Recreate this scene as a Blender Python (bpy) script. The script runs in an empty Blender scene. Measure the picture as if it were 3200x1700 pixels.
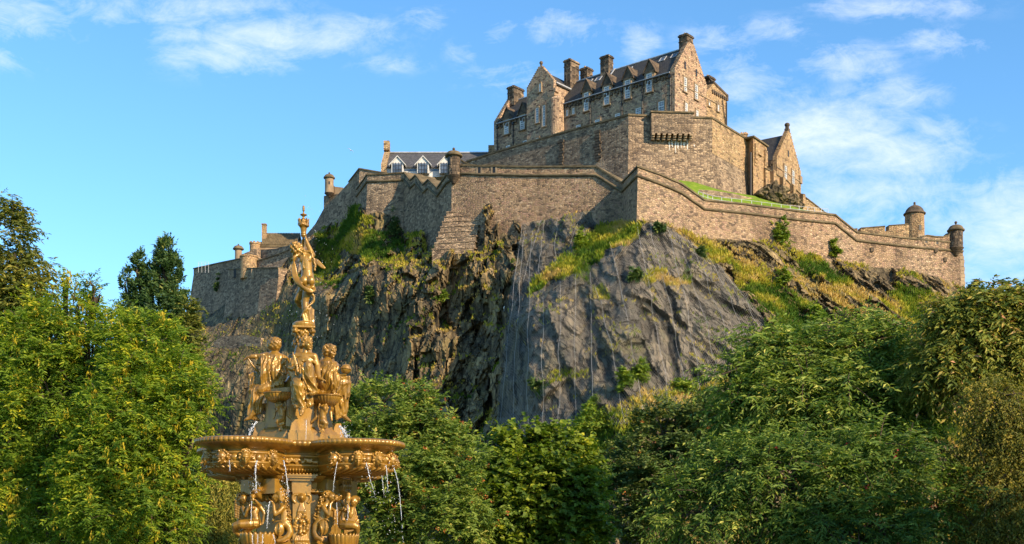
import bpy, math, random
import numpy as np
from mathutils import Vector, Matrix

# ------------------------------------------------------------------ camera, sky, sun, exposure
scene = bpy.context.scene
COL = scene.collection
FPX, HZ, CX, CZ = 3900.0, 1750.0, 1600.0, 1.7      # focal length and horizon in photograph pixels, eye height

cam_d = bpy.data.cameras.new("camera")
cam_d.sensor_width = 36.0
cam_d.lens = 36.0 * FPX / 3200.0
cam_d.shift_y = (HZ - 850.0) / 3200.0
cam_d.clip_start = 0.1
cam_d.clip_end = 5000.0
cam = bpy.data.objects.new("camera", cam_d)
cam.location = (0, 0, CZ)
cam.rotation_euler = (math.radians(90), 0, 0)
COL.objects.link(cam)
scene.camera = cam

SUN_EL = math.radians(28.0)
SUN_AZ = math.radians(134.0)          # clockwise from +Y: behind the camera, to the right
sun_dir = Vector((math.sin(SUN_AZ) * math.cos(SUN_EL), math.cos(SUN_AZ) * math.cos(SUN_EL), math.sin(SUN_EL)))
sun_d = bpy.data.lights.new("sun", 'SUN')
sun_d.energy = 5.0
sun_d.angle = math.radians(0.5)
sun_d.color = (1.0, 0.79, 0.53)
sun = bpy.data.objects.new("sun", sun_d)
sun.rotation_euler = sun_dir.to_track_quat('Z', 'Y').to_euler()
sun.location = (60, -60, 80)
COL.objects.link(sun)

scene.view_settings.view_transform = 'Standard'
scene.view_settings.look = 'None'
scene.view_settings.exposure = 0.62
scene.view_settings.gamma = 1.0
scene.render.film_transparent = False
try:
    scene.cycles.max_bounces = 6
    scene.cycles.transparent_max_bounces = 16
    scene.cycles.use_denoising = True
except Exception:
    pass


class NT:
    """tiny wrapper for building node trees"""
    def __init__(self, tree):
        self.t = tree
        self.n = tree.nodes
        self.l = tree.links

    def node(self, kind, props=None, **inputs):
        nd = self.n.new(kind)
        for k, v in (props or {}).items():
            setattr(nd, k, v)
        for k, v in inputs.items():
            key = int(k[1:]) if k[0] == 'i' and k[1:].isdigit() else k.replace('_', ' ')
            s = nd.inputs[key]
            if hasattr(v, 'is_output') or isinstance(v, bpy.types.NodeSocket):
                self.l.new(v, s)
            else:
                s.default_value = v
        return nd

    def math(self, op, a, b=0.0, c=None, clamp=False):
        kw = dict(i0=a, i1=b)
        if c is not None:
            kw['i2'] = c
        nd = self.node('ShaderNodeMath', {'operation': op, 'use_clamp': clamp}, **kw)
        return nd.outputs[0]

    def mix(self, fac, a, b, blend='MIX'):
        nd = self.node('ShaderNodeMix', {'data_type': 'RGBA', 'blend_type': blend}, i0=fac, i6=a, i7=b)
        return nd.outputs[2]

    def ramp(self, fac, stops, interp='LINEAR'):
        nd = self.node('ShaderNodeValToRGB', None, i0=fac)
        cr = nd.color_ramp
        cr.interpolation = interp
        while len(cr.elements) > 1:
            cr.elements.remove(cr.elements[-1])
        cr.elements[0].position = stops[0][0]
        cr.elements[0].color = rgba(stops[0][1])
        for p, c in stops[1:]:
            e = cr.elements.new(p)
            e.color = rgba(c)
        return nd.outputs[0]

    def noise(self, vec, scale, detail=4.0, rough=0.55, dist=0.0, dims='3D'):
        nd = self.node('ShaderNodeTexNoise', {'noise_dimensions': dims}, Vector=vec, Scale=scale, Detail=detail, Roughness=rough, Distortion=dist)
        return nd.outputs[0]

    def range(self, v, a, b, c=0.0, d=1.0):
        nd = self.node('ShaderNodeMapRange', {'clamp': True}, i0=v, i1=a, i2=b, i3=c, i4=d)
        return nd.outputs[0]


def rgba(c):
    if isinstance(c, (int, float)):
        return (c, c, c, 1.0)
    return tuple(c) + (1.0,) if len(c) == 3 else tuple(c)


# ---- world: physical sky with thin clouds, placed by direction
world = bpy.data.worlds.new("World")
scene.world = world
world.use_nodes = True
W = NT(world.node_tree)
W.n.clear()
sky = W.node('ShaderNodeTexSky', {'sky_type': 'NISHITA', 'sun_disc': False})
sky.sun_elevation = SUN_EL
sky.sun_rotation = SUN_AZ
sky.altitude = 80.0
sky.air_density = 1.0
sky.dust_density = 0.25
sky.ozone_density = 2.0
tc = W.node('ShaderNodeTexCoord')
sep = W.node('ShaderNodeSeparateXYZ', None, i0=tc.outputs['Generated'])
ysafe = W.math('MAXIMUM', sep.outputs[1], 0.05)
gu = W.math('DIVIDE', sep.outputs[0], ysafe)       # tangent of azimuth / elevation as seen looking north
gv = W.math('DIVIDE', sep.outputs[2], ysafe)
front = W.range(sep.outputs[1], 0.05, 0.25)
pv = W.node('ShaderNodeCombineXYZ', None, i0=gu, i1=gv, i2=0.0).outputs[0]
pvs = W.node('ShaderNodeMapping', None, Vector=pv, Rotation=(0, 0, math.radians(-14)), Scale=(1.0, 1.9, 1.0)).outputs[0]
n_big = W.noise(pvs, 8.0, 12.0, 0.68, 0.9)
n_fine = W.noise(pvs, 30.0, 8.0, 0.7, 0.6)
nmix = W.math('ADD', W.math('MULTIPLY', n_big, 0.6), W.math('MULTIPLY', n_fine, 0.4))
CLOUDS = [  # px, py, rx, ry, strength  (photograph pixels, turned into directions)
    (20, 40, 260, 120, 0.66), (320, 20, 380, 60, 0.58), (640, 15, 300, 40, 0.5), (20, 170, 120, 60, 0.45),
    (860, 115, 300, 58, 0.95), (1060, 100, 170, 50, 0.7), (730, 170, 190, 60, 0.9), (620, 165, 80, 35, 0.6),
    (1560, 95, 60, 45, 0.7), (1760, 80, 120, 60, 0.75), (2000, 130, 60, 60, 0.7), (1440, 160, 50, 40, 0.5), (1600, 235, 160, 50, 0.45),
    (2330, 240, 130, 70, 0.7), (2650, 190, 150, 55, 0.7), (2800, 20, 230, 40, 0.7), (2800, 300, 160, 60, 0.6),
    (2560, 430, 270, 115, 1.1), (2740, 490, 240, 90, 0.95), (2450, 560, 220, 90, 0.8), (2700, 600, 320, 80, 0.9),
    (2230, 120, 120, 45, 0.55), (2420, 90, 110, 40, 0.5), (2950, 130, 160, 45, 0.5), (2080, 330, 70, 35, 0.45), (1330, 60, 90, 40, 0.45), (1220, 200, 120, 30, 0.4), (2900, 420, 160, 60, 0.55), (3150, 720, 190, 150, 1.25), (3190, 570, 100, 30, 0.7), (3050, 860, 260, 60, 0.8), (2640, 690, 300, 60, 0.5),
]
acc = None
for (px, py, rx, ry, st) in CLOUDS:
    u0, v0 = (px - CX) / FPX, (HZ - py) / FPX
    du = W.math('MULTIPLY', W.math('SUBTRACT', gu, u0), FPX / rx)
    dv = W.math('MULTIPLY', W.math('SUBTRACT', gv, v0), FPX / ry)
    r2 = W.math('ADD', W.math('MULTIPLY', du, du), W.math('MULTIPLY', dv, dv))
    g = W.math('MULTIPLY', W.math('EXPONENT', W.math('MULTIPLY', r2, -0.9)), st)
    acc = g if acc is None else W.math('MAXIMUM', acc, g)
nmix = W.math('MULTIPLY_ADD', W.math('SUBTRACT', nmix, 0.5), 1.9, 0.5)
cm = W.range(W.math('ADD', nmix, W.math('MULTIPLY', acc, 0.46)), 0.57, 1.30)
cm = W.math('MULTIPLY', W.math('MULTIPLY', cm, W.range(acc, 0.02, 0.30)), front)
sky_t = W.node('ShaderNodeHueSaturation', None, Hue=0.492, Saturation=1.12, Value=1.0, Color=sky.outputs[0]).outputs[0]
sky_t = W.mix(1.0, sky_t, (1.0, 1.26, 1.46, 1), 'MULTIPLY')
sky_c = W.mix(W.math('MULTIPLY', cm, 0.92), sky_t, (6.0, 6.5, 7.8, 1))
bg = W.node('ShaderNodeBackground', None, Color=sky_c, Strength=0.118)
wo = W.node('ShaderNodeOutputWorld', None, Surface=bg.outputs[0])

# ------------------------------------------------------------------ helpers
rnd = random.Random(7)
BASE = {}


def P(px, py, Y):
    return Vector(((px - CX) / FPX * Y, Y, CZ + (HZ - py) / FPX * Y))


def zof(py, Y):
    return CZ + (HZ - py) / FPX * Y


def hitline(px, a, b):
    """plan intersection of the sight line at px with the vertical plane through a, b"""
    r = (px - CX) / FPX
    ax, ay, bx, by = a[0], a[1], b[0], b[1]
    dx, dy = bx - ax, by - ay
    t = (r * ay - ax) / (dx - r * dy)
    return Vector((ax + dx * t, ay + dy * t)), t


def thing(name, label, cat, loc=(0, 0, 0), group=None):
    o = bpy.data.objects.new(name, None)
    COL.objects.link(o)
    o.location = loc
    o.empty_display_size = 0.3
    o['label'] = label
    o['category'] = cat
    if group:
        o['group'] = group
    BASE[o.name] = Vector(loc)
    return o


def tag(o, label, cat, group=None):
    o['label'] = label
    o['category'] = cat
    if group:
        o['group'] = group
    return o


def orth(d):
    d = Vector(d).normalized()
    a = Vector((0, 0, 1)) if abs(d.z) < 0.9 else Vector((1, 0, 0))
    u = d.cross(a).normalized()
    v = u.cross(d).normalized()
    return u, v


class MB:
    def __init__(self):
        self.v = []
        self.f = []
        self.uv = {}

    def add(self, vs, fs):
        o = len(self.v)
        self.v.extend([tuple(p) for p in vs])
        self.f.extend([tuple(i + o for i in q) for q in fs])

    def quad(self, a, b, c, d):
        self.add([a, b, c, d], [(0, 1, 2, 3)])

    def boxax(self, c, ax, ay, az, hx, hy, hz):
        """box by centre, unit axes and half sizes"""
        c = Vector(c)
        vs = []
        for sz in (-1, 1):
            for sx, sy in ((-1, -1), (1, -1), (1, 1), (-1, 1)):
                vs.append(c + ax * (sx * hx) + ay * (sy * hy) + az * (sz * hz))
        self.add(vs, [(3, 2, 1, 0), (4, 5, 6, 7), (0, 1, 5, 4), (1, 2, 6, 5), (2, 3, 7, 6), (3, 0, 4, 7)])

    def box(self, c, s):
        self.boxax(c, Vector((1, 0, 0)), Vector((0, 1, 0)), Vector((0, 0, 1)), s[0] / 2, s[1] / 2, s[2] / 2)

    def prism(self, poly, vec):
        """polygon (list of points, counter-clockwise seen from outside) extruded by vec behind it"""
        n = len(poly)
        poly = [Vector(p) for p in poly]
        vec = Vector(vec)
        vs = poly + [p + vec for p in poly]
        fs = [tuple(range(n)), tuple(range(2 * n - 1, n - 1, -1))]
        for i in range(n):
            j = (i + 1) % n
            fs.append((j, i, i + n, j + n))
        self.add(vs, fs)

    def tube(self, pts, rad, n=8, caps=True, flat=1.0):
        pts = [Vector(p) for p in pts]
        m = len(pts)
        if not hasattr(rad, '__len__'):
            rad = [rad] * m
        vs, fs = [], []
        u = None
        for i in range(m):
            d = (pts[min(i + 1, m - 1)] - pts[max(i - 1, 0)])
            if d.length < 1e-9:
                d = Vector((0, 0, 1))
            d.normalize()
            if u is None:
                u, w = orth(d)
            else:
                u = (u - d * u.dot(d))
                if u.length < 1e-6:
                    u, w = orth(d)
                u.normalize()
                w = u.cross(d).normalized()
            for k in range(n):
                a = 2 * math.pi * k / n
                vs.append(pts[i] + u * (math.cos(a) * rad[i]) + w * (math.sin(a) * rad[i] * flat))
        for i in range(m - 1):
            for k in range(n):
                k2 = (k + 1) % n
                fs.append((i * n + k, (i + 1) * n + k, (i + 1) * n + k2, i * n + k2))
        if caps:
            fs.append(tuple(range(n)))
            fs.append(tuple(range(m * n - 1, (m - 1) * n - 1, -1)))
        self.add(vs, fs)

    def ell(self, c, r, rot=None, seg=12, rings=8):
        c = Vector(c)
        if not hasattr(r, '__len__'):
            r = (r, r, r)
        vs, fs = [], []
        for i in range(1, rings):
            th = math.pi * i / rings
            for k in range(seg):
                a = 2 * math.pi * k / seg
                p = Vector((r[0] * math.sin(th) * math.cos(a), r[1] * math.sin(th) * math.sin(a), r[2] * math.cos(th)))
                if rot is not None:
                    p = rot @ p
                vs.append(c + p)
        top = Vector((0, 0, r[2]))
        bot = Vector((0, 0, -r[2]))
        if rot is not None:
            top, bot = rot @ top, rot @ bot
        it = len(vs)
        vs += [c + top, c + bot]
        for i in range(rings - 2):
            for k in range(seg):
                k2 = (k + 1) % seg
                fs.append((i * seg + k, (i + 1) * seg + k, (i + 1) * seg + k2, i * seg + k2))
        for k in range(seg):
            k2 = (k + 1) % seg
            fs.append((it, k, k2))
            fs.append((it + 1, (rings - 2) * seg + k2, (rings - 2) * seg + k))
        self.add(vs, fs)

    def limb(self, pts, rad, n=10):
        """tube with rounded ends: a fleshy chain"""
        pts = [Vector(p) for p in pts]
        if not hasattr(rad, '__len__'):
            rad = [rad] * len(pts)
        self.tube(pts, rad, n)
        for p, r in zip(pts, rad):
            self.ell(p, r, None, n, 6)

    def lathe(self, c, prof, n=24, axis=None):
        """profile [(r, z)] from bottom to top about the vertical through c"""
        c = Vector(c)
        vs, fs = [], []
        m = len(prof)
        for r, z in prof:
            for k in range(n):
                a = 2 * math.pi * k / n
                vs.append(c + Vector((r * math.cos(a), r * math.sin(a), z)))
        for i in range(m - 1):
            for k in range(n):
                k2 = (k + 1) % n
                fs.append((i * n + k, i * n + k2, (i + 1) * n + k2, (i + 1) * n + k))
        fs.append(tuple(range(n - 1, -1, -1)))
        fs.append(tuple(range((m - 1) * n, m * n)))
        self.add(vs, fs)

    def mesh(self, name, off=Vector((0, 0, 0)), uv=True):
        me = bpy.data.meshes.new(name)
        v = np.array(self.v, dtype=np.float64)
        if len(v):
            v = v - np.array(off)
        me.from_pydata([tuple(p) for p in v], [], self.f)
        me.update()
        if uv and len(self.f):
            box_uv(me, off)
        return me

    def build(self, name, mat, parent=None, smooth=False, uv=True):
        off = BASE.get(parent.name, Vector((0, 0, 0))) if parent is not None else Vector((0, 0, 0))
        me = self.mesh(name, off, uv)
        o = bpy.data.objects.new(name, me)
        COL.objects.link(o)
        if mat:
            me.materials.append(mat)
        if parent is not None:
            o.parent = parent
            BASE[o.name] = off
        if smooth:
            me.polygons.foreach_set('use_smooth', [True] * len(me.polygons))
        return o


def box_uv(me, off):
    """metric UVs: along the wall, up the wall"""
    nl = len(me.loops)
    co = np.empty(len(me.vertices) * 3)
    me.vertices.foreach_get('co', co)
    co = co.reshape(-1, 3) + np.array(off)
    li = np.empty(nl, dtype=np.int64)
    me.loops.foreach_get('vertex_index', li)
    npoly = len(me.polygons)
    nr = np.empty(npoly * 3)
    me.polygons.foreach_get('normal', nr)
    nr = nr.reshape(-1, 3)
    tot = np.empty(npoly, dtype=np.int64)
    me.polygons.foreach_get('loop_total', tot)
    pl = np.repeat(np.arange(npoly), tot)
    n = nr[pl]
    p = co[li]
    flat = np.abs(n[:, 2]) > 0.75
    hl = np.sqrt(n[:, 0] ** 2 + n[:, 1] ** 2) + 1e-9
    tx, ty = -n[:, 1] / hl, n[:, 0] / hl
    # snap tangents so that neighbouring faces agree
    u = np.where(flat, p[:, 0], p[:, 0] * tx + p[:, 1] * ty)
    v = np.where(flat, p[:, 1], p[:, 2])
    lay = me.uv_layers.new(name='metric')
    lay.data.foreach_set('uv', np.stack([u, v], 1).astype(np.float32).ravel())


def np_mesh(name, verts, quads, mat, parent=None, smooth=False, attrs=None, k=4):
    """fast mesh from numpy arrays; quads is (N, k)"""
    off = BASE.get(parent.name, Vector((0, 0, 0))) if parent is not None else Vector((0, 0, 0))
    verts = verts - np.array(off)
    me = bpy.data.meshes.new(name)
    nv, nf = len(verts), len(quads)
    me.vertices.add(nv)
    me.vertices.foreach_set('co', verts.astype(np.float32).ravel())
    me.loops.add(nf * k)
    me.loops.foreach_set('vertex_index', quads.astype(np.int32).ravel())
    me.polygons.add(nf)
    me.polygons.foreach_set('loop_start', np.arange(0, nf * k, k, dtype=np.int32))
    me.polygons.foreach_set('use_smooth', np.full(nf, smooth))
    me.update(calc_edges=True)
    for an, (dom, arr) in (attrs or {}).items():
        at = me.attributes.new(an, 'FLOAT', dom)
        at.data.foreach_set('value', arr.astype(np.float32).ravel())
    if mat:
        me.materials.append(mat)
    o = bpy.data.objects.new(name, me)
    COL.objects.link(o)
    if parent is not None:
        o.parent = parent
        BASE[o.name] = off
    return o


# ------------------------------------------------------------------ materials
def new_mat(name):
    m = bpy.data.materials.new(name)
    m.use_nodes = True
    t = NT(m.node_tree)
    t.n.clear()
    out = t.node('ShaderNodeOutputMaterial')
    return m, t, out


def principled(t, out, color, rough=0.8, metal=0.0, spec=0.3, normal=None, **kw):
    b = t.node('ShaderNodeBsdfPrincipled', None, Base_Color=color, Roughness=rough, Metallic=metal)
    b.inputs['Specular IOR Level'].default_value = spec
    for k_, v_ in kw.items():
        s = b.inputs[k_.replace('_', ' ')]
        if isinstance(v_, bpy.types.NodeSocket):
            t.l.new(v_, s)
        else:
            s.default_value = v_
    if normal is not None:
        t.l.new(normal, b.inputs['Normal'])
    t.l.new(b.outputs[0], out.inputs[0])
    return b


def m_masonry(name, stops, sw=0.75, sh=0.34, mortar=(0.42, 0.33, 0.23), mort=0.6, dirt=0.5, jag=0.9, dark=(0.05, 0.04, 0.033), coursed=False, dirt_lo=0.5):
    m, t, out = new_mat(name)
    uv = t.node('ShaderNodeUVMap', {'uv_map': 'metric'}).outputs[0]
    wob = t.node('ShaderNodeTexNoise', {'noise_dimensions': '2D'}, Vector=uv, Scale=1.3, Detail=2.0).outputs[1]
    uvw = t.node('ShaderNodeMix', {'data_type': 'VECTOR', 'blend_type': 'MIX'}).outputs
    wv = t.node('ShaderNodeVectorMath', {'operation': 'MULTIPLY_ADD'}, i0=wob, i1=(0.14, 0.14, 0.0), i2=uv).outputs[0]
    mp = t.node('ShaderNodeMapping', None, Vector=wv, Scale=(1.0 / sw, 1.0 / sh, 1.0)).outputs[0]
    vo = t.node('ShaderNodeTexVoronoi', {'voronoi_dimensions': '2D', 'feature': 'F1'}, Vector=mp, Scale=1.0, Randomness=jag)
    ve = t.node('ShaderNodeTexVoronoi', {'voronoi_dimensions': '2D', 'feature': 'DISTANCE_TO_EDGE'}, Vector=mp, Scale=1.0, Randomness=jag).outputs[0]
    cs = t.node('ShaderNodeSeparateColor', None, i0=vo.outputs['Color'])
    col = t.ramp(cs.outputs[0], stops, 'LINEAR')
    geo = t.node('ShaderNodeNewGeometry').outputs['Position']
    fine = t.noise(geo, 3.2, 5.0, 0.65)
    col = t.mix(1.0, col, t.ramp(fine, [(0.25, 0.78), (0.75, 1.2)]), 'MULTIPLY')
    mm = t.range(ve, 0.02, 0.10, mort, 0.0)
    col = t.mix(mm, col, rgba(mortar))
    # weather staining: long soft patches, stretched downwards
    st = t.node('ShaderNodeMapping', None, Vector=geo, Scale=(0.20, 0.20, 0.09)).outputs[0]
    big = t.noise(st, 1.0, 6.0, 0.62, 0.6)
    dm = t.math('MULTIPLY', t.range(big, dirt_lo, 0.68), dirt)
    col = t.mix(dm, col, rgba(dark))
    sk = t.node('ShaderNodeMapping', None, Vector=geo, Scale=(0.9, 0.9, 0.07)).outputs[0]
    streak = t.range(t.noise(sk, 1.0, 4.0, 0.6), 0.54, 0.72)
    col = t.mix(t.math('MULTIPLY', streak, dirt * 0.9), col, rgba((0.10, 0.078, 0.055)))
    warm = t.noise(geo, 0.11, 3.0, 0.5)
    col = t.mix(t.range(warm, 0.35, 0.7, 0.0, 0.35), col, t.mix(1.0, col, (1.12, 0.92, 0.80, 1), 'MULTIPLY'))
    hgt = t.math('ADD', t.range(ve, 0.0, 0.16), t.math('MULTIPLY', fine, 0.7))
    bm = t.node('ShaderNodeBump', None, Strength=0.9, Distance=0.10, Height=hgt).outputs[0]
    principled(t, out, col, 0.92, spec=0.15, normal=bm)
    return m


def m_noise(name, c1, c2, scale=2.0, rough=0.85, spec=0.2, bump=0.3, bdist=0.03, stretch=(1, 1, 1), lo=0.35, hi=0.65, metal=0.0):
    m, t, out = new_mat(name)
    geo = t.node('ShaderNodeNewGeometry').outputs['Position']
    mp = t.node('ShaderNodeMapping', None, Vector=geo, Scale=stretch).outputs[0]
    n = t.noise(mp, scale, 6.0, 0.62)
    col = t.ramp(n, [(lo, c1), (hi, c2)])
    nf = t.noise(mp, scale * 5, 4.0, 0.6)
    bm = t.node('ShaderNodeBump', None, Strength=bump, Distance=bdist, Height=nf).outputs[0]
    principled(t, out, col, rough, metal=metal, spec=spec, normal=bm)
    return m


def m_slate(name, c1, c2, row=0.32, w=0.4):
    m, t, out = new_mat(name)
    uv = t.node('ShaderNodeUVMap', {'uv_map': 'metric'}).outputs[0]
    br = t.node('ShaderNodeTexBrick', {'offset': 0.5}, Vector=uv, Color1=rgba(c1), Color2=rgba(c2), Mortar=(0.012, 0.012, 0.013, 1), Scale=1.0)
    br.inputs['Mortar Size'].default_value = 0.02
    br.inputs['Brick Width'].default_value = w
    br.inputs['Row Height'].default_value = row
    geo = t.node('ShaderNodeNewGeometry').outputs['Position']
    n = t.noise(geo, 0.7, 6.0, 0.6)
    col = t.mix(t.range(n, 0.45, 0.75, 0.0, 0.5), br.outputs[0], (0.075, 0.068, 0.045, 1))
    bm = t.node('ShaderNodeBump', None, Strength=0.5, Distance=0.03, Height=br.outputs['Fac']).outputs[0]
    principled(t, out, col, 0.7, spec=0.3, normal=bm)
    return m


def m_leaf(name, stops, trans=0.35, rough=0.55, spec=0.22, transcol=None):
    """leaf colour picked per leaf by the face attribute 'tone'"""
    m, t, out = new_mat(name)
    at = t.node('ShaderNodeAttribute', {'attribute_name': 'tone'}).outputs['Fac']
    col = t.ramp(at, stops)
    b = t.node('ShaderNodeBsdfPrincipled', None, Base_Color=col, Roughness=rough)
    b.inputs['Specular IOR Level'].default_value = spec
    tcol = t.mix(1.0, col, rgba(transcol or (1.5, 1.6, 0.6)), 'MULTIPLY')
    tr = t.node('ShaderNodeBsdfTranslucent', None, Color=tcol)
    mx = t.node('ShaderNodeMixShader', None, i0=trans, i1=b.outputs[0], i2=tr.outputs[0])
    t.l.new(mx.outputs[0], out.inputs[0])
    return m


M = {}
GOLDEN = [(0.0, (0.17, 0.118, 0.070)), (0.12, (0.29, 0.20, 0.112)), (0.3, (0.42, 0.29, 0.15)), (0.6, (0.51, 0.35, 0.18)), (0.8, (0.44, 0.275, 0.16)), (1.0, (0.60, 0.44, 0.245))]
PINK = [(0.0, (0.12, 0.086, 0.066)), (0.12, (0.25, 0.175, 0.125)), (0.35, (0.45, 0.315, 0.20)), (0.62, (0.52, 0.375, 0.235)), (0.8, (0.42, 0.27, 0.19)), (1.0, (0.60, 0.455, 0.29))]
GREY = [(0.0, (0.13, 0.098, 0.073)), (0.15, (0.21, 0.155, 0.11)), (0.5, (0.32, 0.235, 0.155)), (0.8, (0.40, 0.29, 0.19)), (1.0, (0.50, 0.375, 0.25))]
M['hosp'] = m_masonry('pink_rubble', PINK, 0.44, 0.24, mort=0.25, dirt=0.22, dirt_lo=0.52)
M['golden'] = m_masonry('golden_rubble', GOLDEN, 0.42, 0.24, mort=0.3, dirt=0.40, dirt_lo=0.51)
M['inner'] = m_masonry('inner_rampart_stone', GREY, 0.48, 0.25, mortar=(0.36, 0.27, 0.18), mort=0.4, dirt=0.5, dirt_lo=0.46, jag=0.8)
CURTC = [(0.0, (0.13, 0.092, 0.066)), (0.12, (0.23, 0.165, 0.112)), (0.3, (0.34, 0.238, 0.145)), (0.6, (0.42, 0.295, 0.178)), (0.8, (0.37, 0.235, 0.165)), (1.0, (0.52, 0.385, 0.245))]
M['curtain'] = m_masonry('curtain_rubble', CURTC, 0.42, 0.27, mort=0.25, dirt=0.50, dirt_lo=0.47)
M['oldwall'] = m_masonry('old_dark_rubble', GREY, 0.5, 0.28, mort=0.2, dirt=0.45, dirt_lo=0.45)
M['ashlar'] = m_masonry('dark_ashlar', [(0, (0.05, 0.04, 0.032)), (0.45, (0.10, 0.077, 0.056)), (0.8, (0.17, 0.125, 0.085)), (1, (0.33, 0.24, 0.15))], 1.0, 0.45, mortar=(0.28, 0.22, 0.15), mort=0.7, dirt=0.5, jag=0.45)
M['dressed'] = m_noise('dressed_sandstone', (0.20, 0.145, 0.095), (0.40, 0.29, 0.18), 0.9)
M['darkstone'] = m_noise('blackened_sandstone', (0.045, 0.036, 0.028), (0.16, 0.115, 0.075), 1.1)
M['coping'] = m_noise('mossy_coping', (0.075, 0.06, 0.035), (0.20, 0.15, 0.085), 0.8)
M['slate'] = m_slate('slate_roof', (0.040, 0.037, 0.034), (0.065, 0.059, 0.052))
M['slate_grey'] = m_slate('grey_slate_roof', (0.075, 0.073, 0.078), (0.12, 0.114, 0.115))
M['tile'] = m_noise('brown_clay_tile', (0.11, 0.085, 0.05), (0.24, 0.18, 0.10), 1.5)
M['lead'] = m_noise('lead_flashing', (0.28, 0.29, 0.31), (0.45, 0.46, 0.48), 2.0, 0.55)
M['white'] = m_noise('white_paint', (0.70, 0.70, 0.68), (0.82, 0.82, 0.80), 3.0, 0.5, 0.4, 0.05)
M['offwhite'] = m_noise('pale_render', (0.50, 0.49, 0.47), (0.66, 0.65, 0.62), 2.0, 0.7, 0.2, 0.1)
M['iron'] = m_noise('black_iron', (0.012, 0.012, 0.013), (0.03, 0.028, 0.027), 4.0, 0.5, 0.4, 0.1)
M['steel'] = m_noise('galvanised_steel', (0.42, 0.43, 0.44), (0.60, 0.60, 0.60), 5.0, 0.45, 0.5, 0.05)
M['pot'] = m_noise('buff_clay', (0.45, 0.27, 0.13), (0.62, 0.42, 0.22), 3.0)
M['lime'] = m_noise('lime_wash', (0.60, 0.56, 0.50), (0.80, 0.77, 0.71), 3.0)
m, t, out = new_mat('window_glass')
geo = t.node('ShaderNodeNewGeometry').outputs['Position']
principled(t, out, t.ramp(t.noise(geo, 0.8, 2.0), [(0.4, (0.03, 0.035, 0.04)), (0.6, (0.10, 0.12, 0.15))]), 0.06, spec=0.9)
M['glass'] = m

# ------------------------------------------------------------------ numeric noise for terrain and foliage
def hash01(ix, iy, iz, seed):
    h = (ix.astype(np.int64) * 73856093) ^ (iy.astype(np.int64) * 19349663) ^ (iz.astype(np.int64) * 83492791) ^ (seed * 2654435761)
    h = (h ^ (h >> 13)) * 1274126177
    h = (h ^ (h >> 16)) & 0xFFFFFF
    return h / float(0xFFFFFF)


def vnoise(p, seed):
    i = np.floor(p).astype(np.int64)
    f = p - i
    f = f * f * (3 - 2 * f)
    r = 0
    for dx in (0, 1):
        for dy in (0, 1):
            for dz in (0, 1):
                w = (f[:, 0] if dx else 1 - f[:, 0]) * (f[:, 1] if dy else 1 - f[:, 1]) * (f[:, 2] if dz else 1 - f[:, 2])
                r = r + w * hash01(i[:, 0] + dx, i[:, 1] + dy, i[:, 2] + dz, seed)
    return r


def fbm(p, seed, octv=4, gain=0.5):
    a, s, r, tot = 1.0, 1.0, 0, 0
    for k in range(octv):
        r = r + a * vnoise(p * s, seed + k * 17)
        tot += a
        a *= gain
        s *= 2.03
    return r / tot


def facets(p, seed, tilt=0.9):
    """blocky broken-rock relief: nearest cell's level plus a random tilt"""
    i0 = np.floor(p).astype(np.int64)
    best = np.full(len(p), 1e9)
    out = np.zeros(len(p))
    for dx in (-1, 0, 1):
        for dy in (-1, 0, 1):
            for dz in (-1, 0, 1):
                c = i0 + np.array([dx, dy, dz])
                ctr = np.stack([c[:, 0] + hash01(c[:, 0], c[:, 1], c[:, 2], seed),
                                c[:, 1] + hash01(c[:, 0], c[:, 1], c[:, 2], seed + 1),
                                c[:, 2] + hash01(c[:, 0], c[:, 1], c[:, 2], seed + 2)], 1)
                d = p - ctr
                q = (d * d).sum(1)
                h = hash01(c[:, 0], c[:, 1], c[:, 2], seed + 3) * 2 - 1
                tx = hash01(c[:, 0], c[:, 1], c[:, 2], seed + 4) * 2 - 1
                tz = hash01(c[:, 0], c[:, 1], c[:, 2], seed + 5) * 2 - 1
                val = h + tilt * (tx * d[:, 0] + tz * d[:, 2])
                m = q < best
                best[m] = q[m]
                out[m] = val[m]
    return out


def in_poly(px, py, poly):
    r = np.zeros(px.shape, dtype=bool)
    n = len(poly)
    for i in range(n):
        x1, y1 = poly[i]
        x2, y2 = poly[(i + 1) % n]
        if y1 == y2:
            continue
        c = ((y1 > py) != (y2 > py)) & (px < (x2 - x1) * (py - y1) / (y2 - y1) + x1)
        r ^= c
    return r


# plan of the lower curtain wall as (sight line, distance)
WALLY = [(230, 285), (400, 260), (480, 246), (560, 239), (605, 235), (692, 226), (806, 215.5), (940, 208), (1000, 219), (1015, 224), (1051, 221), (1123, 208), (1148, 200.5), (1264, 198), (1412, 183),
         (1864, 174), (1945, 172), (1993, 165), (2129, 168.5), (2201, 170), (2500, 178), (2609, 181), (2676, 183), (2876, 187), (3013, 190), (3200, 196), (3360, 200)]
ROCKTOP = [(230, 1600), (330, 1340), (420, 1130), (480, 1010), (586, 975), (640, 975), (700, 938), (770, 915), (844, 880), (900, 805), (957, 745), (1000, 718), (1061, 664), (1135, 632), (1150, 668), (1182, 660),
           (1253, 685), (1258, 738), (1286, 728), (1337, 712), (1397, 690), (1414, 655), (1500, 652), (1520, 638), (1575, 634), (1592, 688), (1631, 694), (1700, 688),
           (1770, 670), (1842, 657), (1870, 703), (1920, 700), (1950, 692), (1996, 688), (2030, 690), (2070, 700), (2130, 722), (2184, 742), (2300, 750), (2413, 755),
           (2467, 768), (2509, 792), (2590, 808), (2718, 833), (2831, 840), (2943, 869), (3008, 898), (3078, 927), (3200, 965), (3360, 1015)]
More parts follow.
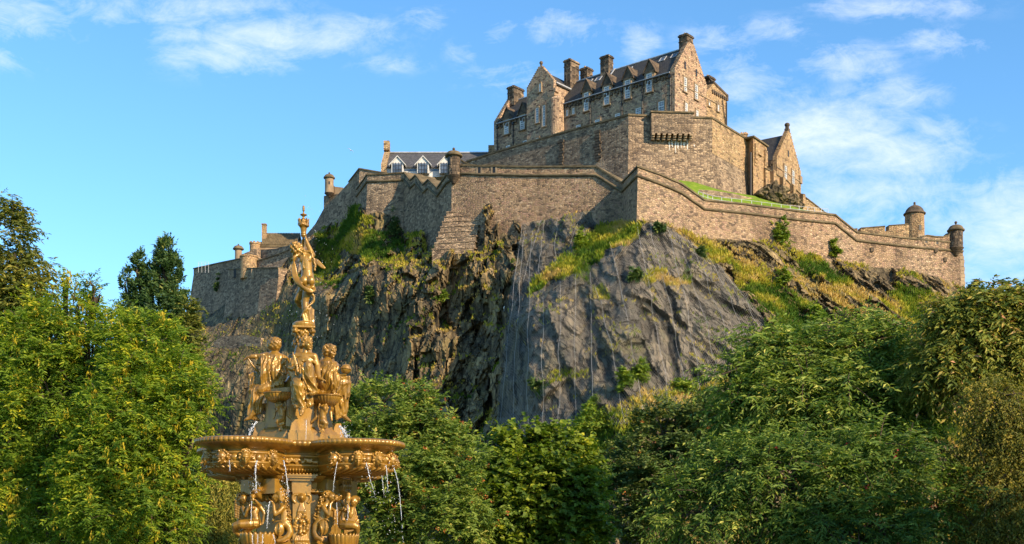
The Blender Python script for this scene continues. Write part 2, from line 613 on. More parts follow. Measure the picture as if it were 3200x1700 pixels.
DEPTH = [(330, 1520, 228), (240, 1700, 228), (240, 1810, 224), (480, 1100, 216), (480, 1300, 210), (480, 1500, 204), (600, 1100, 212), (600, 1300, 206), (600, 1500, 200), (700, 1100, 208), (700, 1250, 201), (700, 1500, 195),
         (850, 950, 208), (850, 1100, 201), (850, 1300, 193), (850, 1550, 188),
         (1000, 780, 213), (1000, 850, 210.5), (1000, 900, 196), (1000, 1000, 194), (1000, 1200, 190), (1000, 1500, 184),
         (1100, 720, 204), (1100, 800, 202), (1130, 850, 189), (1130, 950, 187), (1130, 1200, 182), (1130, 1500, 177),
         (1250, 795, 191), (1270, 850, 183.5), (1250, 1000, 180), (1250, 1200, 176), (1250, 1500, 171),
         (1400, 800, 180.0), (1400, 900, 178), (1400, 1100, 173), (1400, 1300, 168), (1400, 1550, 163),
         (1520, 760, 177.5), (1520, 900, 174), (1520, 1100, 170), (1520, 1300, 165), (1520, 1550, 159),
         (1575, 800, 174), (1570, 1000, 169), (1560, 1200, 163),
         (1640, 850, 168.5), (1610, 1000, 160.5), (1600, 1200, 156), (1600, 1380, 151), (1600, 1600, 146),
         (1780, 760, 169.5), (1800, 850, 160), (1800, 1000, 153), (1800, 1200, 147), (1800, 1400, 142), (1800, 1600, 138),
         (1950, 780, 159), (1950, 900, 153.5), (1950, 1100, 146), (1950, 1300, 140), (1950, 1600, 133),
         (2130, 800, 161), (2130, 950, 154), (2130, 1150, 147), (2130, 1350, 141), (2130, 1600, 135),
         (2300, 850, 164), (2300, 1000, 155), (2300, 1200, 147), (2300, 1500, 139), (2500, 900, 169), (2500, 1050, 158), (2500, 1300, 148), (2500, 1600, 140),
         (2700, 950, 173), (2700, 1100, 162), (2700, 1400, 150), (2900, 970, 178), (2900, 1150, 166), (2900, 1400, 155),
         (3080, 1050, 181), (3080, 1300, 166), (3200, 1100, 184), (3200, 1400, 168), (3360, 1120, 186), (3360, 1400, 172),
         (600, 1810, 190), (1000, 1810, 174), (1400, 1810, 155), (1800, 1810, 131), (2300, 1810, 130), (2800, 1810, 136), (3300, 1810, 150)]
wx, wy = zip(*WALLY)
rx_, ry_ = zip(*ROCKTOP)


def wallY(px):
    return np.interp(px, wx, wy)


def tps_fit(pts):
    a = np.array([(p[0] / 1000, p[1] / 1000) for p in pts])
    y = np.array([p[2] for p in pts], dtype=float)
    d = np.sqrt(((a[:, None] - a[None]) ** 2).sum(-1))
    K = np.where(d > 0, d * d * np.log(d + 1e-12), 0) + np.eye(len(a)) * 1e-5
    Q = np.hstack([np.ones((len(a), 1)), a])
    A = np.block([[K, Q], [Q.T, np.zeros((3, 3))]])
    s = np.linalg.solve(A, np.concatenate([y, np.zeros(3)]))
    return a, s


def tps_eval(fit, px, py):
    a, s = fit
    r = np.full(px.shape, s[-3]) + s[-2] * px / 1000 + s[-1] * py / 1000
    for (x, y), w in zip(a, s[:-3]):
        d2 = (px / 1000 - x) ** 2 + (py / 1000 - y) ** 2
        r = r + w * 0.5 * d2 * np.log(d2 + 1e-12)
    return r


G_LEFT = [(985, 725), (1030, 690), (1125, 632), (1145, 672), (1250, 745), (1300, 745), (1335, 765), (1200, 805), (1080, 860), (1000, 875), (950, 850)]
G_STRIP = [(1640, 930), (1655, 890), (1720, 845), (1800, 790), (1850, 715), (1900, 700), (1990, 688), (2005, 705), (1975, 745), (1900, 800), (1800, 850), (1720, 885)]
G_RIGHT = [(2050, 690), (2184, 735), (2413, 745), (2500, 785), (2720, 828), (2830, 835), (2945, 864), (3010, 893), (3090, 925), (3010, 960), (2940, 1010), (2860, 1060), (2700, 1020), (2560, 1040), (2440, 985), (2350, 905), (2250, 822), (2150, 750)]
G_MID = [(800, 965), (870, 940), (960, 945), (935, 1000), (850, 1030), (790, 1010)]
G_MID2 = [(690, 1140), (760, 1090), (840, 1050), (870, 1065), (800, 1120), (700, 1165)]
G_LOW = [(1760, 1400), (1790, 1335), (1900, 1290), (2000, 1235), (2140, 1195), (2260, 1205), (2200, 1262), (2000, 1340), (1900, 1420)]
G_NUB = [(1800, 845), (1845, 830), (1850, 880), (1810, 885)]
G_NUB2 = [(2010, 870), (2080, 850), (2140, 858), (2140, 885), (2020, 895)]
G_NUB3 = [(1850, 915), (1890, 908), (1905, 930), (1860, 935)]
G_NUB4 = [(1650, 1205), (1760, 1165), (1850, 1150), (1850, 1185), (1720, 1210), (1660, 1225)]
NETPOLY = [(1632, 697), (1700, 690), (1775, 672), (1842, 660), (1873, 708), (1990, 692), (2080, 712), (2180, 770), (2260, 840), (2330, 930), (2390, 1010), (2340, 1110), (2290, 1210),
           (2230, 1290), (2000, 1330), (1880, 1330), (1800, 1400), (1545, 1420), (1555, 1250), (1580, 1050), (1596, 900)]

ST_PX, NV = 4.0, 270
pxs = np.arange(234, 3361, ST_PX)
NU = len(pxs)
top = np.interp(pxs, rx_, ry_)
fit = tps_fit([(x, y, wallY(x) - 0.3) for x, y in ROCKTOP] + DEPTH)
vv = (np.arange(NV) / (NV - 1))
vv = vv * 0.75 + 0.25 * vv ** 2
PX = np.repeat(pxs[None], NV, 0)
PY = top[None] + (1812 - top)[None] * vv[:, None]
Y0 = tps_eval(fit, PX, PY)
Xw = (PX - CX) / FPX * Y0
Zw = CZ + (HZ - PY) / FPX * Y0
pts = np.stack([Xw, Y0, Zw], -1).reshape(-1, 3)
fpx, fpy = PX.ravel(), PY.ravel()
edge = vnoise(np.stack([fpx / 42, fpy / 30, fpx * 0], 1), 5) - 0.5
edge2 = vnoise(np.stack([fpx / 42, fpy / 30, fpx * 0], 1), 9) - 0.5
jx, jy = fpx + edge * 60, fpy + edge2 * 44
grass = np.zeros(len(pts))
for g, d in ((G_LEFT, 0.85), (G_STRIP, 1.0), (G_RIGHT, 0.92), (G_MID, 0.40), (G_MID2, 0.35), (G_LOW, 0.95), (G_NUB, 1), (G_NUB2, 1), (G_NUB3, 0.9), (G_NUB4, 0.7)):
    grass = np.maximum(grass, in_poly(jx, jy, g) * d)
net = in_poly(fpx, fpy, NETPOLY).astype(float)
# diagonal bare-rock bands across the right hand slope
cs, sn = math.cos(math.radians(38)), math.sin(math.radians(38))
bandp = np.stack([(fpx * cs + fpy * sn) / 240, (-fpx * sn + fpy * cs) / 44, fpx * 0], 1)
band = fbm(bandp, 31, 3)
right = in_poly(fpx, fpy, G_RIGHT)
slope_rock = np.clip((band - 0.485 + 0.045 * np.clip((fpy - 840) / 60, 0, 1)) / 0.04, 0, 1) * np.clip((fpx - 2150) / 100, 0, 1)
grass = np.where(right, grass * (1 - slope_rock), grass)
lowright = (fpx > 2300) & (fpy > 880) & ~right & (net < 0.5)
grass = np.where(lowright, np.maximum(grass, np.clip((0.47 - band) / 0.05, 0, 1) * 0.9), grass)
left = (fpx > 950) & (fpx < 1340) & (fpy < 880)
lb = fbm(np.stack([fpx / 60, fpy / 50, fpx * 0], 1), 77, 3)
grass = np.where(left, grass * np.clip((0.60 - lb) / 0.06, 0, 1), grass)
lm = (fpx < 1000) & (fpy > 930)
grass = np.where(lm, np.maximum(grass, np.clip((fbm(np.stack([(fpx + fpy) / 130, (fpy - fpx * 0.5) / 40, fpx * 0], 1), 51, 3) - 0.63) / 0.05, 0, 1) * 0.35), grass)

# columnar, leaning rock
lean = np.where(fpx > 2150, 0.9, np.where(fpx < 1560, -0.10, 0.28))
Q = pts.copy()
Q[:, 0] = Q[:, 0] + lean * Q[:, 2]
warp = (fbm(pts / np.array([6.0, 6.0, 14.0]), 3, 3) - 0.5) * 1.8
Q[:, 0] += warp
Q[:, 2] += warp * 0.7
f1 = facets(Q * np.array([1 / 4.6, 1 / 9, 1 / 17.0]), 11, 1.3)
f2 = facets(Q * np.array([1 / 1.8, 1 / 4, 1 / 6.5]), 23, 1.4)
f3 = facets(Q * np.array([1 / 0.85, 1 / 2, 1 / 1.9]), 37, 1.3)
f4 = facets(Q * np.array([1 / 2.8, 1 / 5, 1 / 3.6]), 57, 1.5)
sm = fbm(pts / 9.0, 71, 4) - 0.5
mid = np.exp(-((fpx - 1410) / 150.0) ** 2)
amp = np.where(net > 0.5, 0.80, 1.0 - (0.60 + 0.18 * np.clip((1020 - fpx) / 80, 0, 1)) * np.clip((1290 - fpx) / 60, 0, 1) * (fpy > 890 - np.maximum(fpx - 1000, 0) * 0.37) + 0.22 * mid)
amp = amp * (1 - 0.72 * grass)
fade = np.clip((fpy - np.interp(fpx, rx_, ry_)) / 26.0, 0.0, 1.0)
disp = (1.15 * f1 + 0.70 * f2 + 0.36 * f3 + np.where(net > 0.5, 0.3, 0.55) * f4) * amp + np.where(net > 0.5, 0.7, 1.1) * sm * (0.4 + 0.6 * amp)
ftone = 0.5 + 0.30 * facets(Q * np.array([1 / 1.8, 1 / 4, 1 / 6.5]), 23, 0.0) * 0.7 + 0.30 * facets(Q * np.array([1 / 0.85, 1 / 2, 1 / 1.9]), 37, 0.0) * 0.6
disp *= 0.15 + 0.85 * fade
but = (fpx > 1325) & (fpx < 1508) & (fpy < 790)
disp = np.where(but, disp * 0.12 - 1.8, disp)
Yd = pts[:, 1] - disp
PD = np.stack([pts[:, 0], Yd, pts[:, 2]], 1)
# sideways jitter gives overhanging, undercut blocks
PD[:, 0] += (facets(Q * np.array([1 / 2.4, 1 / 4, 1 / 3.2]), 91, 0.6)) * 0.22 * amp * fade
G3 = PD.reshape(NV, NU, 3)
back1 = G3[0] + np.array([0, 7.0, 0.3])
back2 = G3[0] + np.array([0, 30.0, -2.0])
back3 = G3[0] + np.array([0, 60.0, -45.0])
GA = np.concatenate([back3[None], back2[None], back1[None], G3], 0)
RV = GA.reshape(-1, 3)
nr, nc = GA.shape[:2]
ii = np.arange(nr * nc).reshape(nr, nc)
quads = np.stack([ii[:-1, :-1], ii[1:, :-1], ii[1:, 1:], ii[:-1, 1:]], -1).reshape(-1, 4)
grass_full = np.concatenate([np.tile(grass[:NU], 3), grass])
net_full = np.concatenate([np.zeros(3 * NU), net])
ftone_full = np.concatenate([np.tile(ftone[:NU], 3), ftone])

m, t, out = new_mat('crag_rock')
geo = t.node('ShaderNodeNewGeometry').outputs['Position']
ag = t.node('ShaderNodeAttribute', {'attribute_name': 'grass'}).outputs['Fac']
an = t.node('ShaderNodeAttribute', {'attribute_name': 'net'}).outputs['Fac']
st = t.node('ShaderNodeMapping', None, Vector=geo, Scale=(0.55, 0.55, 0.16), Rotation=(0, 0.12, 0)).outputs[0]
n1 = t.noise(st, 1.0, 7.0, 0.66, 0.8)
n2 = t.noise(geo, 2.4, 6.0, 0.65)
col = t.ramp(n1, [(0.30, (0.055, 0.044, 0.027)), (0.48, (0.135, 0.105, 0.061)), (0.60, (0.23, 0.175, 0.095)), (0.75, (0.34, 0.26, 0.135))])
netc = t.ramp(n1, [(0.30, (0.055, 0.048, 0.038)), (0.5, (0.118, 0.102, 0.079)), (0.72, (0.21, 0.180, 0.135))])
col = t.mix(an, col, netc)

col = t.mix(1.0, col, t.ramp(n2, [(0.3, 0.6), (0.7, 1.35)]), 'MULTIPLY')
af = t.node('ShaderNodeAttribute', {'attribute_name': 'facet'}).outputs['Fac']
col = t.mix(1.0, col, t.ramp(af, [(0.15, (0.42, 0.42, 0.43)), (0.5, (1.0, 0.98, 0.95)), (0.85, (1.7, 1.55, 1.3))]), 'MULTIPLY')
lich = t.noise(geo, 0.16, 6.0, 0.65)
col = t.mix(t.range(lich, 0.53, 0.66, 0.0, 0.55), col, (0.16, 0.135, 0.04, 1))
crk = t.node('ShaderNodeTexVoronoi', {'feature': 'DISTANCE_TO_EDGE'}, Vector=t.node('ShaderNodeMapping', None, Vector=t.node('ShaderNodeVectorMath', {'operation': 'MULTIPLY_ADD'}, i0=t.node('ShaderNodeTexNoise', None, Vector=geo, Scale=0.6, Detail=3.0).outputs[1], i1=(1.6, 1.6, 1.6), i2=geo).outputs[0], Scale=(0.75, 0.75, 0.3)).outputs[0], Scale=1.0).outputs[0]
col = t.mix(t.range(crk, 0.0, 0.05, 0.75, 0.0), col, (0.016, 0.015, 0.014, 1))
crk2 = t.node('ShaderNodeTexVoronoi', {'feature': 'DISTANCE_TO_EDGE'}, Vector=t.node('ShaderNodeMapping', None, Vector=t.node('ShaderNodeVectorMath', {'operation': 'MULTIPLY_ADD'}, i0=t.node('ShaderNodeTexNoise', None, Vector=geo, Scale=0.35, Detail=4.0).outputs[1], i1=(3.0, 3.0, 3.0), i2=geo).outputs[0], Rotation=(0, 0.25, 0), Scale=(0.34, 0.34, 0.12)).outputs[0], Scale=1.0).outputs[0]
col = t.mix(t.range(crk2, 0.0, 0.045, 0.85, 0.0), col, (0.014, 0.013, 0.012, 1))
soil = t.ramp(t.noise(geo, 0.9, 5.0), [(0.35, (0.05, 0.055, 0.012)), (0.65, (0.14, 0.115, 0.03))])
col = t.mix(ag, col, soil)
hh = t.math('ADD', t.math('MULTIPLY', n2, 0.6), t.math('ADD', t.math('MULTIPLY', n1, 1.2), t.range(crk, 0.0, 0.12)))
bm = t.node('ShaderNodeBump', None, Strength=0.8, Distance=0.22, Height=hh).outputs[0]
principled(t, out, col, 0.85, spec=0.22, normal=bm)
M['crag'] = m
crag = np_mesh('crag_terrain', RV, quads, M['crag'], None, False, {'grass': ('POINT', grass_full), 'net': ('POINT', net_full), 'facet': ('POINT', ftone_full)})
crag['kind'] = 'structure'

# ground
m, t, out = new_mat('lawn')
geo = t.node('ShaderNodeNewGeometry').outputs['Position']
principled(t, out, t.ramp(t.noise(geo, 0.7, 6.0), [(0.35, (0.035, 0.06, 0.012)), (0.65, (0.07, 0.10, 0.025))]), 0.9, spec=0.15)
M['lawn'] = m
gm = MB()
gm.quad((-2500, -2500, 0), (2500, -2500, 0), (2500, 2500, 0), (-2500, 2500, 0))
g = gm.build('ground', M['lawn'])
g['kind'] = 'structure'


# ------------------------------------------------------------------ leaf builder
def leaf_quads(c, d, nrm, ln, wd, droop=0.0):
    """one folded rhombus per leaf; arrays (N,3),(N,3),(N,3),(N),(N)"""
    d = d / (np.linalg.norm(d, axis=1, keepdims=True) + 1e-9)
    s = np.cross(d, nrm)
    s = s / (np.linalg.norm(s, axis=1, keepdims=True) + 1e-9)
    n = np.cross(s, d)
    ln = ln[:, None]
    wd = wd[:, None]
    a = c
    b = c + d * ln * 0.45 + s * wd * 0.5 + n * wd * 0.12
    tip = c + d * ln - n * ln * droop
    e = c + d * ln * 0.45 - s * wd * 0.5 + n * wd * 0.12
    v = np.stack([a, b, tip, e], 1).reshape(-1, 3)
    q = np.arange(len(c) * 4).reshape(-1, 4)
    return v, q


NR = np.random.RandomState(11)


def rdir(n):
    v = NR.normal(size=(n, 3))
    return v / np.linalg.norm(v, axis=1, keepdims=True)


# ------------------------------------------------------------------ grass on the crag: countless blades
e1 = GA[1:, :-1] - GA[:-1, :-1]
e2 = GA[:-1, 1:] - GA[:-1, :-1]
fn = np.cross(e1, e2)
area = np.linalg.norm(fn, axis=-1)
fn = fn / (area[..., None] + 1e-9)
fn[fn[..., 1] > 0.9] *= -1
up = fn[..., 2]
gq = grass_full.reshape(nr, nc)[:-1, :-1]
nq = net_full.reshape(nr, nc)[:-1, :-1]
ledge = (up > 0.62) & (gq < 0.3)
ledge_noise = vnoise((GA[:-1, :-1] / 3.5).reshape(-1, 3), 123).reshape(nr - 1, nc - 1)
dens = gq * 1.9 + ledge * (ledge_noise > 0.50) * np.where(nq > 0.5, 0.35, 1.1)
dens *= np.where((np.concatenate([np.tile(PX[:1], (3, 1)), PX], 0)[:-1, :-1] < 1000) & (np.concatenate([np.tile(PY[:1], (3, 1)), PY], 0)[:-1, :-1] > 900), 0.30, 1.0)
dens[:3] = 0
cnt = NR.poisson(np.clip(dens * np.minimum(area, 1.0) * 5.5, 0, 8))
ri, ci = np.nonzero(cnt)
rep = cnt[ri, ci]
ri, ci = np.repeat(ri, rep), np.repeat(ci, rep)
fu, fv = NR.rand(len(ri), 1), NR.rand(len(ri), 1)
base = GA[ri, ci] * (1 - fu) * (1 - fv) + GA[ri + 1, ci] * fu * (1 - fv) + GA[ri, ci + 1] * (1 - fu) * fv + GA[ri + 1, ci + 1] * fu * fv
bp = CX + FPX * base[:, 0] / base[:, 1]
bpy_ = HZ - FPX * (base[:, 2] - CZ) / base[:, 1]
K = 4
B = np.repeat(base, K, 0)
BP = np.repeat(bp, K)
BY = np.repeat(bpy_, K)
LG = np.repeat(ledge[ri, ci], K)
d = rdir(len(B)) * 0.55 + np.array([0.05, -0.35, 0.85])
B = B + rdir(len(B)) * 0.18 - np.array([0, 0, 0.08])
tone = fbm(B / np.array([5.0, 5.0, 3.0]), 201, 3)
tone = (tone - 0.5) * 2.8 + 0.5 + NR.normal(0, 0.10, len(B))
bias = np.where(BP < 1350, -0.28, np.where(BP < 2020, 0.0, 0.06)) + np.where(LG, 0.18, 0)
bias += np.where((BP > 1740) & (BP < 2260) & (BY > 1180), 0.12, 0)
tone = np.clip(tone + bias, 0, 1)
ln = (0.35 + 0.5 * NR.rand(len(B))) * np.where(LG, 0.7, 1.0) * np.where(BP < 1000, 0.6, 1.0)
v, q = leaf_quads(B, d, rdir(len(B)), ln, 0.10 + 0.10 * NR.rand(len(B)), 0.2)
M['grass'] = m_leaf('dry_and_green_grass', [(0.0, (0.065, 0.13, 0.014)), (0.35, (0.18, 0.24, 0.022)), (0.55, (0.37, 0.35, 0.035)), (0.8, (0.53, 0.43, 0.07)), (1.0, (0.58, 0.41, 0.14))], 0.3, 0.7, 0.15, (1.3, 1.3, 0.7))
o = np_mesh('hillside_grass', v, q, M['grass'], None, False, {'tone': ('FACE', tone)})
o['kind'] = 'stuff'
o['label'] = 'rough green and dry yellow grass growing over the crag and its ledges'

# ------------------------------------------------------------------ rockfall netting draped on the buttress
Yg = GA[3:, :, 1]
Ym = Yg.copy()
for it in range(1):
    Yp = np.pad(Ym, 1, mode='edge')
    Ym = np.min([Yp[i:i + Ym.shape[0], j:j + Ym.shape[1]] for i in range(3) for j in range(3)], axis=0)
for it in range(2):
    Yp = np.pad(Ym, 1, mode='edge')
    Ym = np.mean([Yp[i:i + Ym.shape[0], j:j + Ym.shape[1]] for i in range(3) for j in range(3)], axis=0)
Ym = np.minimum(Ym, Yg) - 0.10
NGX, NGZ = GA[3:, :, 0], GA[3:, :, 2]
NG = np.stack([NGX, Ym, NGZ], -1)
netg = in_poly(PX, PY, NETPOLY) & ~in_poly(PX, PY, G_STRIP)
fq = netg[:-1, :-1] & netg[1:, :-1] & netg[1:, 1:] & netg[:-1, 1:]
idx = np.arange(NV * NU).reshape(NV, NU)
nqd = np.stack([idx[:-1, :-1], idx[1:, :-1], idx[1:, 1:], idx[:-1, 1:]], -1)[fq]
used, inv = np.unique(nqd, return_inverse=True)
m, t, out = new_mat('galvanised_mesh')
geo = t.node('ShaderNodeNewGeometry').outputs['Position']
s3 = t.node('ShaderNodeSeparateXYZ', None, i0=geo)
diag1 = t.math('ADD', s3.outputs[0], t.math('MULTIPLY', s3.outputs[2], 0.62))
diag2 = t.math('SUBTRACT', s3.outputs[0], t.math('MULTIPLY', s3.outputs[2], 0.62))
w1 = t.math('LESS_THAN', t.math('FRACT', t.math('DIVIDE', diag1, 0.26)), 0.06)
w2 = t.math('LESS_THAN', t.math('FRACT', t.math('DIVIDE', diag2, 0.26)), 0.06)
wire = t.math('MAXIMUM', w1, w2)
bs = t.node('ShaderNodeBsdfPrincipled', None, Base_Color=(0.34, 0.31, 0.26, 1), Roughness=0.6, Metallic=0.0)
tp = t.node('ShaderNodeBsdfTransparent')
mx = t.node('ShaderNodeMixShader', None, i0=wire, i1=tp.outputs[0], i2=bs.outputs[0])
t.l.new(mx.outputs[0], out.inputs[0])
M['mesh'] = m
M['wire'] = m_noise('weathered_wire', (0.36, 0.35, 0.34), (0.5, 0.49, 0.47), 5.0, 0.6, 0.3, 0.05)
netroot = thing('rockfall_net', 'grey wire rockfall netting draped over the bare rock buttress below the wall corner', 'netting', tuple(P(1900, 1380, 141)))
np_mesh('wire_mesh', NG.reshape(-1, 3)[used], inv.reshape(-1, 4), M['mesh'], netroot, True)
ROPES = [(1633, 697, 1556, 1410), (1640, 720, 1600, 1410), (1662, 720, 1652, 1410), (1700, 930, 1702, 1400), (1752, 880, 1751, 1400), (1800, 860, 1802, 1380), (1848, 850, 1857, 1330),
         (1860, 900, 1950, 1320), (1905, 760, 2010, 1300), (1990, 700, 2090, 1280), (2030, 700, 2150, 1250), (2085, 715, 2190, 1230), (2110, 730, 2250, 1180), (2150, 755, 2300, 1130),
         (2200, 790, 2340, 1070), (2240, 830, 2370, 1020), (1690, 692, 1640, 880), (1745, 680, 1735, 830), (1700, 690, 1690, 860), (1820, 668, 1780, 780)]


def on_net(px, py):
    j = int(np.clip((px - pxs[0]) / ST_PX, 0, NU - 1))
    col_ = PY[:, j]
    i = int(np.clip(np.searchsorted(col_, py), 0, NV - 1))
    return Vector(NG[i, j])


def on_rock(px, py):
    j = int(np.clip((px - pxs[0]) / ST_PX, 0, NU - 1))
    i = int(np.clip(np.searchsorted(PY[:, j], py), 0, NV - 1))
    return Vector(GA[i + 3, j])


for (x0, y0, x1, y1) in ROPES:
    rp = MB()
    pl = []
    for k in range(41):
        f = k / 40
        bow = math.sin(f * math.pi) * (8 if x1 > x0 + 40 else -4)
        p = on_net(x0 + (x1 - x0) * f + bow, y0 + (y1 - y0) * f)
        pl.append(p + Vector((0, -0.16, 0)))
    for it in range(3):
        pl = [pl[0]] + [(pl[i - 1] + pl[i] * 2 + pl[i + 1]) / 4 for i in range(1, len(pl) - 1)] + [pl[-1]]
    rp.tube(pl, 0.0145, 5)
    rp.build('wire_rope', M['wire'], netroot, True)

# ------------------------------------------------------------------ castle: walls with cordon and coping
def plan_pts(corners):
    return [Vector(((px - CX) / FPX * Y, Y)) for px, Y in corners]


def wall(corners, profile, zb, thick=1.4, batter=0.0, extra=()):
    """corners [(px, Y)] plan vertices left to right; profile [(px, py)] of the wall head left to right.
    returns list of (plan point, outward normal, ztop) along the wall."""
    cp = plan_pts(corners)
    cpx = [c[0] for c in corners]
    pr = sorted(set([p[0] for p in profile] + cpx))
    fx, fy = [p[0] for p in profile], [p[1] for p in profile]
    pr = [x for x in pr if fx[0] - 1e-6 <= x <= fx[-1] + 1e-6]
    out_ = []
    for x in pr:
        k = 0
        while k < len(cpx) - 2 and x > cpx[k + 1] + 1e-6:
            k += 1
        p, t_ = hitline(x, cp[k], cp[k + 1])
        py = float(np.interp(x, fx, fy))
        out_.append((p, zof(py, p.y), k))
    segn = []
    for i in range(len(cp) - 1):
        d = (cp[i + 1] - cp[i]).normalized()
        segn.append(Vector((d.y, -d.x)))        # outward = to the right of travel (towards the camera)
    res = []
    for i, (p, z, k) in enumerate(out_):
        n = segn[k].copy()
        if k + 1 < len(segn) and (p - cp[k + 1]).length < 1e-4:
            n = n + segn[k + 1]
            n = n / max(0.3, n.dot(segn[k]))
        res.append((p, n, z))
    return res


def wall_mesh(mb, res, zb, thick=1.4, batter=0.0, bat_from=0.0):
    """solid wall: front (battered below bat_from metres from the head), head, back, ends"""
    F = []
    for p, n, z in res:
        zk = z - bat_from
        a = Vector((p.x, p.y, z))
        b = Vector((p.x, p.y, zk))
        lo = p + n * (batter * (zk - zb))
        c = Vector((lo.x, lo.y, zb))
        q = p - n * thick
        F.append((a, b, c, Vector((q.x, q.y, z)), Vector((q.x, q.y, zb))))
    for i in range(len(F) - 1):
        A, B = F[i], F[i + 1]
        if bat_from > 0.01:
            mb.quad(A[1], B[1], B[0], A[0])
            mb.quad(A[2], B[2], B[1], A[1])
        else:
            mb.quad(A[2], B[2], B[0], A[0])
        mb.quad(A[0], B[0], B[3], A[3])
        mb.quad(B[4], A[4], A[3], B[3])
    for E, flip in ((F[0], False), (F[-1], True)):
        poly = [E[0], E[3], E[4], E[2], E[1]]
        mb.add(poly, [tuple(range(5))] if flip else [tuple(range(4, -1, -1))])


def strip_box(mb, res, dz, h, over, depth):
    """slab running along the wall head: from z+dz, height h, standing out by over, depth back"""
    F = []
    for p, n, z in res:
        o_ = p + n * over
        i_ = p - n * depth
        F.append([Vector((o_.x, o_.y, z + dz)), Vector((o_.x, o_.y, z + dz + h)), Vector((i_.x, i_.y, z + dz + h)), Vector((i_.x, i_.y, z + dz))])
    for A, B in zip(F[:-1], F[1:]):
        mb.quad(A[0], B[0], B[1], A[1])
        mb.quad(A[1], B[1], B[2], A[2])
        mb.quad(B[0], A[0], A[3], B[3])
        mb.quad(B[3], A[3], A[2], B[2])
    mb.add(F[0], [(0, 1, 2, 3)])
    mb.add(F[-1], [(3, 2, 1, 0)])


def cordon(mb, res, drop, r=0.2):
    mb.tube([Vector((p.x + n.x * 0.06, p.y + n.y * 0.06, z - drop)) for p, n, z in res], r, 8)


def turret(parent, px, pytop_body, pybot_body, pybot, Y, r, cap_r, pycap_top, pyfin, mat, label, win=None, pycapb=None):
    """round stone sentry turret: body, domed cap (> finial), corbel; a part of its wall"""
    c = P(px, pytop_body, Y)
    c0 = Vector((c.x, c.y, 0))
    zt, zb_, zk = zof(pytop_body, Y), zof(pybot_body, Y), zof(pybot, Y)
    b = MB()
    b.lathe(c0, [(r, zb_), (r, zb_ + 0.02), (r * 0.985, (zb_ + zt) / 2), (r, zt)], 28)
    tb = b.build('sentry_turret', M[mat], parent, False)
    tb['label'] = label
    zc = zof(pycap_top, Y)
    h = zc - zt
    cp = MB()
    cp.lathe(c0, [(r * 0.98, zt + 0.002), (cap_r * 0.97, zt + 0.05), (cap_r, zt + 0.16), (cap_r * 0.97, zt + 0.3), (cap_r * 0.86, zt + 0.36), (cap_r * 0.8, zt + 0.3 + h * 0.28),
                  (cap_r * 0.66, zt + 0.28 + h * 0.5), (cap_r * 0.45, zt + 0.25 + h * 0.66), (cap_r * 0.2, zt + h * 0.92), (cap_r * 0.08, zc)], 28)
    cap = cp.build('dome', M['coping'], tb, True)
    fn_ = MB()
    zf = zof(pyfin, Y)
    fr = (zf - zc) * 0.42
    fn_.lathe(c0, [(0.16 * r, zc - 0.08), (0.1 * r, zc), (0.12 * r, zc + 0.05), (0.06, zf - 2 * fr)], 12)
    fn_.ell(Vector((c.x, c.y, zf - fr)), fr, None, 12, 8)
    fn_.build('finial', M['darkstone'], tb, True)
    if pybot > pybot_body:
        co = MB()
        hh_ = zb_ - zk
        co.lathe(c0, [(r * 0.12, zk), (r * 0.3, zk + hh_ * 0.08), (r * 0.42, zk + hh_ * 0.24), (r * 0.46, zk + hh_ * 0.27), (r * 0.62, zk + hh_ * 0.44), (r * 0.68, zk + hh_ * 0.47), (r * 0.85, zk + hh_ * 0.66),
                      (r * 0.92, zk + hh_ * 0.69), (r * 1.06, zk + hh_ * 0.85), (r * 1.13, zk + hh_ * 0.9), (r * 1.1, zk + hh_ * 0.97), (r * 0.97, zb_ - 0.002)], 28)
        co.build('corbel', M['darkstone'], tb, False)
    for (ang, py, w, hgt) in (win or []):
        a = math.radians(ang)
        n = Vector((math.sin(a), -math.cos(a), 0))
        s = Vector((math.cos(a), math.sin(a), 0))
        ctr = Vector((c.x, c.y, zof(py, Y))) + n * r
        o_ = MB()
        o_.boxax(ctr, s, n, Vector((0, 0, 1)), w / 2, 0.05, hgt / 2)
        o_.build('loophole', M['iron'], tb)
    return tb


CURT = [(1412, 183), (1864, 174), (1945, 172), (1993, 165), (2129, 168.5), (2201, 170), (2500, 178), (2609, 181), (2676, 183), (2876, 187), (3008, 190)]
# --- main curtain wall
cw = thing('curtain_wall', 'long lower curtain wall of golden rubble with cordon, zigzagging above the crag to the corner turrets', 'castle wall', tuple(P(1993, 700, 165)))
FRONT = [(1412, 520), (1460, 518), (1500, 521), (1564, 521), (1640, 523), (1864, 522), (1945, 572), (1993, 522), (2062, 547), (2129, 576), (2201, 627), (2330, 640), (2500, 662), (2609, 673), (2676, 727), (2800, 742), (2876, 750), (3008, 762)]
res = wall(CURT, FRONT, 0)
mb = MB()
wall_mesh(mb, res, 22.0, 1.5, 0.045, 1.2)
mb.build('masonry', M['curtain'], cw)
mb = MB()
strip_box(mb, res, -0.02, 0.22, 0.16, 1.6)
mb.build('coping', M['coping'], cw)
mb = MB()
cordon(mb, res, 1.15, 0.20)
mb.build('cordon', M['coping'], cw, True)
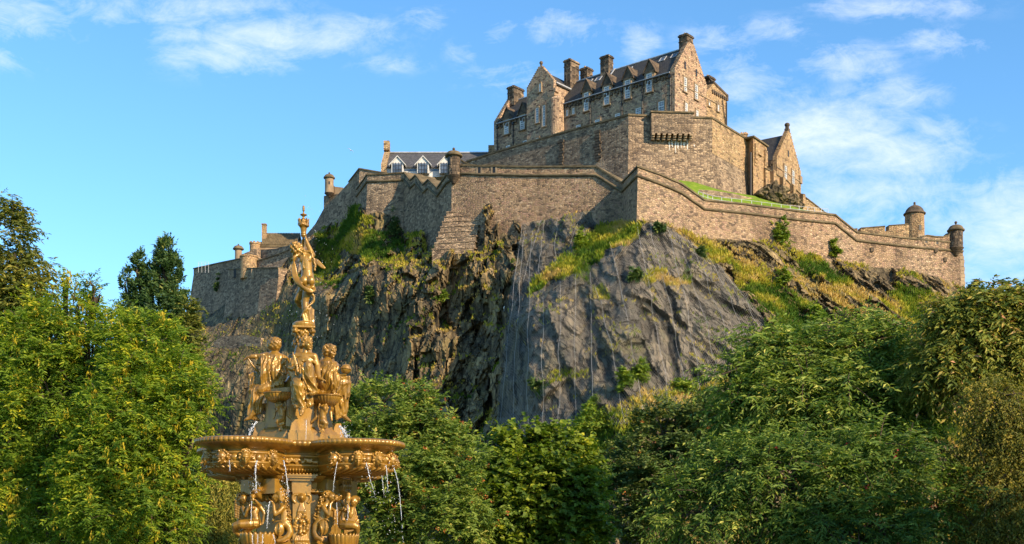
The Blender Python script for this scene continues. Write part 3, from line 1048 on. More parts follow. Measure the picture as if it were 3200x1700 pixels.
# raised crenelated parapets by the two turrets, with square gun loops
for (pa, pb, prof, loops) in (
        (1430, 1560, [(1440, 500), (1452, 508), (1470, 516), (1490, 519), (1564, 519)], [(1498, 532, 10, 18), (1544, 531, 10, 18)]),
        (2862, 2975, [(2868, 745), (2895, 737), (2920, 741), (2945, 742), (2962, 737), (2972, 728)], [(2877, 744, 10, 13), (2894, 752, 9, 14), (2928, 756, 9, 14)])):
    cc = [c for c in CURT]
    rs = wall(cc, prof, 0)
    mb = MB()
    # stands 4 cm proud of the wall behind it
    rs2 = [(p + n * 0.04, n, z) for p, n, z in rs]
    F = []
    wall_mesh(mb, rs2, zof(585 if pa < 2000 else 790, rs2[0][0].y), 1.1)
    mb.build('raised_parapet', M['curtain'], cw)
    mb = MB()
    strip_box(mb, [(p, n, z) for p, n, z in rs2], 0.0, 0.16, 0.14, 1.2)
    mb.build('parapet_coping', M['coping'], cw)
    for (lx, ly, lw, lh) in loops:
        cp = plan_pts(CURT)
        k = max(i for i in range(len(CURT) - 1) if CURT[i][0] <= lx)
        p, _ = hitline(lx, cp[k], cp[k + 1])
        d = (cp[k + 1] - cp[k]).normalized()
        n3 = Vector((d.y, -d.x, 0))
        sc = p.y / FPX
        ctr = Vector((p.x, p.y, zof(ly, p.y))) + n3 * 0.04
        fr = MB()
        for sx in (-1, 1):
            fr.boxax(ctr + Vector((d.x, d.y, 0)) * sx * (lw * sc / 2 + 0.12), Vector((d.x, d.y, 0)), n3, Vector((0, 0, 1)), 0.12, 0.05, lh * sc / 2 + 0.2)
        fr.boxax(ctr + Vector((0, 0, lh * sc / 2 + 0.1)), Vector((d.x, d.y, 0)), n3, Vector((0, 0, 1)), lw * sc / 2 - 0.002, 0.048, 0.1)
        frame = fr.build('embrasure', M['dressed'], cw)
        hole = MB()
        hole.boxax(ctr, Vector((d.x, d.y, 0)), n3, Vector((0, 0, 1)), lw * sc / 2, 0.015, lh * sc / 2)
        hole.build('opening', M['iron'], frame)
turret(cw, 1418, 491, 548, 576, 182.6, 0.93, 1.30, 472, 461, 'ashlar', 'round domed sentry turret on the inner corner where the wall turns dark and stepped', win=[(-45, 507, 0.5, 1.0)])
turret(cw, 2987, 724, 774, 801, 189.4, 1.04, 1.30, 702, 691, 'ashlar', 'round dark domed sentry turret at the right hand end of the wall', win=[(20, 735, 0.3, 0.35)])
# right end return: battered wall running back from the turret
mb = MB()
ra = [(P(3008, 770, 190).xy, Vector((0.5, -0.86)), zof(770, 190)), (P(3014, 800, 206).xy, Vector((0.98, -0.2)), zof(775, 190))]
wall_mesh(mb, ra, 30.0, 2.0, 0.06, 1.2)
mb.build('return_wall', M['curtain'], cw)
qn = MB()
for k in range(18):
    z = zof(800, 190) - 0.3 - k * 0.55
    off = (zof(762, 190) - 1.2 - z) * 0.045
    w = 0.55 if k % 2 else 0.34
    c = P(3008, 800, 190)
    qn.boxax(Vector((c.x - w * 0.6 + off * 0.6, c.y - 0.02 - off * 0.9 - 0.03, z)), Vector((0.97, 0.22, 0)), Vector((0.22, -0.97, 0)), Vector((0, 0, 1)), w, 0.10, 0.25)
qn.build('quoin', M['dressed'], cw)
# stone drain spouts and small loops on the wall face
for (lx, ly) in ((2724, 781), (2924, 783), (2953, 812)):
    cp = plan_pts(CURT)
    k = max(i for i in range(len(CURT) - 1) if CURT[i][0] <= lx)
    p, _ = hitline(lx, cp[k], cp[k + 1])
    b = MB()
    b.box((p.x, p.y - 0.1, zof(ly, p.y)), (0.45, 0.5, 0.6))
    b.build('drain_spout', M['darkstone'], cw)

# --- dark stepped wall falling into the cleft and climbing to the left hand bastion
dw = thing('stepped_wall', 'shadowed wall with saw tooth stepped head running down into the cleft left of the inner turret', 'castle wall', tuple(P(1300, 740, 196)))
ZC = [(1264, 198), (1412, 183)]
ZP = [(1264, 541), (1283, 566), (1300, 549), (1323, 579), (1340, 563), (1367, 590), (1396, 548), (1412, 540)]
res = wall(ZC, ZP, 0)
mb = MB()
wall_mesh(mb, res, 30.0, 1.6, 0.03, 1.2)
mb.build('masonry', M['oldwall'], dw)
mb = MB()
strip_box(mb, res, -0.02, 0.22, 0.18, 3.2)
mb.build('coping', M['coping'], dw)
mb = MB()
cordon(mb, res, 1.1, 0.20)
mb.build('cordon', M['coping'], dw, True)
# stone slab tops of the steps run back as sloping roofs
mb = MB()
for (xa, ya, xb, yb) in ((1264, 541, 1283, 566), (1300, 549, 1323, 579), (1340, 563, 1367, 590)):
    cp = plan_pts(ZC)
    pa, _ = hitline(xa, cp[0], cp[1])
    pb, _ = hitline(xb, cp[0], cp[1])
    A = Vector((pa.x, pa.y, zof(ya, pa.y) + 0.24))
    B = Vector((pb.x, pb.y, zof(yb, pb.y) + 0.24))
    bk = Vector((1.5, 5.0, 0.9))
    mb.prism([A, B, B + bk, A + bk], Vector((0, 0, -0.22)))
mb.build('step_slab', M['coping'], dw)

# --- bastion left of it
bs = thing('left_bastion', 'sunlit square bastion with cordon between the saw tooth wall and the far descending wall', 'castle wall', tuple(P(1205, 690, 199)))
BC = [(1118, 206), (1148, 200.5), (1264, 198)]
BP_ = [(1114, 594), (1148, 547), (1205, 545), (1264, 541)]
res = wall([(1108, 208)] + BC[1:], BP_, 0)
mb = MB()
wall_mesh(mb, res, 34.0, 1.6, 0.05, 1.1)
mb.build('masonry', M['oldwall'], bs)
mb = MB()
strip_box(mb, res, -0.02, 0.2, 0.16, 1.7)
mb.build('coping', M['coping'], bs)
mb = MB()
cordon(mb, res, 1.05, 0.2)
mb.build('cordon', M['coping'], bs, True)

# --- upper return and the long descending wall on the skyline
dl = thing('skyline_wall', 'tall dark rubble wall descending along the skyline to the left, with a small domed turret', 'castle wall', tuple(P(1080, 690, 214)))
DC = [(955, 226), (1123, 209), (1206, 207)]
DP_ = [(955, 736), (985, 700), (1015, 646), (1051, 613), (1090, 570), (1123, 528), (1190, 540), (1206, 541)]
res = wall(DC, DP_, 0)
mb = MB()
wall_mesh(mb, res, 34.0, 1.6, 0.05, 0.5)
mb.build('masonry', M['oldwall'], dl)
mb = MB()
strip_box(mb, res[4:], -0.02, 0.2, 0.14, 1.7)
mb.build('coping', M['coping'], dl)
turret(dl, 1029, 559, 603, 618, 222, 0.78, 1.03, 545, 538, 'dressed', 'small pale domed turret at the foot of the descending skyline wall', win=[(10, 575, 0.25, 0.5)])
mb = MB()
a = P(1036, 586, 223)
b = P(1070, 588, 222)
pw = [(P(1036, 580, 223).xy, Vector((-0.1, -1)), zof(572, 223)), (P(1046, 586, 222.6).xy, Vector((-0.1, -1)), zof(583, 222.6)), (P(1072, 588, 222).xy, Vector((-0.1, -1)), zof(586, 222))]
wall_mesh(mb, pw, zof(660, 222), 1.0)
mb.build('link_parapet', M['dressed'], dl)
mb = MB()
pw = [(P(1012, 640, 224).xy, Vector((-0.3, -1)), zof(612, 224)), (P(1056, 640, 221.6).xy, Vector((-0.3, -1)), zof(606, 221.6))]
wall_mesh(mb, pw, 40.0, 2.0, 0.02, 0.1)
mb.build('turret_base', M['oldwall'], dl)

# --- far left low battery
lw = thing('western_battery', 'low battered rubble battery wall at the far left end of the crag', 'castle wall', tuple(P(720, 960, 215)))
LC = [(605, 236), (692, 227), (806, 216), (940, 208.5)]
LP = [(605, 841), (690, 822), (770, 806), (790, 806), (806, 817), (870, 796), (905, 782), (940, 767)]
res = wall(LC, LP, 0)
mb = MB()
wall_mesh(mb, res, 30.0, 2.0, 0.16, 1.0)
mb.build('masonry', M['oldwall'], lw)
mb = MB()
strip_box(mb, res, -0.02, 0.2, 0.14, 2.0)
mb.build('coping', M['coping'], lw)
mb = MB()
fw = wall([(713, 221), (816, 211), (870, 207.5)], [(713, 843), (760, 840), (816, 839), (870, 838)], 0)
wall_mesh(mb, fw, 34.0, 3.0, 0.12, 1.6)
mb.build('lower_platform', M['oldwall'], lw)
mb = MB()
strip_box(mb, fw, -0.02, 0.18, 0.12, 3.0)
mb.build('platform_coping', M['coping'], lw)
for lx in (735, 763, 790):
    p = P(lx, 855, 211 + (816 - lx) * 10 / 103.0 - 0.1)
    b = MB()
    b.box((p.x, p.y, p.z), (0.42, 0.5, 1.5))
    b.build('gun_loop', M['iron'] if lx == 735 else M['dressed'], lw)
b = MB()
c = P(778, 815, 216.5)
b.lathe(Vector((c.x, c.y, 0)), [(1.5, c.z - 3.2), (1.5, c.z + 0.5), (1.62, c.z + 0.52), (1.62, c.z + 0.75), (1.3, c.z + 0.77)], 24)
b.build('round_buttress', M['golden'], lw)
turret(lw, 745, 781, 813, 813, 224, 0.62, 0.98, 768, 762, 'dressed', 'small round domed turret standing behind the battery parapet')
mb = MB()
pw = wall([(752, 225), (802, 223.5)], [(752, 796), (802, 776)], 0)
wall_mesh(mb, pw, zof(840, 224), 1.2)
mb.build('rear_parapet', M['oldwall'], lw)
mb = MB()
pw = wall([(800, 226), (950, 216)], [(800, 783), (860, 777), (905, 766), (950, 747)], 0)
wall_mesh(mb, pw, zof(850, 224), 1.2)
mb.build('rear_wall', M['oldwall'], lw)
fr = MB()
for dx in (-0.9, -0.3, 0.3, 0.9):
    p = P(636, 838, 222)
    fr.tube([p + Vector((dx, 0, -0.8)), p + Vector((dx, 0, 1.1))], 0.03, 5)
for dz in (0.4, 0.8, 1.1):
    p = P(636, 838, 222)
    fr.tube([p + Vector((-0.9, 0, dz)), p + Vector((0.9, 0, dz))], 0.02, 5)
fr.build('hand_rail', M['steel'], lw)

# --- little house with clay tile roof behind the battery
th = thing('tiled_house', 'low house with ribbed brown tile roof and tall end chimney behind the far left battery', 'house', tuple(P(870, 780, 230)))
mb = MB()
mb.prism([P(806, 782, 228), P(930, 782, 228), P(930, 762, 228), P(806, 766, 228)], (0, 7, 0))
mb.build('wall', M['dressed'], th)
mb = MB()
A, B, C_, D_ = P(815, 766, 227.8), P(926, 766, 227.8), P(938, 729, 231.5), P(829, 729, 231.5)
nn = 22
up_ = (D_ - A)
for k in range(nn):
    p0 = A.lerp(B, (k + 0.5) / nn)
    p1 = D_.lerp(C_, (k + 0.5) / nn)
    steps = 9
    pl, rr = [], []
    for s in range(steps):
        pl.append(p0.lerp(p1, s / steps) + Vector((0, -0.03, 0.06)))
        rr.append(0.155)
        pl.append(p0.lerp(p1, (s + 0.98) / steps) + Vector((0, 0, 0.0)))
        rr.append(0.12)
    mb.tube(pl, rr, 6)
mb.prism([A, B, C_, D_], Vector((0, 0.05, -0.3)))
mb.prism([D_, C_, C_ + Vector((0, 3.5, -2.2)), D_ + Vector((0, 3.5, -2.2))], Vector((0, 0, -0.2)))
mb.build('roof', M['tile'], th)
mb = MB()
c = P(826, 725, 230)
mb.box((c.x, c.y, c.z - 1.2), (0.75, 1.0, 5.0))
mb.box((c.x, c.y, c.z + 1.35), (0.9, 1.15, 0.18))
mb.box((c.x - 0.1, c.y + 0.2, c.z - 3.4), (1.0, 2.6, 2.6))
ch = mb.build('chimney', M['golden'], th)
mb = MB()
c = P(797, 770, 226.8)
mb.lathe(Vector((c.x, c.y, 0)), [(0.95, c.z - 1.4), (0.95, c.z + 0.3), (1.05, c.z + 0.35), (1.05, c.z + 0.55), (0.9, c.z + 0.56)], 20)
for k in range(8):
    a = k * math.pi / 4
    mb.box((c.x + 0.85 * math.cos(a), c.y + 0.85 * math.sin(a), c.z + 0.68), (0.32, 0.32, 0.22))
mb.build('corner_tower', M['golden'], th)
bal = MB()
for k in range(12):
    p = P(812 + k * 3.1, 786, 227.4)
    bal.box((p.x, p.y, p.z), (0.09, 0.12, 0.75))
p = P(829, 780, 227.4)
bal.box((p.x, p.y, p.z + 0.05), (2.4, 0.16, 0.14))
bal.build('balustrade', M['dressed'], th)

# --- low grey barrack with slate roof and three white dormers
bk = thing('slate_barrack', 'long low building with grey slate roof and three white gabled dormers behind the left bastion', 'building', tuple(P(1360, 540, 216)))
EY, RY = 211.0, 216.5
mb = MB()
mb.prism([P(1203, 560, EY), P(1530, 545, EY), P(1530, 521, EY), P(1203, 521, EY)], (0, 10, 0))
mb.build('wall', M['offwhite'], bk)
mb = MB()
A, B, C_, D_ = P(1206, 521, EY - 0.3), P(1530, 521, EY - 0.3), P(1530, 478, RY), P(1206, 478, RY)
mb.prism([A, B, C_, D_], Vector((0, 0.1, -0.2)))
mb.prism([D_, C_, C_ + Vector((0, 5, -3.3)), D_ + Vector((0, 5, -3.3))], Vector((0, 0, -0.15)))
rf = mb.build('roof', M['slate_grey'], bk)
mb = MB()
mb.boxax((D_ + C_) / 2 + Vector((0, 0, 0.08)), Vector((1, 0, 0)), Vector((0, 1, 0)), Vector((0, 0, 1)), (C_ - D_).length / 2, 0.18, 0.09)
mb.build('ridge_cap', M['lead'], rf)
gb = MB()
g0 = P(1200, 521, EY - 0.5)
x0 = P(1200, 521, EY).x
zt = zof(478, RY)
zl = zof(521, EY)
gb.prism([(x0 - 0.45, EY - 0.5, zl - 2.6), (x0 - 0.45, EY - 0.5, zl + 0.3), (x0 - 0.45, RY, zt + 0.55), (x0 - 0.45, RY + 5.5, zl + 0.3), (x0 - 0.45, RY + 5.5, zl - 2.6)], (0.9, 0, 0))
gb.box((x0, RY - 0.6, zt + 0.9), (1.0, 1.5, 1.6))
gb.build('gable_wall', M['golden'], bk)
x1 = P(1527, 521, EY).x
gb = MB()
gb.box((x1 + 0.4, RY - 0.2, zt + 0.3), (1.1, 1.3, 1.6))
gb.build('chimney', M['golden'], bk)
for k, dx in enumerate((1242, 1322, 1392)):
    w, s = 1.0, 1.0
    f0 = P(dx, 541, EY - 1.2)
    ze, za = zof(508, EY - 1.2), zof(487, EY - 1.2)
    db = MB()
    db.prism([(f0.x - w, f0.y, f0.z), (f0.x + w, f0.y, f0.z), (f0.x + w, f0.y, ze), (f0.x, f0.y, za - 0.12), (f0.x - w, f0.y, ze)], (0, 4.0, 0))
    d = db.build('dormer', M['offwhite'], bk)
    rb = MB()
    for sx in (-1, 1):
        a0 = Vector((f0.x + sx * (w + 0.42), f0.y - 0.25, ze - 0.38))
        a1 = Vector((f0.x, f0.y - 0.25, za + 0.02))
        pl = [a0, a1, a1 + Vector((0, 4.6, 0)), a0 + Vector((0, 3.2, 0))]
        rb.prism(pl if sx < 0 else pl[::-1], Vector((0, 0, -0.16)))
    rb.build('dormer_roof', M['offwhite'], d)
    wb = MB()
    wb.boxax((f0.x, f0.y - 0.03, (f0.z + ze) / 2 - 0.05), Vector((1, 0, 0)), Vector((0, 1, 0)), Vector((0, 0, 1)), w * 0.72, 0.05, (ze - f0.z) / 2 - 0.1)
    wb.build('window', M['glass'], d)
    fb = MB()
    for sx in (-0.72, -0.25, 0.25, 0.72):
        fb.box((f0.x + sx * w, f0.y - 0.1, (f0.z + ze) / 2), (0.08, 0.06, ze - f0.z))
    for sz in (0.3, 0.68):
        fb.box((f0.x, f0.y - 0.1, f0.z + (ze - f0.z) * sz), (w * 1.44, 0.05, 0.07))
    fb.build('window_frame', M['iron'], d)
a = P(1258, 533, EY - 0.03)
for (xa, xb) in ((1256, 1304), (1338, 1376)):
    bb = MB()
    pa, pb = P(xa, 528, EY), P(xb, 535, EY)
    bb.box(((pa.x + pb.x) / 2, EY - 0.02, (pa.z + pb.z) / 2), (pb.x - pa.x, 0.06, pa.z - pb.z))
    bb.build('strip_window', M['glass'], bk)

# --- stepped buttress below the inner turret
sb = thing('stepped_buttress', 'battered rubble buttress built in eight set back courses below the inner turret', 'buttress', tuple(P(1430, 800, 178)))
mb = MB()
lx = [1395, 1388, 1382, 1376, 1370, 1364, 1358, 1350, 1340]
ly = [655, 669, 685, 701, 718, 735, 752, 772]
rxx = [1501, 1500, 1497, 1494, 1491, 1487, 1484, 1480]
yb = [181.6, 181.2, 180.8, 180.4, 180.0, 179.6, 179.2, 178.8]
for k in range(8):
    z1 = zof(ly[k], yb[k])
    z0 = zof(ly[k + 1], yb[k]) if k < 7 else zof(835, yb[k])
    a, b = P(lx[k], ly[k], yb[k] + 1.2), P(rxx[k], ly[k], yb[k])
    mb.prism([(a.x, a.y, z0), (b.x, b.y, z0), (b.x, b.y, z1), (a.x, a.y, z1)], (0.6, 5, 0))
    mb.prism([(a.x - 0.05, a.y - 0.08, z1 - 0.14), (b.x + 0.05, b.y - 0.08, z1 - 0.14), (b.x + 0.05, b.y - 0.08, z1 + 0.02), (a.x - 0.05, a.y - 0.08, z1 + 0.02)], (0.5, 1.0, 0))
mb.build('masonry', M['oldwall'], sb)

# small retaining wall low on the left of the crag
rw = MB()
pr = wall([(668, 211.6), (815, 203.6)], [(668, 1068), (690, 1052), (760, 1046), (815, 1056)], 0)
wall_mesh(rw, pr, zof(1160, 198), 2.5)
# dark rubble colour stands in for the shadow this wall lies in
tag(rw.build('retaining_wall', M['oldwall']), 'short rough rubble retaining wall set into the lower left face of the crag', 'wall')

# ------------------------------------------------------------------ inner rampart
ir = thing('inner_rampart', 'massive battered upper rampart with projecting bracketed box above the green slope', 'castle wall', tuple(P(2225, 590, 182)))
hd = Vector((-0.764, 0.645))
Cc = P(1964, 361, 182).xy
Lq = Cc + hd * 44
lpx = CX + FPX * Lq.x / Lq.y
IC = [(lpx, Lq.y), (1964, 182), (2225, 183.3), (2336, 192.7)]
zC = zof(361, 182)
IP_ = [(lpx, HZ - (zC - 5.0 - CZ) * FPX / Lq.y), (1461, 506), (1547, 478), (1650, 447), (1800, 405), (1964, 361), (2033, 365), (2166, 369), (2225, 371), (2336, 439)]
res = wall(IC, IP_, 0)
mb = MB()
wall_mesh(mb, res, 46.0, 2.2, 0.10, 5.2)
mb.build('masonry', M['inner'], ir)
mb = MB()
strip_box(mb, res, -0.02, 0.26, 0.16, 2.2)
mb.build('coping', M['coping'], ir)
# upper courses of the right face are paler: a refaced band, 3 cm proud
mb = MB()
k1 = [r_ for r_ in res if r_[0].x >= P(2225, 371, 183.3).x - 0.01]
rs2 = [(p + n * 0.03, n, z - 0.03) for p, n, z in k1]
wall_mesh(mb, rs2, rs2[0][2] - 5.0, 0.5)
mb.build('refaced_band', M['golden'], ir)
# projecting box on corbels
bA, bB = P(2036, 350, 181.2), P(2166, 352, 181.6)
dd = (bB - bA)
dd.z = 0
dd.normalize()
nn3 = Vector((dd.y, -dd.x, 0))
z1, z0 = zof(350, 181), zof(414, 181)
mb = MB()
mb.prism([(bA.x, bA.y, z0), (bB.x, bB.y, z0), (bB.x, bB.y, z1), (bA.x, bA.y, z1)], -nn3 * 2.6)
bx_ = mb.build('projecting_box', M['inner'], ir)
mb = MB()
cc = (bA + bB) / 2
mb.boxax(Vector((cc.x, cc.y, z1 + 0.11)) - nn3 * 1.2, dd, nn3, Vector((0, 0, 1)), (bB - bA).length / 2 + 0.15, 1.4, 0.11)
mb.build('box_coping', M['coping'], bx_)
for k in range(8):
    f = (k + 0.35) / 7.7
    c = bA.lerp(bB, f)
    b = MB()
    for s in range(3):
        b.boxax(Vector((c.x, c.y, z0 - 0.15 - s * 0.24)) - nn3 * (0.5 + 0.14 * s), dd, nn3, Vector((0, 0, 1)), 0.22 - s * 0.003, 0.56 - 0.14 * s, 0.12)
    b.build('corbel', M['dressed'], bx_)
# lime streaks under the box
for k, (sx, w, y0_, y1_) in enumerate(((2092, 5, 434, 470), (2101, 7, 434, 460), (2111, 5, 434, 478), (2119, 8, 434, 466), (2129, 6, 434, 464), (2138, 8, 433, 462), (2148, 6, 436, 468), (2170, 4, 452, 459))):
    p, _ = hitline(sx, Cc, P(2225, 371, 183.3).xy)
    s = p.y / FPX
    zt_, zb2 = zof(y0_, p.y), zof(y1_, p.y)
    b = MB()
    rr = random.Random(k)
    zk = zC - 5.2
    pl = []
    for j in range(9):
        z = zt_ + (zb2 - zt_) * j / 8
        off = max(0, zk - z) * 0.10 + 0.02
        w_ = w * s * 0.5 * (1.0 - 0.75 * (j / 8) ** 1.5) * rr.uniform(0.6, 1.2)
        pl.append((Vector((p.x + rr.uniform(-0.06, 0.06), p.y - off, z)), w_))
    for (a_, wa), (b_, wb_) in zip(pl[:-1], pl[1:]):
        b.prism([b_ + Vector((-wb_, 0, 0)), b_ + Vector((wb_, 0, 0)), a_ + Vector((wa, 0, 0)), a_ + Vector((-wa, 0, 0))], Vector((0, 0.15, 0)))
    b.build('lime_streak', M['lime'], ir)
# dark columns of projecting toothing stones on the shaded left face
for tx in (1755, 1868):
    p, _ = hitline(tx, Cc, Lq)
    n3 = Vector((-0.645, -0.764, 0))
    b = MB()
    zt_ = float(np.interp(tx, [q[0] for q in IP_], [q[1] for q in IP_]))
    zz = zof(zt_, p.y) - 1.2
    rr = random.Random(tx)
    for k in range(11):
        z = zz - k * 0.42
        off = max(0, (zz + 1.2 - 5.2) - z) * 0.10
        b.boxax(Vector((p.x, p.y, z)) + n3 * (off + 0.05) + Vector((-0.764, 0.645, 0)) * rr.uniform(-0.15, 0.15), Vector((-0.764, 0.645, 0)), n3, Vector((0, 0, 1)), rr.uniform(0.3, 0.6), 0.14, 0.17)
    b.build('toothing', M['darkstone'], ir)

# --- square tower block and lower walls at the right
et = thing('square_tower', 'small square golden tower with corbelled head at the right end of the upper rampart', 'tower', tuple(P(2370, 600, 192)))
a0, a1, a2 = P(2336, 437, 192.2), P(2354, 430, 191.0), P(2396, 458, 195.3)
ztop = a1.z
mb = MB()
bas = [Vector((a0.x + 0.3, a0.y, 0)), Vector((a1.x, a1.y, 0)), Vector((a2.x, a2.y, 0)), Vector((a2.x - 1.5, a2.y + 2.5, 0)), Vector((a0.x - 1, a0.y + 4, 0))]
mb.prism([(q.x, q.y, ztop) for q in bas], (0, 0, -16))
mb.build('wall', M['golden'], et)
mb = MB()
dR = (a2 - a1)
dR.z = 0
LR = dR.length
dR.normalize()
nR = Vector((dR.y, -dR.x, 0))
mb.boxax(Vector(((a1.x + a2.x) / 2, (a1.y + a2.y) / 2, ztop + 0.12)) - nR * 1.0, dR, nR, Vector((0, 0, 1)), LR / 2 + 0.25, 1.25, 0.12)
mb.build('coping', M['coping'], et)
mb = MB()
for f, w in ((0.14, 0.28), (0.86, 0.35)):
    c = Vector((a1.x, a1.y, 0)) + dR * LR * f
    for s, (h0, h1, o) in enumerate(((0.8, 3.2, 0.30), (3.2, 3.7, 0.2), (3.7, 4.1, 0.1))):
        mb.boxax(Vector((c.x, c.y, ztop - (h0 + h1) / 2)) + nR * o / 2, dR, nR, Vector((0, 0, 1)), w + 0.12, o / 2 + 0.01, (h1 - h0) / 2)
c = Vector((a1.x, a1.y, 0)) + dR * LR * 0.45
mb.boxax(Vector((c.x, c.y, ztop - 2.0)) + nR * 0.1, dR, nR, Vector((0, 0, 1)), 0.7, 0.12, 0.12)
mb.build('corbelling', M['golden'], et)
mb = MB()
c = P(2345, 480, 191.4)
mb.tube([(c.x, c.y - 0.2, ztop - 2.2), (c.x, c.y - 0.2, ztop - 11)], 0.16, 8)
mb.build('down_pipe', M['iron'], et)

ew = thing('terrace_wall', 'buttressed terrace wall stepping down to the right below the small gabled house', 'castle wall', tuple(P(2470, 640, 199)))
EC = [(2392, 194.0), (2500, 201), (2600, 207)]
EP_ = [(2392, 528), (2418, 540), (2440, 556), (2460, 566), (2475, 585), (2500, 606), (2535, 632), (2600, 682)]
res = wall(EC, EP_, 0)
mb = MB()
wall_mesh(mb, res, 40.0, 1.5, 0.04, 0.3)
mb.build('masonry', M['golden'], ew)
mb = MB()
strip_box(mb, res, -0.02, 0.18, 0.12, 1.5)
mb.build('coping', M['coping'], ew)
cp = plan_pts(EC)
for bx2, bt in ((2410, 537), (2440, 558), (2472, 584), (2502, 610)):
    k = 0 if bx2 < 2500 else 1
    p, _ = hitline(bx2, cp[k], cp[k + 1])
    d = (cp[k + 1] - cp[k]).normalized()
    n3 = Vector((d.y, -d.x, 0))
    b = MB()
    zt_ = zof(bt, p.y)
    b.boxax(Vector((p.x, p.y, zt_ - 5)) + n3 * 0.2, Vector((d.x, d.y, 0)), n3, Vector((0, 0, 1)), 0.35, 0.5, 5.05)
    b.build('buttress', M['golden'], ew)

# ------------------------------------------------------------------ windows
def window(parent, O, a, n, w, h, cols=3, rows=5, arch=False, surround=True, sill=True):
    """sash window: pane with white bars in a dressed stone surround that stands proud of the wall"""
    up3 = Vector((0, 0, 1))
    O = Vector(O)
    pm = MB()
    pm.boxax(O + n * 0.02, a, n, up3, w / 2, 0.02, h / 2)
    pane = pm.build('window', M['glass'], parent)
    fm = MB()
    th_ = 0.06
    for k in range(cols + 1):
        x = -w / 2 + w * k / cols
        tk = th_ if k in (0, cols) else 0.022
        fm.boxax(O + n * 0.055 + a * max(-w / 2 + tk, min(w / 2 - tk, x)), a, n, up3, tk, 0.02, h / 2)
    for k in range(rows + 1):
        z = -h / 2 + h * k / rows
        tk = th_ if k in (0, rows) else (0.045 if k == rows // 2 else 0.02)
        fm.boxax(O + n * 0.058 + up3 * max(-h / 2 + tk, min(h / 2 - tk, z)), a, n, up3, w / 2, 0.021, tk)
    fm.build('sash', M['white'], pane)
    if surround:
        sm = MB()
        sw = 0.20
        for sx in (-1, 1):
            sm.boxax(O + n * 0.07 + a * sx * (w / 2 + sw / 2), a, n, up3, sw / 2, 0.09, h / 2 + 0.1)
        sm.boxax(O + n * 0.07 + up3 * (h / 2 + 0.13), a, n, up3, w / 2 + (sw if not arch else 0.1), 0.092, 0.12)
        if sill:
            sm.boxax(O + n * 0.10 - up3 * (h / 2 + 0.10), a, n, up3, w / 2 + sw + 0.08, 0.14, 0.09)
        sm.build('surround', M['dressed'], pane)
    return pane


# ------------------------------------------------------------------ the big hall on top
A0 = P(2108.6, 221, 190)
A2 = A0.xy
e2d = Vector((0.645, 0.764))
hall = thing('castle_hall', 'large pink rubble hall with crow stepped gables, tall chimneys and dormer windows crowning the rock', 'castle building', (A2.x, A2.y, zof(355, 190)))
d3, e3, n3h = Vector((hd.x, hd.y, 0)), Vector((e2d.x, e2d.y, 0)), Vector((-e2d.x, -e2d.y, 0))
up3 = Vector((0, 0, 1))
ZE = zof(221, 190)             # eaves
ZB = 58.0
LEN, WID = 36.4, 9.2
ZR = ZE + 5.15


def H(s, t_, z):
    return Vector((A2.x, A2.y, 0)) + d3 * s + e3 * t_ + up3 * z


def fac(px, py, t_=0.0):
    a = H(0, t_, 0).xy
    p, s = hitline(px, a, a + hd)
    return s, zof(py, p.y)


def gab(px, py, s_=0.0):
    a = H(s_, 0, 0).xy
    p, s = hitline(px, a, a + e2d)
    return s, zof(py, p.y)


mb = MB()
mb.prism([H(LEN - 0.3, 0, ZB), H(0.3, 0, ZB), H(0.3, 0, ZE), H(LEN - 0.3, 0, ZE)], e3 * WID)
mb.build('wall', M['hosp'], hall)


def crow_gable(s0, s1, name, n_step, chim=True):
    """stepped gable wall slab between s0 and s1 (thickness)"""
    g = MB()
    prof = [(-0.04, ZB), (-0.04, ZE + 0.15)]
    hw = WID / 2
    cw_ = 0.75
    for k in range(n_step):
        f0, f1 = k / n_step, (k + 1) / n_step
        t0 = (hw - cw_) * f0
        t1 = (hw - cw_) * f1
        zz = ZE + 0.25 + (ZR - ZE + 0.15) * f1
        prof += [(t0 - 0.04, zz), (t1 - 0.04, zz)]
    prof.append((hw - cw_, ZR + 0.5))
    full = prof + [(WID - t_, z) for t_, z in prof[::-1]]
    poly = [H(s0, t_, z) for t_, z in full]
    if s1 < s0:
        poly = poly[::-1]
    g.prism(poly[::-1], d3 * (s1 - s0))
    return g.build(name, M['hosp'], hall)


gr = crow_gable(-0.05, 0.75, 'gable', 16)
gr['label'] = 'bright sunlit crow stepped right gable'
gl = crow_gable(LEN - 0.6, LEN + 0.05, 'gable', 16)
# roofs
mb = MB()
mb.prism([H(LEN - 0.6, -0.25, ZE - 0.1), H(0.75, -0.25, ZE - 0.1), H(0.75, WID / 2, ZR), H(LEN - 0.6, WID / 2, ZR)], up3 * -0.22)
mb.prism([H(0.75, WID + 0.25, ZE - 0.1), H(LEN - 0.6, WID + 0.25, ZE - 0.1), H(LEN - 0.6, WID / 2, ZR), H(0.75, WID / 2, ZR)], up3 * -0.22)
roof = mb.build('roof', M['slate'], hall)
mb = MB()
mb.tube([H(0.75, WID / 2, ZR + 0.04), H(LEN - 0.6, WID / 2, ZR + 0.04)], 0.13, 8)
mb.build('ridge_flashing', M['lead'], roof)
mb = MB()
mb.boxax(H(LEN / 2, -0.34, ZE - 0.13), d3, e3, up3, LEN / 2 - 0.7, 0.08, 0.055)
mb.build('gutter', M['lead'], hall)
# corbel table below the eaves
mb = MB()
for k in range(58):
    s = 0.9 + k * 0.6
    mb.boxax(H(s, -0.13, ZE - 0.55 - (0.0 if k % 2 else 0.22)), d3, e3, up3, 0.16, 0.135, 0.22)
mb.boxax(H(LEN / 2, -0.16, ZE - 0.27), d3, e3, up3, LEN / 2 - 0.72, 0.15, 0.06)
mb.build('corbel_table', M['darkstone'], hall)


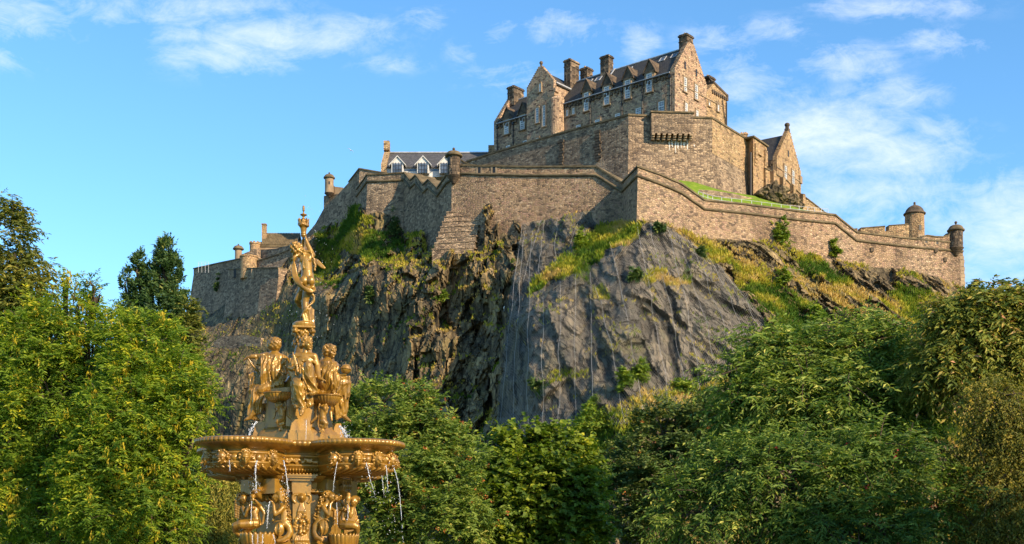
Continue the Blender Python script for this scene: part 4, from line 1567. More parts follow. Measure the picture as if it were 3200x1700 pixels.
def chimney(name, s, t_, zb_, zt_, ws, wt, pots=3, label=None, parent=None):
    g = MB()
    g.boxax(H(s, t_, (zb_ + zt_) / 2), d3, e3, up3, ws / 2, wt / 2, (zt_ - zb_) / 2)
    g.boxax(H(s, t_, zt_ + 0.09), d3, e3, up3, ws / 2 + 0.14, wt / 2 + 0.14, 0.1)
    g.boxax(H(s, t_, zt_ + 0.28), d3, e3, up3, ws / 2 + 0.03, wt / 2 + 0.03, 0.09)
    g.boxax(H(s, t_, zt_ - 0.8), d3, e3, up3, ws / 2 + 0.06, wt / 2 + 0.06, 0.07)
    c = g.build(name, M['ashlar'], parent or hall)
    if label:
        c['label'] = label
    for k in range(pots):
        pt = MB()
        f = (k + 0.5) / pots - 0.5
        q = H(s + (f * ws * 0.8 if ws >= wt else 0), t_ + (f * wt * 0.8 if wt > ws else 0), 0)
        pt.lathe(Vector((q.x, q.y, 0)), [(0.17, zt_ + 0.37), (0.13, zt_ + 0.62), (0.17, zt_ + 0.68), (0.13, zt_ + 0.70)], 10)
        pt.build('chimney_pot', M['pot'], c)
    lf = MB()
    return c


chimney('chimney', 0.9, WID / 2, ZR - 1.0, zof(110, 193.0), 1.45, 1.8, 2, 'tall chimney on the apex of the right gable')
s_, z_ = fac(1896, 187, WID / 2)
chimney('chimney', s_, WID / 2, ZR - 1.6, z_ + 0.15, 1.65, 1.3, 1)
s_, z_ = fac(1793, 208, WID / 2)
chimney('chimney', s_, WID / 2 - 0.6, ZR - 2.0, z_ + 0.3, 1.3, 2.4, 3)
s_, z_ = fac(1817, 216, WID / 2)
chimney('chimney', s_, WID / 2 + 1.4, ZR - 2.6, z_ + 0.1, 1.4, 1.6, 3)
s_, z_ = fac(1615, 283, WID / 2)
chimney('chimney', LEN - 0.9, WID / 2, ZR - 1.2, z_ + 0.1, 1.5, 2.6, 3, 'stumpy chimney on the left end gable')

# flashing strips where the stacks meet the roof, and skylights
for px in (1784, 1905):
    fl = MB()
    s_, _ = fac(px, 200, WID / 2)
    for k in (0.0,):
        fl.boxax(H(s_ - 1.05, WID / 2 - 0.9, ZR - 0.75), d3, (e3 * (WID / 2) + up3 * (ZR - ZE)).normalized(), (up3 * (WID / 2) - e3 * (ZR - ZE)).normalized(), 0.12, 1.3, 0.06)
    fl.build('flashing', M['lead'], roof)
sl_dir = (e3 * (WID / 2 + 0.25) + up3 * (ZR - ZE + 0.1)).normalized()
sl_n = (up3 * (WID / 2 + 0.25) - e3 * (ZR - ZE + 0.1)).normalized()
for (px, py) in ((1844, 243), (1873, 234), (1968, 204), (2074, 170), (2110, 158)):
    s_, z_ = fac(px, py, WID / 2 - 0.9)
    c = H(s_, WID / 2 - 1.15, ZR - 1.22)
    g = MB()
    for sx in (-1, 1):
        g.boxax(c + d3 * sx * 0.5 + sl_n * 0.08, d3, sl_dir, sl_n, 0.045, 0.62, 0.05)
        g.boxax(c + sl_dir * sx * 0.56 + sl_n * 0.08, d3, sl_dir, sl_n, 0.44, 0.045, 0.048)
    sk = g.build('skylight', M['lead'], roof)
    g = MB()
    g.boxax(c + sl_n * 0.04, d3, sl_dir, sl_n, 0.44, 0.5, 0.03)
    g.build('skylight_glass', M['glass'], roof)

# dormers and facade windows
scl = lambda px, t_=0.0: H(fac(px, 300, t_)[0], t_, 0).y / FPX / 0.764 * 0.93     # metres along the facade per photograph pixel (approx.)
aF = -d3
for (u0, u1, v0, v1) in ((1065, 1113, 750, 935), (1270, 1322, 688, 872), (1482, 1537, 622, 810), (1700, 1757, 555, 742), (255, 300, 1030, 1172), (415, 462, 980, 1125)):
    cx_, cy0, cy1 = 1500 + 0.307 * (u0 + u1) / 2, 60 + 0.307 * v0, 60 + 0.307 * v1
    s_, zt_ = fac(cx_, cy0)
    _, zb_ = fac(cx_, cy1)
    sl, _ = fac(1500 + 0.307 * u0, cy0)
    sr, _ = fac(1500 + 0.307 * u1, cy0)
    w = abs(sl - sr)
    hw = w / 2 + 0.42
    zb0 = ZE - 0.75
    zm = zt_ + 0.42
    za = zm + 1.75
    g = MB()
    g.prism([H(s_ + hw, -0.12, zb0), H(s_ - hw, -0.12, zb0), H(s_ - hw, -0.12, zm), H(s_, -0.12, za - 0.2), H(s_ + hw, -0.12, zm)], e3 * 3.6)
    dm_ = g.build('dormer', M['dressed'], hall)
    g = MB()
    for sx in (-1, 1):
        pl = [H(s_ + sx * (hw + 0.28), -0.32, zm - 0.22), H(s_, -0.32, za + 0.12), H(s_, 3.9, za + 0.12), H(s_ + sx * (hw + 0.28), 3.4, zm - 0.22)]
        g.prism(pl if sx > 0 else pl[::-1], up3 * -0.2)
    g.build('dormer_roof', M['darkstone'], dm_)
    g = MB()
    hw2 = hw + 0.1
    g.prism([H(s_ + hw2, -0.18, zm - 0.12), H(s_ - hw2, -0.18, zm - 0.12), H(s_, -0.18, za - 0.25)], e3 * 0.1)
    g.boxax(H(s_, -0.22, zm - 0.18), d3, e3, up3, hw2 + 0.12, 0.13, 0.09)
    g.build('pediment', M['darkstone'], dm_)
    window(hall, H(s_, -0.122, (zt_ + zb_) / 2), aF, n3h, w, zt_ - zb_, 4, 7)
for (u, v, w_, h_, c_, r_) in ((1005, 1097, 50, 42, 4, 2), (1197, 1042, 52, 42, 4, 2), (1404, 982, 55, 44, 4, 2), (1615, 937, 56, 68, 4, 3), (1848, 888, 60, 106, 4, 4), (460, 1255, 44, 40, 4, 2), (288, 1305, 44, 40, 4, 2),
                               (892, 957, 22, 64, 2, 4), (955, 937, 24, 64, 2, 4)):
    cx_, cy = 1500 + 0.307 * u, 60 + 0.307 * v
    s_, z_ = fac(cx_, cy)
    sl, _ = fac(cx_ - 0.307 * w_ / 2, cy)
    sr, _ = fac(cx_ + 0.307 * w_ / 2, cy)
    hh2 = 0.307 * h_ * H(s_, 0, 0).y / FPX
    window(hall, H(s_, 0, z_), aF, n3h, abs(sl - sr), hh2, c_, r_)
# downpipes
for (u, va, vb) in ((845, 905, 1155), (1127, 840, 1075), (1450, 735, 980), (1660, 675, 970), (1943, 595, 950), (345, 1075, 1300), (183, 1115, 1350)):
    s_, za = fac(1500 + 0.307 * u, 60 + 0.307 * va)
    _, zb_ = fac(1500 + 0.307 * u, 60 + 0.307 * vb)
    g = MB()
    g.tube([H(s_, -0.2, za), H(s_, -0.2, zb_ - 1)], 0.09, 8)
    g.boxax(H(s_, -0.22, za + 0.2), d3, e3, up3, 0.2, 0.17, 0.22)
    for k in range(3):
        g.boxax(H(s_, -0.2, za + (zb_ - za) * (0.25 + 0.28 * k)), d3, e3, up3, 0.15, 0.12, 0.05)
    g.build('down_pipe', M['iron'], hall)
# quoins at the sunlit corner
# gable windows on the right
for (u, v, w_, h_, c_, r_) in ((300, 437, 20, 95, 3, 7), (373, 487, 20, 98, 3, 7), (306, 593, 18, 66, 3, 5), (379, 633, 17, 46, 3, 4), (460, 567, 8, 24, 2, 2), (520, 590, 11, 50, 2, 3)):
    cx_, cy = 2000 + 0.468 * u, 60 + 0.468 * v
    t_, z_ = gab(cx_, cy, -0.05)
    tl, _ = gab(cx_ - 0.234 * w_, cy, -0.05)
    tr, _ = gab(cx_ + 0.234 * w_, cy, -0.05)
    yy = H(0, t_, 0).y
    window(hall, H(-0.05, t_, z_), e3, -d3, abs(tr - tl), 0.468 * h_ * yy / FPX, c_, r_)
for (u, v) in ((300, 307), (375, 358)):
    t_, z_ = gab(2000 + 0.468 * u, 60 + 0.468 * v, -0.05)
    g = MB()
    g.boxax(H(-0.06, t_, z_), e3, d3, up3, 0.2, 0.06, 0.55)
    g.build('slit', M['iron'], hall)
g = MB()
for k in range(2):
    g.boxax(H(-0.10, WID / 2 + 0.5 * k + 3.0, ZE - 1.6 + 0.0 * k), e3, d3, up3, 6.2, 0.06, 0.07) if k == 0 else None
g.build('string_course', M['dressed'], hall)

# rear wing continuing the gable wall to the right
W0, W1 = WID - 0.1, 15.3
ZW = ZE + 0.55
g = MB()
g.prism([H(-0.05, W0, ZB), H(-0.05, W1, ZB), H(-0.05, W1, ZW), H(-0.05, W0 + 2.2, ZW + 0.9), H(-0.05, W0, ZW - 1.2)][::1], d3 * 7)
wing = g.build('rear_wing', M['golden'], hall)
g = MB()
for k in range(13):
    f = (k + 0.5) / 13
    g.boxax(H(0.25, W0 + 2.0 + (W1 - W0 - 1.9) * f, ZW + 1.0 - 0.95 * f), d3, e3, up3, 0.42, 0.16, 0.17)
g.boxax(H(0.18, W1 - 2.2, ZW - 0.42), d3, e3, up3, 0.36, 2.4, 0.1)
for k in range(8):
    g.boxax(H(-0.14, W1 - 4.4 + k * 0.6, ZW - 0.72), d3, e3, up3, 0.13, 0.15, 0.2)
g.boxax(H(0.3, W1 + 0.14, ZW - 0.3), d3, e3, up3, 0.5, 0.2, 0.5)
g.build('parapet', M['darkstone'], wing)
g = MB()
g.prism([H(0.75, W1 + 0.1, ZW), H(7, W1 + 0.1, ZW), H(7, W0 + 2, ZW + 2.2), H(0.75, W0 + 2, ZW + 2.2)], up3 * -0.2)
g.build('wing_roof', M['slate'], wing)
t_, z_ = gab(2218, 222, 1.4)
chimney('chimney', 1.6, t_, ZE - 0.5, zof(230, 198), 1.3, 1.7, 2, 'low dark chimney rising behind the rear wing')
g = MB()
g.tube([H(-0.2, W1 - 0.25, ZW - 1.2), H(-0.2, W1 - 0.25, ZB)], 0.10, 8)
g.tube([H(-0.2, W1 - 1.6, ZW - 1.2), H(-0.2, W1 - 0.4, ZW - 5.2)], 0.07, 8)
g.build('down_pipe', M['iron'], wing)

# front tower wing with crow stepped gable
TF = -1.5
sl, zle = fac(1646, 279, TF)
sr, zre = fac(1730, 250, TF)
sa, zap = fac(1688, 207, TF)
zev = (zle + zre) / 2
tw = sl - sr
g = MB()
prof = [(sl, ZB), (sr, ZB), (sr, zev)]
NS = 11
for k in range(NS):
    f0, f1 = k / NS, (k + 1) / NS
    zz = zev + (zap - zev) * f1
    prof += [(sr + (tw / 2 - 0.22) * f0, zz), (sr + (tw / 2 - 0.22) * f1, zz)]
for k in range(NS - 1, -1, -1):
    f0, f1 = k / NS, (k + 1) / NS
    zz = zev + (zap - zev) * f1
    prof += [(sl - (tw / 2 - 0.22) * f1, zz), (sl - (tw / 2 - 0.22) * f0, zz)]
prof.append((sl, zev))
g.prism([H(s, TF, z) for s, z in prof], e3 * 0.7)
g.prism([H(sl - 0.06, TF + 0.7, ZB), H(sr + 0.06, TF + 0.7, ZB), H(sr + 0.06, TF + 0.7, zev - 0.25), H(sl - 0.06, TF + 0.7, zev - 0.25)], e3 * 5.4)
tower = g.build('gabled_wing', M['hosp'], hall)
tower['label'] = 'narrow projecting wing with crow stepped gable and ball finial'
g = MB()
for sx in (-1, 1):
    sg = sl if sx > 0 else sr
    pl = [H(sg + sx * 0.2, TF + 0.7, zev - 0.3), H((sl + sr) / 2, TF + 0.7, zap - 0.5), H((sl + sr) / 2, TF + 6.5, zap - 0.5), H(sg + sx * 0.2, TF + 6.5, zev - 0.3)]
    g.prism(pl if sx > 0 else pl[::-1], up3 * -0.22)
g.build('wing_roof', M['slate'], tower)
g = MB()
q = H((sl + sr) / 2, TF + 0.3, zap + 0.1)
g.lathe(Vector((q.x, q.y, 0)), [(0.2, zap - 0.1), (0.14, zap + 0.25), (0.22, zap + 0.3), (0.1, zap + 0.42)], 10)
g.ell(q + up3 * 0.55, 0.3, None, 10, 8)
g.build('finial', M['darkstone'], tower)
for (u, v, w_, h_, c_, r_) in ((613, 698, 18, 82, 2, 4), (585, 980, 30, 152, 2, 6), (654, 985, 28, 212, 2, 8), (587, 1222, 30, 26, 3, 2)):
    cx_, cy = 1500 + 0.307 * u, 60 + 0.307 * v
    s_, z_ = fac(cx_, cy, TF)
    a_, _ = fac(cx_ - 0.307 * w_ / 2, cy, TF)
    b_, _ = fac(cx_ + 0.307 * w_ / 2, cy, TF)
    window(hall, H(s_, TF, z_), aF, n3h, abs(a_ - b_), 0.307 * h_ * H(s_, TF, 0).y / FPX, c_, r_, arch=True)
g = MB()
q = H(sr + 0.15, TF + 1.05, 0)
ztc = fac(1735, 306, TF)[1]
g.lathe(Vector((q.x, q.y, 0)), [(1.28, ZB), (1.28, ztc), (1.1, ztc + 0.25), (0.8, ztc + 0.5), (0.4, ztc + 0.9)], 24)
g.boxax(H(sr + 0.55, TF + 0.5, ztc + 0.8), d3, e3, up3, 0.75, 0.55, 0.28)
g.boxax(H(sr + 0.4, TF + 0.45, ztc + 1.35), d3, e3, up3, 0.85, 0.52, 0.28)
g.build('stair_turret', M['hosp'], tower)
g = MB()
g.boxax(H(sr - 0.02, TF + 3.4, zev - 0.15), d3, e3, up3, 0.16, 2.8, 0.1)
g.build('eaves_flashing', M['lead'], tower)

# ------------------------------------------------------------------ small gabled house at the right
gh = thing('gabled_house', 'small stone house with crow stepped gable and slate roof right of the square tower', 'house', tuple(P(2470, 610, 204)))
g0, g1 = P(2428, 493, 200), P(2503, 540, 208)
gd = (g1 - g0)
gd.z = 0
GL = gd.length
gd.normalize()
gn = Vector((gd.y, -gd.x, 0))        # faces right, to the sun
zE2, zA2 = g0.z, zof(412, 204)
g = MB()
prof = [(0, zE2 - 16), (GL, zE2 - 16), (GL, zE2)]
NS = 13
for k in range(NS):
    zz = zE2 + (zA2 - zE2) * (k + 1) / NS
    prof += [(GL - (GL / 2 - 0.35) * k / NS, zz), (GL - (GL / 2 - 0.35) * (k + 1) / NS, zz)]
for k in range(NS - 1, -1, -1):
    zz = zE2 + (zA2 - zE2) * (k + 1) / NS
    prof += [((GL / 2 - 0.35) * (k + 1) / NS, zz), ((GL / 2 - 0.35) * k / NS, zz)]
prof.append((0, zE2))
gb0 = Vector((g0.x, g0.y, 0))
g.prism([gb0 + gd * s + up3 * z for s, z in prof], -gn * 0.7)
gw = g.build('gable', M['golden'], gh)
g = MB()
g.prism([gb0 + gd * 0.1 - gn * 0.7 + up3 * (zE2 - 16), gb0 + gd * (GL - 0.1) - gn * 0.7 + up3 * (zE2 - 16), gb0 + gd * (GL - 0.1) - gn * 0.7 + up3 * (zE2 - 0.3), gb0 + gd * 0.1 - gn * 0.7 + up3 * (zE2 - 0.3)], -gn * 9)
g.build('wall', M['hosp'], gh)
g = MB()
for sx in (0, 1):
    s0 = -0.25 if sx == 0 else GL + 0.25
    pl = [gb0 + gd * s0 - gn * 0.7 + up3 * (zE2 - 0.2), gb0 + gd * GL / 2 - gn * 0.7 + up3 * (zA2 - 0.35), gb0 + gd * GL / 2 - gn * 10 + up3 * (zA2 - 0.35), gb0 + gd * s0 - gn * 10 + up3 * (zE2 - 0.2)]
    g.prism(pl if sx == 0 else pl[::-1], up3 * -0.22)
rf2 = g.build('roof', M['slate'], gh)
g = MB()
g.boxax(gb0 + gd * -0.1 - gn * 5.2 + up3 * (zE2 - 0.6), gn, gd, up3, 4.4, 0.16, 0.28)
for k in range(10):
    g.boxax(gb0 + gd * -0.15 - gn * (1.2 + k * 0.8) + up3 * (zE2 - 1.05), gn, gd, up3, 0.2, 0.16, 0.18)
g.build('eaves_course', M['darkstone'], gh)
g = MB()
q = gb0 + gd * GL / 2 - gn * 0.35
g.boxax(q + up3 * (zA2 + 0.25), gd, gn, up3, 0.36, 0.34, 0.3)
g.boxax(q + up3 * (zA2 + 0.75), gd, gn, up3, 0.26, 0.24, 0.24)
g.ell(q + up3 * (zA2 + 1.2), (0.45, 0.45, 0.36), None, 10, 7)
g.build('finial', M['darkstone'], gw)
for (u, v, w_, h_) in ((969, 1025, 13, 92), (1020, 1057, 15, 92)):
    p, s = hitline(2000 + 0.468 * u, g0.xy, g1.xy)
    window(gh, Vector((p.x, p.y, zof(60 + 0.468 * v, p.y))), gd, gn, 1.05, 0.468 * h_ * p.y / FPX, 3, 6)
p, s = hitline(2463, g0.xy, g1.xy)
g = MB()
g.boxax(Vector((p.x, p.y, zof(480, p.y))), gd, gn, up3, 0.2, 0.06, 0.5)
g.build('slit', M['iron'], gh)
g = MB()
g.boxax(gb0 + gd * GL / 2 + up3 * (zE2 - 1.5) + gn * 0.05, gd, gn, up3, GL / 2, 0.06, 0.07)
g.boxax(gb0 + gd * (GL - 0.3) + up3 * (zE2 - 1.2) + gn * 0.02, gd, gn, up3, 0.45, 0.2, 0.6)
g.build('string_course', M['dressed'], gh)
ch2 = MB()
c = P(2323, 424, 206)
ch2.box((c.x, c.y, c.z - 2.5), (1.1, 1.3, 5.0))
ch2.box((c.x, c.y, c.z + 0.08), (1.35, 1.5, 0.2))
tc2 = ch2.build('lone_chimney', M['golden'])
tag(tc2, 'short stone chimney stack peeping over the sunlit rampart beside the square tower', 'chimney')
for k in (-0.3, 0.15, 0.45):
    pt = MB()
    pt.lathe(Vector((c.x + k, c.y, 0)), [(0.17, c.z + 0.19), (0.13, c.z + 0.5), (0.16, c.z + 0.55)], 10)
    pt.build('chimney_pot', M['pot'], tc2)

# ------------------------------------------------------------------ round tower and rampart behind the right end
rt = thing('round_tower', 'stout round golden tower with dark domed cap behind the right end of the curtain wall', 'tower', tuple(P(2858, 740, 201)))
c = P(2858, 700, 201)
c0 = Vector((c.x, c.y, 0))
g = MB()
g.lathe(c0, [(1.62, c.z - 8), (1.55, c.z - 1.2), (1.50, zof(672, 201))], 32)
g.build('wall', M['golden'], rt)
g = MB()
zt_ = zof(672, 201)
g.lathe(c0, [(1.48, zt_ + 0.002), (1.72, zt_ + 0.05), (1.75, zt_ + 0.22), (1.6, zt_ + 0.34), (1.5, zt_ + 0.42), (1.32, zt_ + 0.85), (1.0, zt_ + 1.2), (0.6, zt_ + 1.45), (0.22, zt_ + 1.58), (0.2, zt_ + 1.7), (0.1, zt_ + 1.75)], 32)
cp_ = g.build('dome', M['darkstone'], rt, True)
g = MB()
g.ell(c0 + up3 * (zt_ + 1.92), 0.2, None, 10, 8)
g.build('finial', M['darkstone'], rt, True)
g = MB()
a = math.radians(15)
g.boxax(c0 + Vector((math.sin(a) * 1.52, -math.cos(a) * 1.52, zof(711, 199.5))), Vector((math.cos(a), math.sin(a), 0)), Vector((math.sin(a), -math.cos(a), 0)), up3, 0.22, 0.1, 0.4)
g.build('loophole', M['iron'], rt)
cr = thing('crenelated_rampart', 'short crenelated rampart running left from the round tower', 'castle wall', tuple(P(2780, 740, 198)))
rs = wall([(2660, 199), (2842, 200)], [(2660, 718), (2676, 716), (2679.9, 716), (2680, 727), (2690, 727), (2690.1, 714), (2766, 708), (2766.1, 722), (2778, 721), (2778.1, 706), (2842, 702)], 0)
g = MB()
wall_mesh(g, rs, zof(790, 199), 1.3)
g.build('masonry', M['golden'], cr)
g = MB()
for (xa, ya, xb, yb_) in ((2660, 718, 2679, 716), (2690, 714, 2766, 708), (2778, 706, 2838, 702)):
    r2 = wall([(2660, 199), (2842, 200)], [(xa, ya), (xb, yb_)], 0)
    strip_box(g, r2, 0.0, 0.14, 0.1, 1.3)
g.build('coping', M['coping'], cr)

# ------------------------------------------------------------------ green slope between the two walls, its low wall, rock and railing
gs_front = [(2095, 166.9), (2129, 168.5), (2201, 170), (2330, 173.4), (2500, 178), (2600, 180.7)]
gs_fy = [566, 584, 637, 650, 671, 682]
gs_back = [(2130, 181.5), (2180, 181.6), (2254, 181.6), (2370, 190), (2470, 197), (2590, 206)]
gs_by = [574, 580, 590, 612, 648, 690]
g = MB()
rows = 9
gv = []
for k in range(len(gs_front)):
    a = P(gs_front[k][0], gs_fy[k], gs_front[k][1] + 1.2)
    b = P(gs_back[k][0], gs_by[k], gs_back[k][1] + 0.8)
    row = []
    for j in range(rows):
        f = j / (rows - 1)
        q = a.lerp(b, f)
        q.z += 0.35 * math.sin(f * 3.0) + 0.3 * math.sin(f * 9 + k)
        row.append(q)
    gv.append(row)
for k in range(len(gv) - 1):
    for j in range(rows - 1):
        g.quad(gv[k][j], gv[k + 1][j], gv[k + 1][j + 1], gv[k][j + 1])
m, t, out = new_mat('mown_grass')
geo = t.node('ShaderNodeNewGeometry').outputs['Position']
bm = t.node('ShaderNodeBump', None, Strength=0.6, Distance=0.1, Height=t.noise(geo, 5.0, 5.0)).outputs[0]
principled(t, out, t.ramp(t.noise(geo, 1.3, 6.0, 0.65), [(0.3, (0.10, 0.17, 0.014)), (0.55, (0.16, 0.23, 0.022)), (0.75, (0.27, 0.27, 0.05))]), 0.9, spec=0.1, normal=bm)
M['mown'] = m
o = g.build('green_slope', M['mown'], None, True)
o['kind'] = 'structure'
g = MB()
lp = [P(2184, 600, 174.5), P(2230, 603, 176), P(2290, 612, 178.5), P(2350, 626, 182), P(2400, 642, 186), P(2430, 652, 188)]
for a, b in zip(lp[:-1], lp[1:]):
    g.prism([a + Vector((0, 0, -0.5)), b + Vector((0, 0, -0.5)), b + Vector((0, 0, 0.35)), a + Vector((0, 0, 0.35))], (0.3, 0.8, 0))
tag(g.build('low_wall', M['oldwall']), 'low rubble revetment curving across the green slope below the upper rampart', 'wall')
# outcrop boulder on the slope
def rock_lump(c, r, seed, n=26):
    vs, fs = [], []
    P_ = []
    for i in range(n + 1):
        th_ = math.pi * i / n
        for k in range(2 * n):
            ph = math.pi * k / n
            P_.append((math.sin(th_) * math.cos(ph), math.sin(th_) * math.sin(ph), math.cos(th_)))
    a = np.array(P_)
    fcs = facets(a * 1.6 + seed, 400 + seed, 1.0) * 0.22 + facets(a * 3.4 + seed, 500 + seed, 1.0) * 0.12
    a = a * (1 + fcs)[:, None] * np.array(r) + np.array(c)
    q = []
    for i in range(n):
        for k in range(2 * n):
            k2 = (k + 1) % (2 * n)
            q.append((i * 2 * n + k, (i + 1) * 2 * n + k, (i + 1) * 2 * n + k2, i * 2 * n + k2))
    return a, np.array(q)


va, qa = rock_lump(P(2415, 622, 191), (2.4, 2.2, 2.0), 3)
vb, qb = rock_lump(P(2452, 640, 192), (2.6, 2.0, 1.5), 5)
o = np_mesh('outcrop', np.concatenate([va, vb]), np.concatenate([qa, qb + len(va)]), M['crag'], None, False, {'grass': ('POINT', np.zeros(len(va) + len(vb))), 'facet': ('POINT', np.full(len(va) + len(vb), 0.4)), 'net': ('POINT', np.zeros(len(va) + len(vb)))})
tag(o, 'dark rock outcrop on the green slope at the foot of the terrace wall', 'rock')
rail = thing('railing', 'thin pale steel post and rail fence along the edge of the green slope', 'railing', tuple(P(2330, 645, 176)))
RL = [(2182, 622, 172), (2230, 636, 173), (2330, 648, 175.5), (2430, 661, 178), (2520, 669, 180.5), (2588, 675, 182.5)]
rp_ = [p for p in RL]
tot = 17
posts = []
for k in range(tot):
    f = k / (tot - 1) * (len(RL) - 1)
    i = min(int(f), len(RL) - 2)
    ff = f - i
    a, b = RL[i], RL[i + 1]
    posts.append(P(a[0] + (b[0] - a[0]) * ff, a[1] + (b[1] - a[1]) * ff, a[2] + (b[2] - a[2]) * ff))
for p in posts:
    g = MB()
    g.tube([p + Vector((0, 0, -0.6)), p + Vector((0, 0, 1.05))], 0.042, 6)
    g.build('post', M['steel'], rail, True)
for hgt in (1.03, 0.55):
    g = MB()
    g.tube([p + Vector((0, -0.03, hgt)) for p in posts], 0.026, 6)
    g.build('rail', M['steel'], rail, True)

# ------------------------------------------------------------------ trees and shrubs
M['bark'] = m_noise('tree_bark', (0.05, 0.036, 0.025), (0.15, 0.11, 0.075), 3.0, 0.9, 0.15, 0.8, 0.03, (3, 3, 0.7))
M['lf_lab'] = m_leaf('laburnum_leaf', [(0, (0.045, 0.095, 0.012)), (0.35, (0.12, 0.20, 0.018)), (0.65, (0.25, 0.33, 0.028)), (0.85, (0.46, 0.45, 0.03)), (1, (0.64, 0.53, 0.03))], 0.4)
M['lf_pod'] = m_leaf('yellow_pod', [(0, (0.30, 0.26, 0.02)), (0.5, (0.50, 0.38, 0.018)), (1, (0.62, 0.46, 0.05))], 0.35, transcol=(1.1, 1.0, 0.5))
M['lf_tall'] = m_leaf('olive_leaf', [(0, (0.05, 0.075, 0.014)), (0.5, (0.15, 0.165, 0.026)), (0.8, (0.33, 0.28, 0.045)), (1, (0.55, 0.43, 0.08))], 0.3)
M['lf_con'] = m_leaf('dark_leaf', [(0, (0.021, 0.049, 0.018)), (0.5, (0.060, 0.116, 0.032)), (0.85, (0.131, 0.193, 0.045)), (1, (0.280, 0.280, 0.070))], 0.2)
M['lf_row'] = m_leaf('rowan_leaf', [(0, (0.05, 0.095, 0.016)), (0.45, (0.15, 0.22, 0.034)), (0.8, (0.31, 0.36, 0.065)), (1, (0.52, 0.42, 0.11))], 0.3)
M['lf_map'] = m_leaf('maple_leaf', [(0, (0.045, 0.085, 0.010)), (0.45, (0.12, 0.18, 0.018)), (0.8, (0.28, 0.32, 0.026)), (1, (0.55, 0.48, 0.03))], 0.35)
M['lf_dark'] = m_leaf('dark_shrub_leaf', [(0, (0.03, 0.052, 0.013)), (0.5, (0.08, 0.125, 0.024)), (0.85, (0.19, 0.20, 0.045)), (1, (0.36, 0.26, 0.09))], 0.2)
M['lf_che'] = m_leaf('cherry_leaf', [(0, (0.04, 0.085, 0.016)), (0.5, (0.125, 0.20, 0.034)), (0.85, (0.30, 0.36, 0.06)), (1, (0.52, 0.50, 0.12))], 0.3)
M['lf_red'] = m_leaf('reddening_leaf', [(0, (0.065, 0.105, 0.018)), (0.45, (0.19, 0.23, 0.036)), (0.75, (0.38, 0.34, 0.06)), (1, (0.72, 0.38, 0.21))], 0.3, transcol=(1.3, 1.2, 0.7))
M['lf_brown'] = m_leaf('olive_brown_leaf', [(0, (0.065, 0.09, 0.018)), (0.5, (0.21, 0.20, 0.035)), (1, (0.54, 0.38, 0.06))], 0.3)
M['lf_shrub'] = m_leaf('bright_shrub_leaf', [(0, (0.05, 0.10, 0.014)), (0.5, (0.14, 0.22, 0.026)), (1, (0.36, 0.40, 0.05))], 0.35)
M['berry'] = m_leaf('orange_berry', [(0, (0.30, 0.07, 0.012)), (1, (0.55, 0.17, 0.03))], 0.0, 0.4, 0.4)
M['berry_red'] = m_leaf('red_berry', [(0, (0.16, 0.015, 0.012)), (1, (0.34, 0.05, 0.03))], 0.0, 0.4, 0.4)


def lobe3(l):
    """(px, py, rpx, rpy, Y[, depth factor]) -> centre, radii in metres"""
    px, py, rx, ry, Y = l[:5]
    k = l[5] if len(l) > 5 else 0.9
    c = P(px, py, Y)
    s = Y / FPX
    return np.array(c), np.array([rx * s, rx * s * k, ry * s])


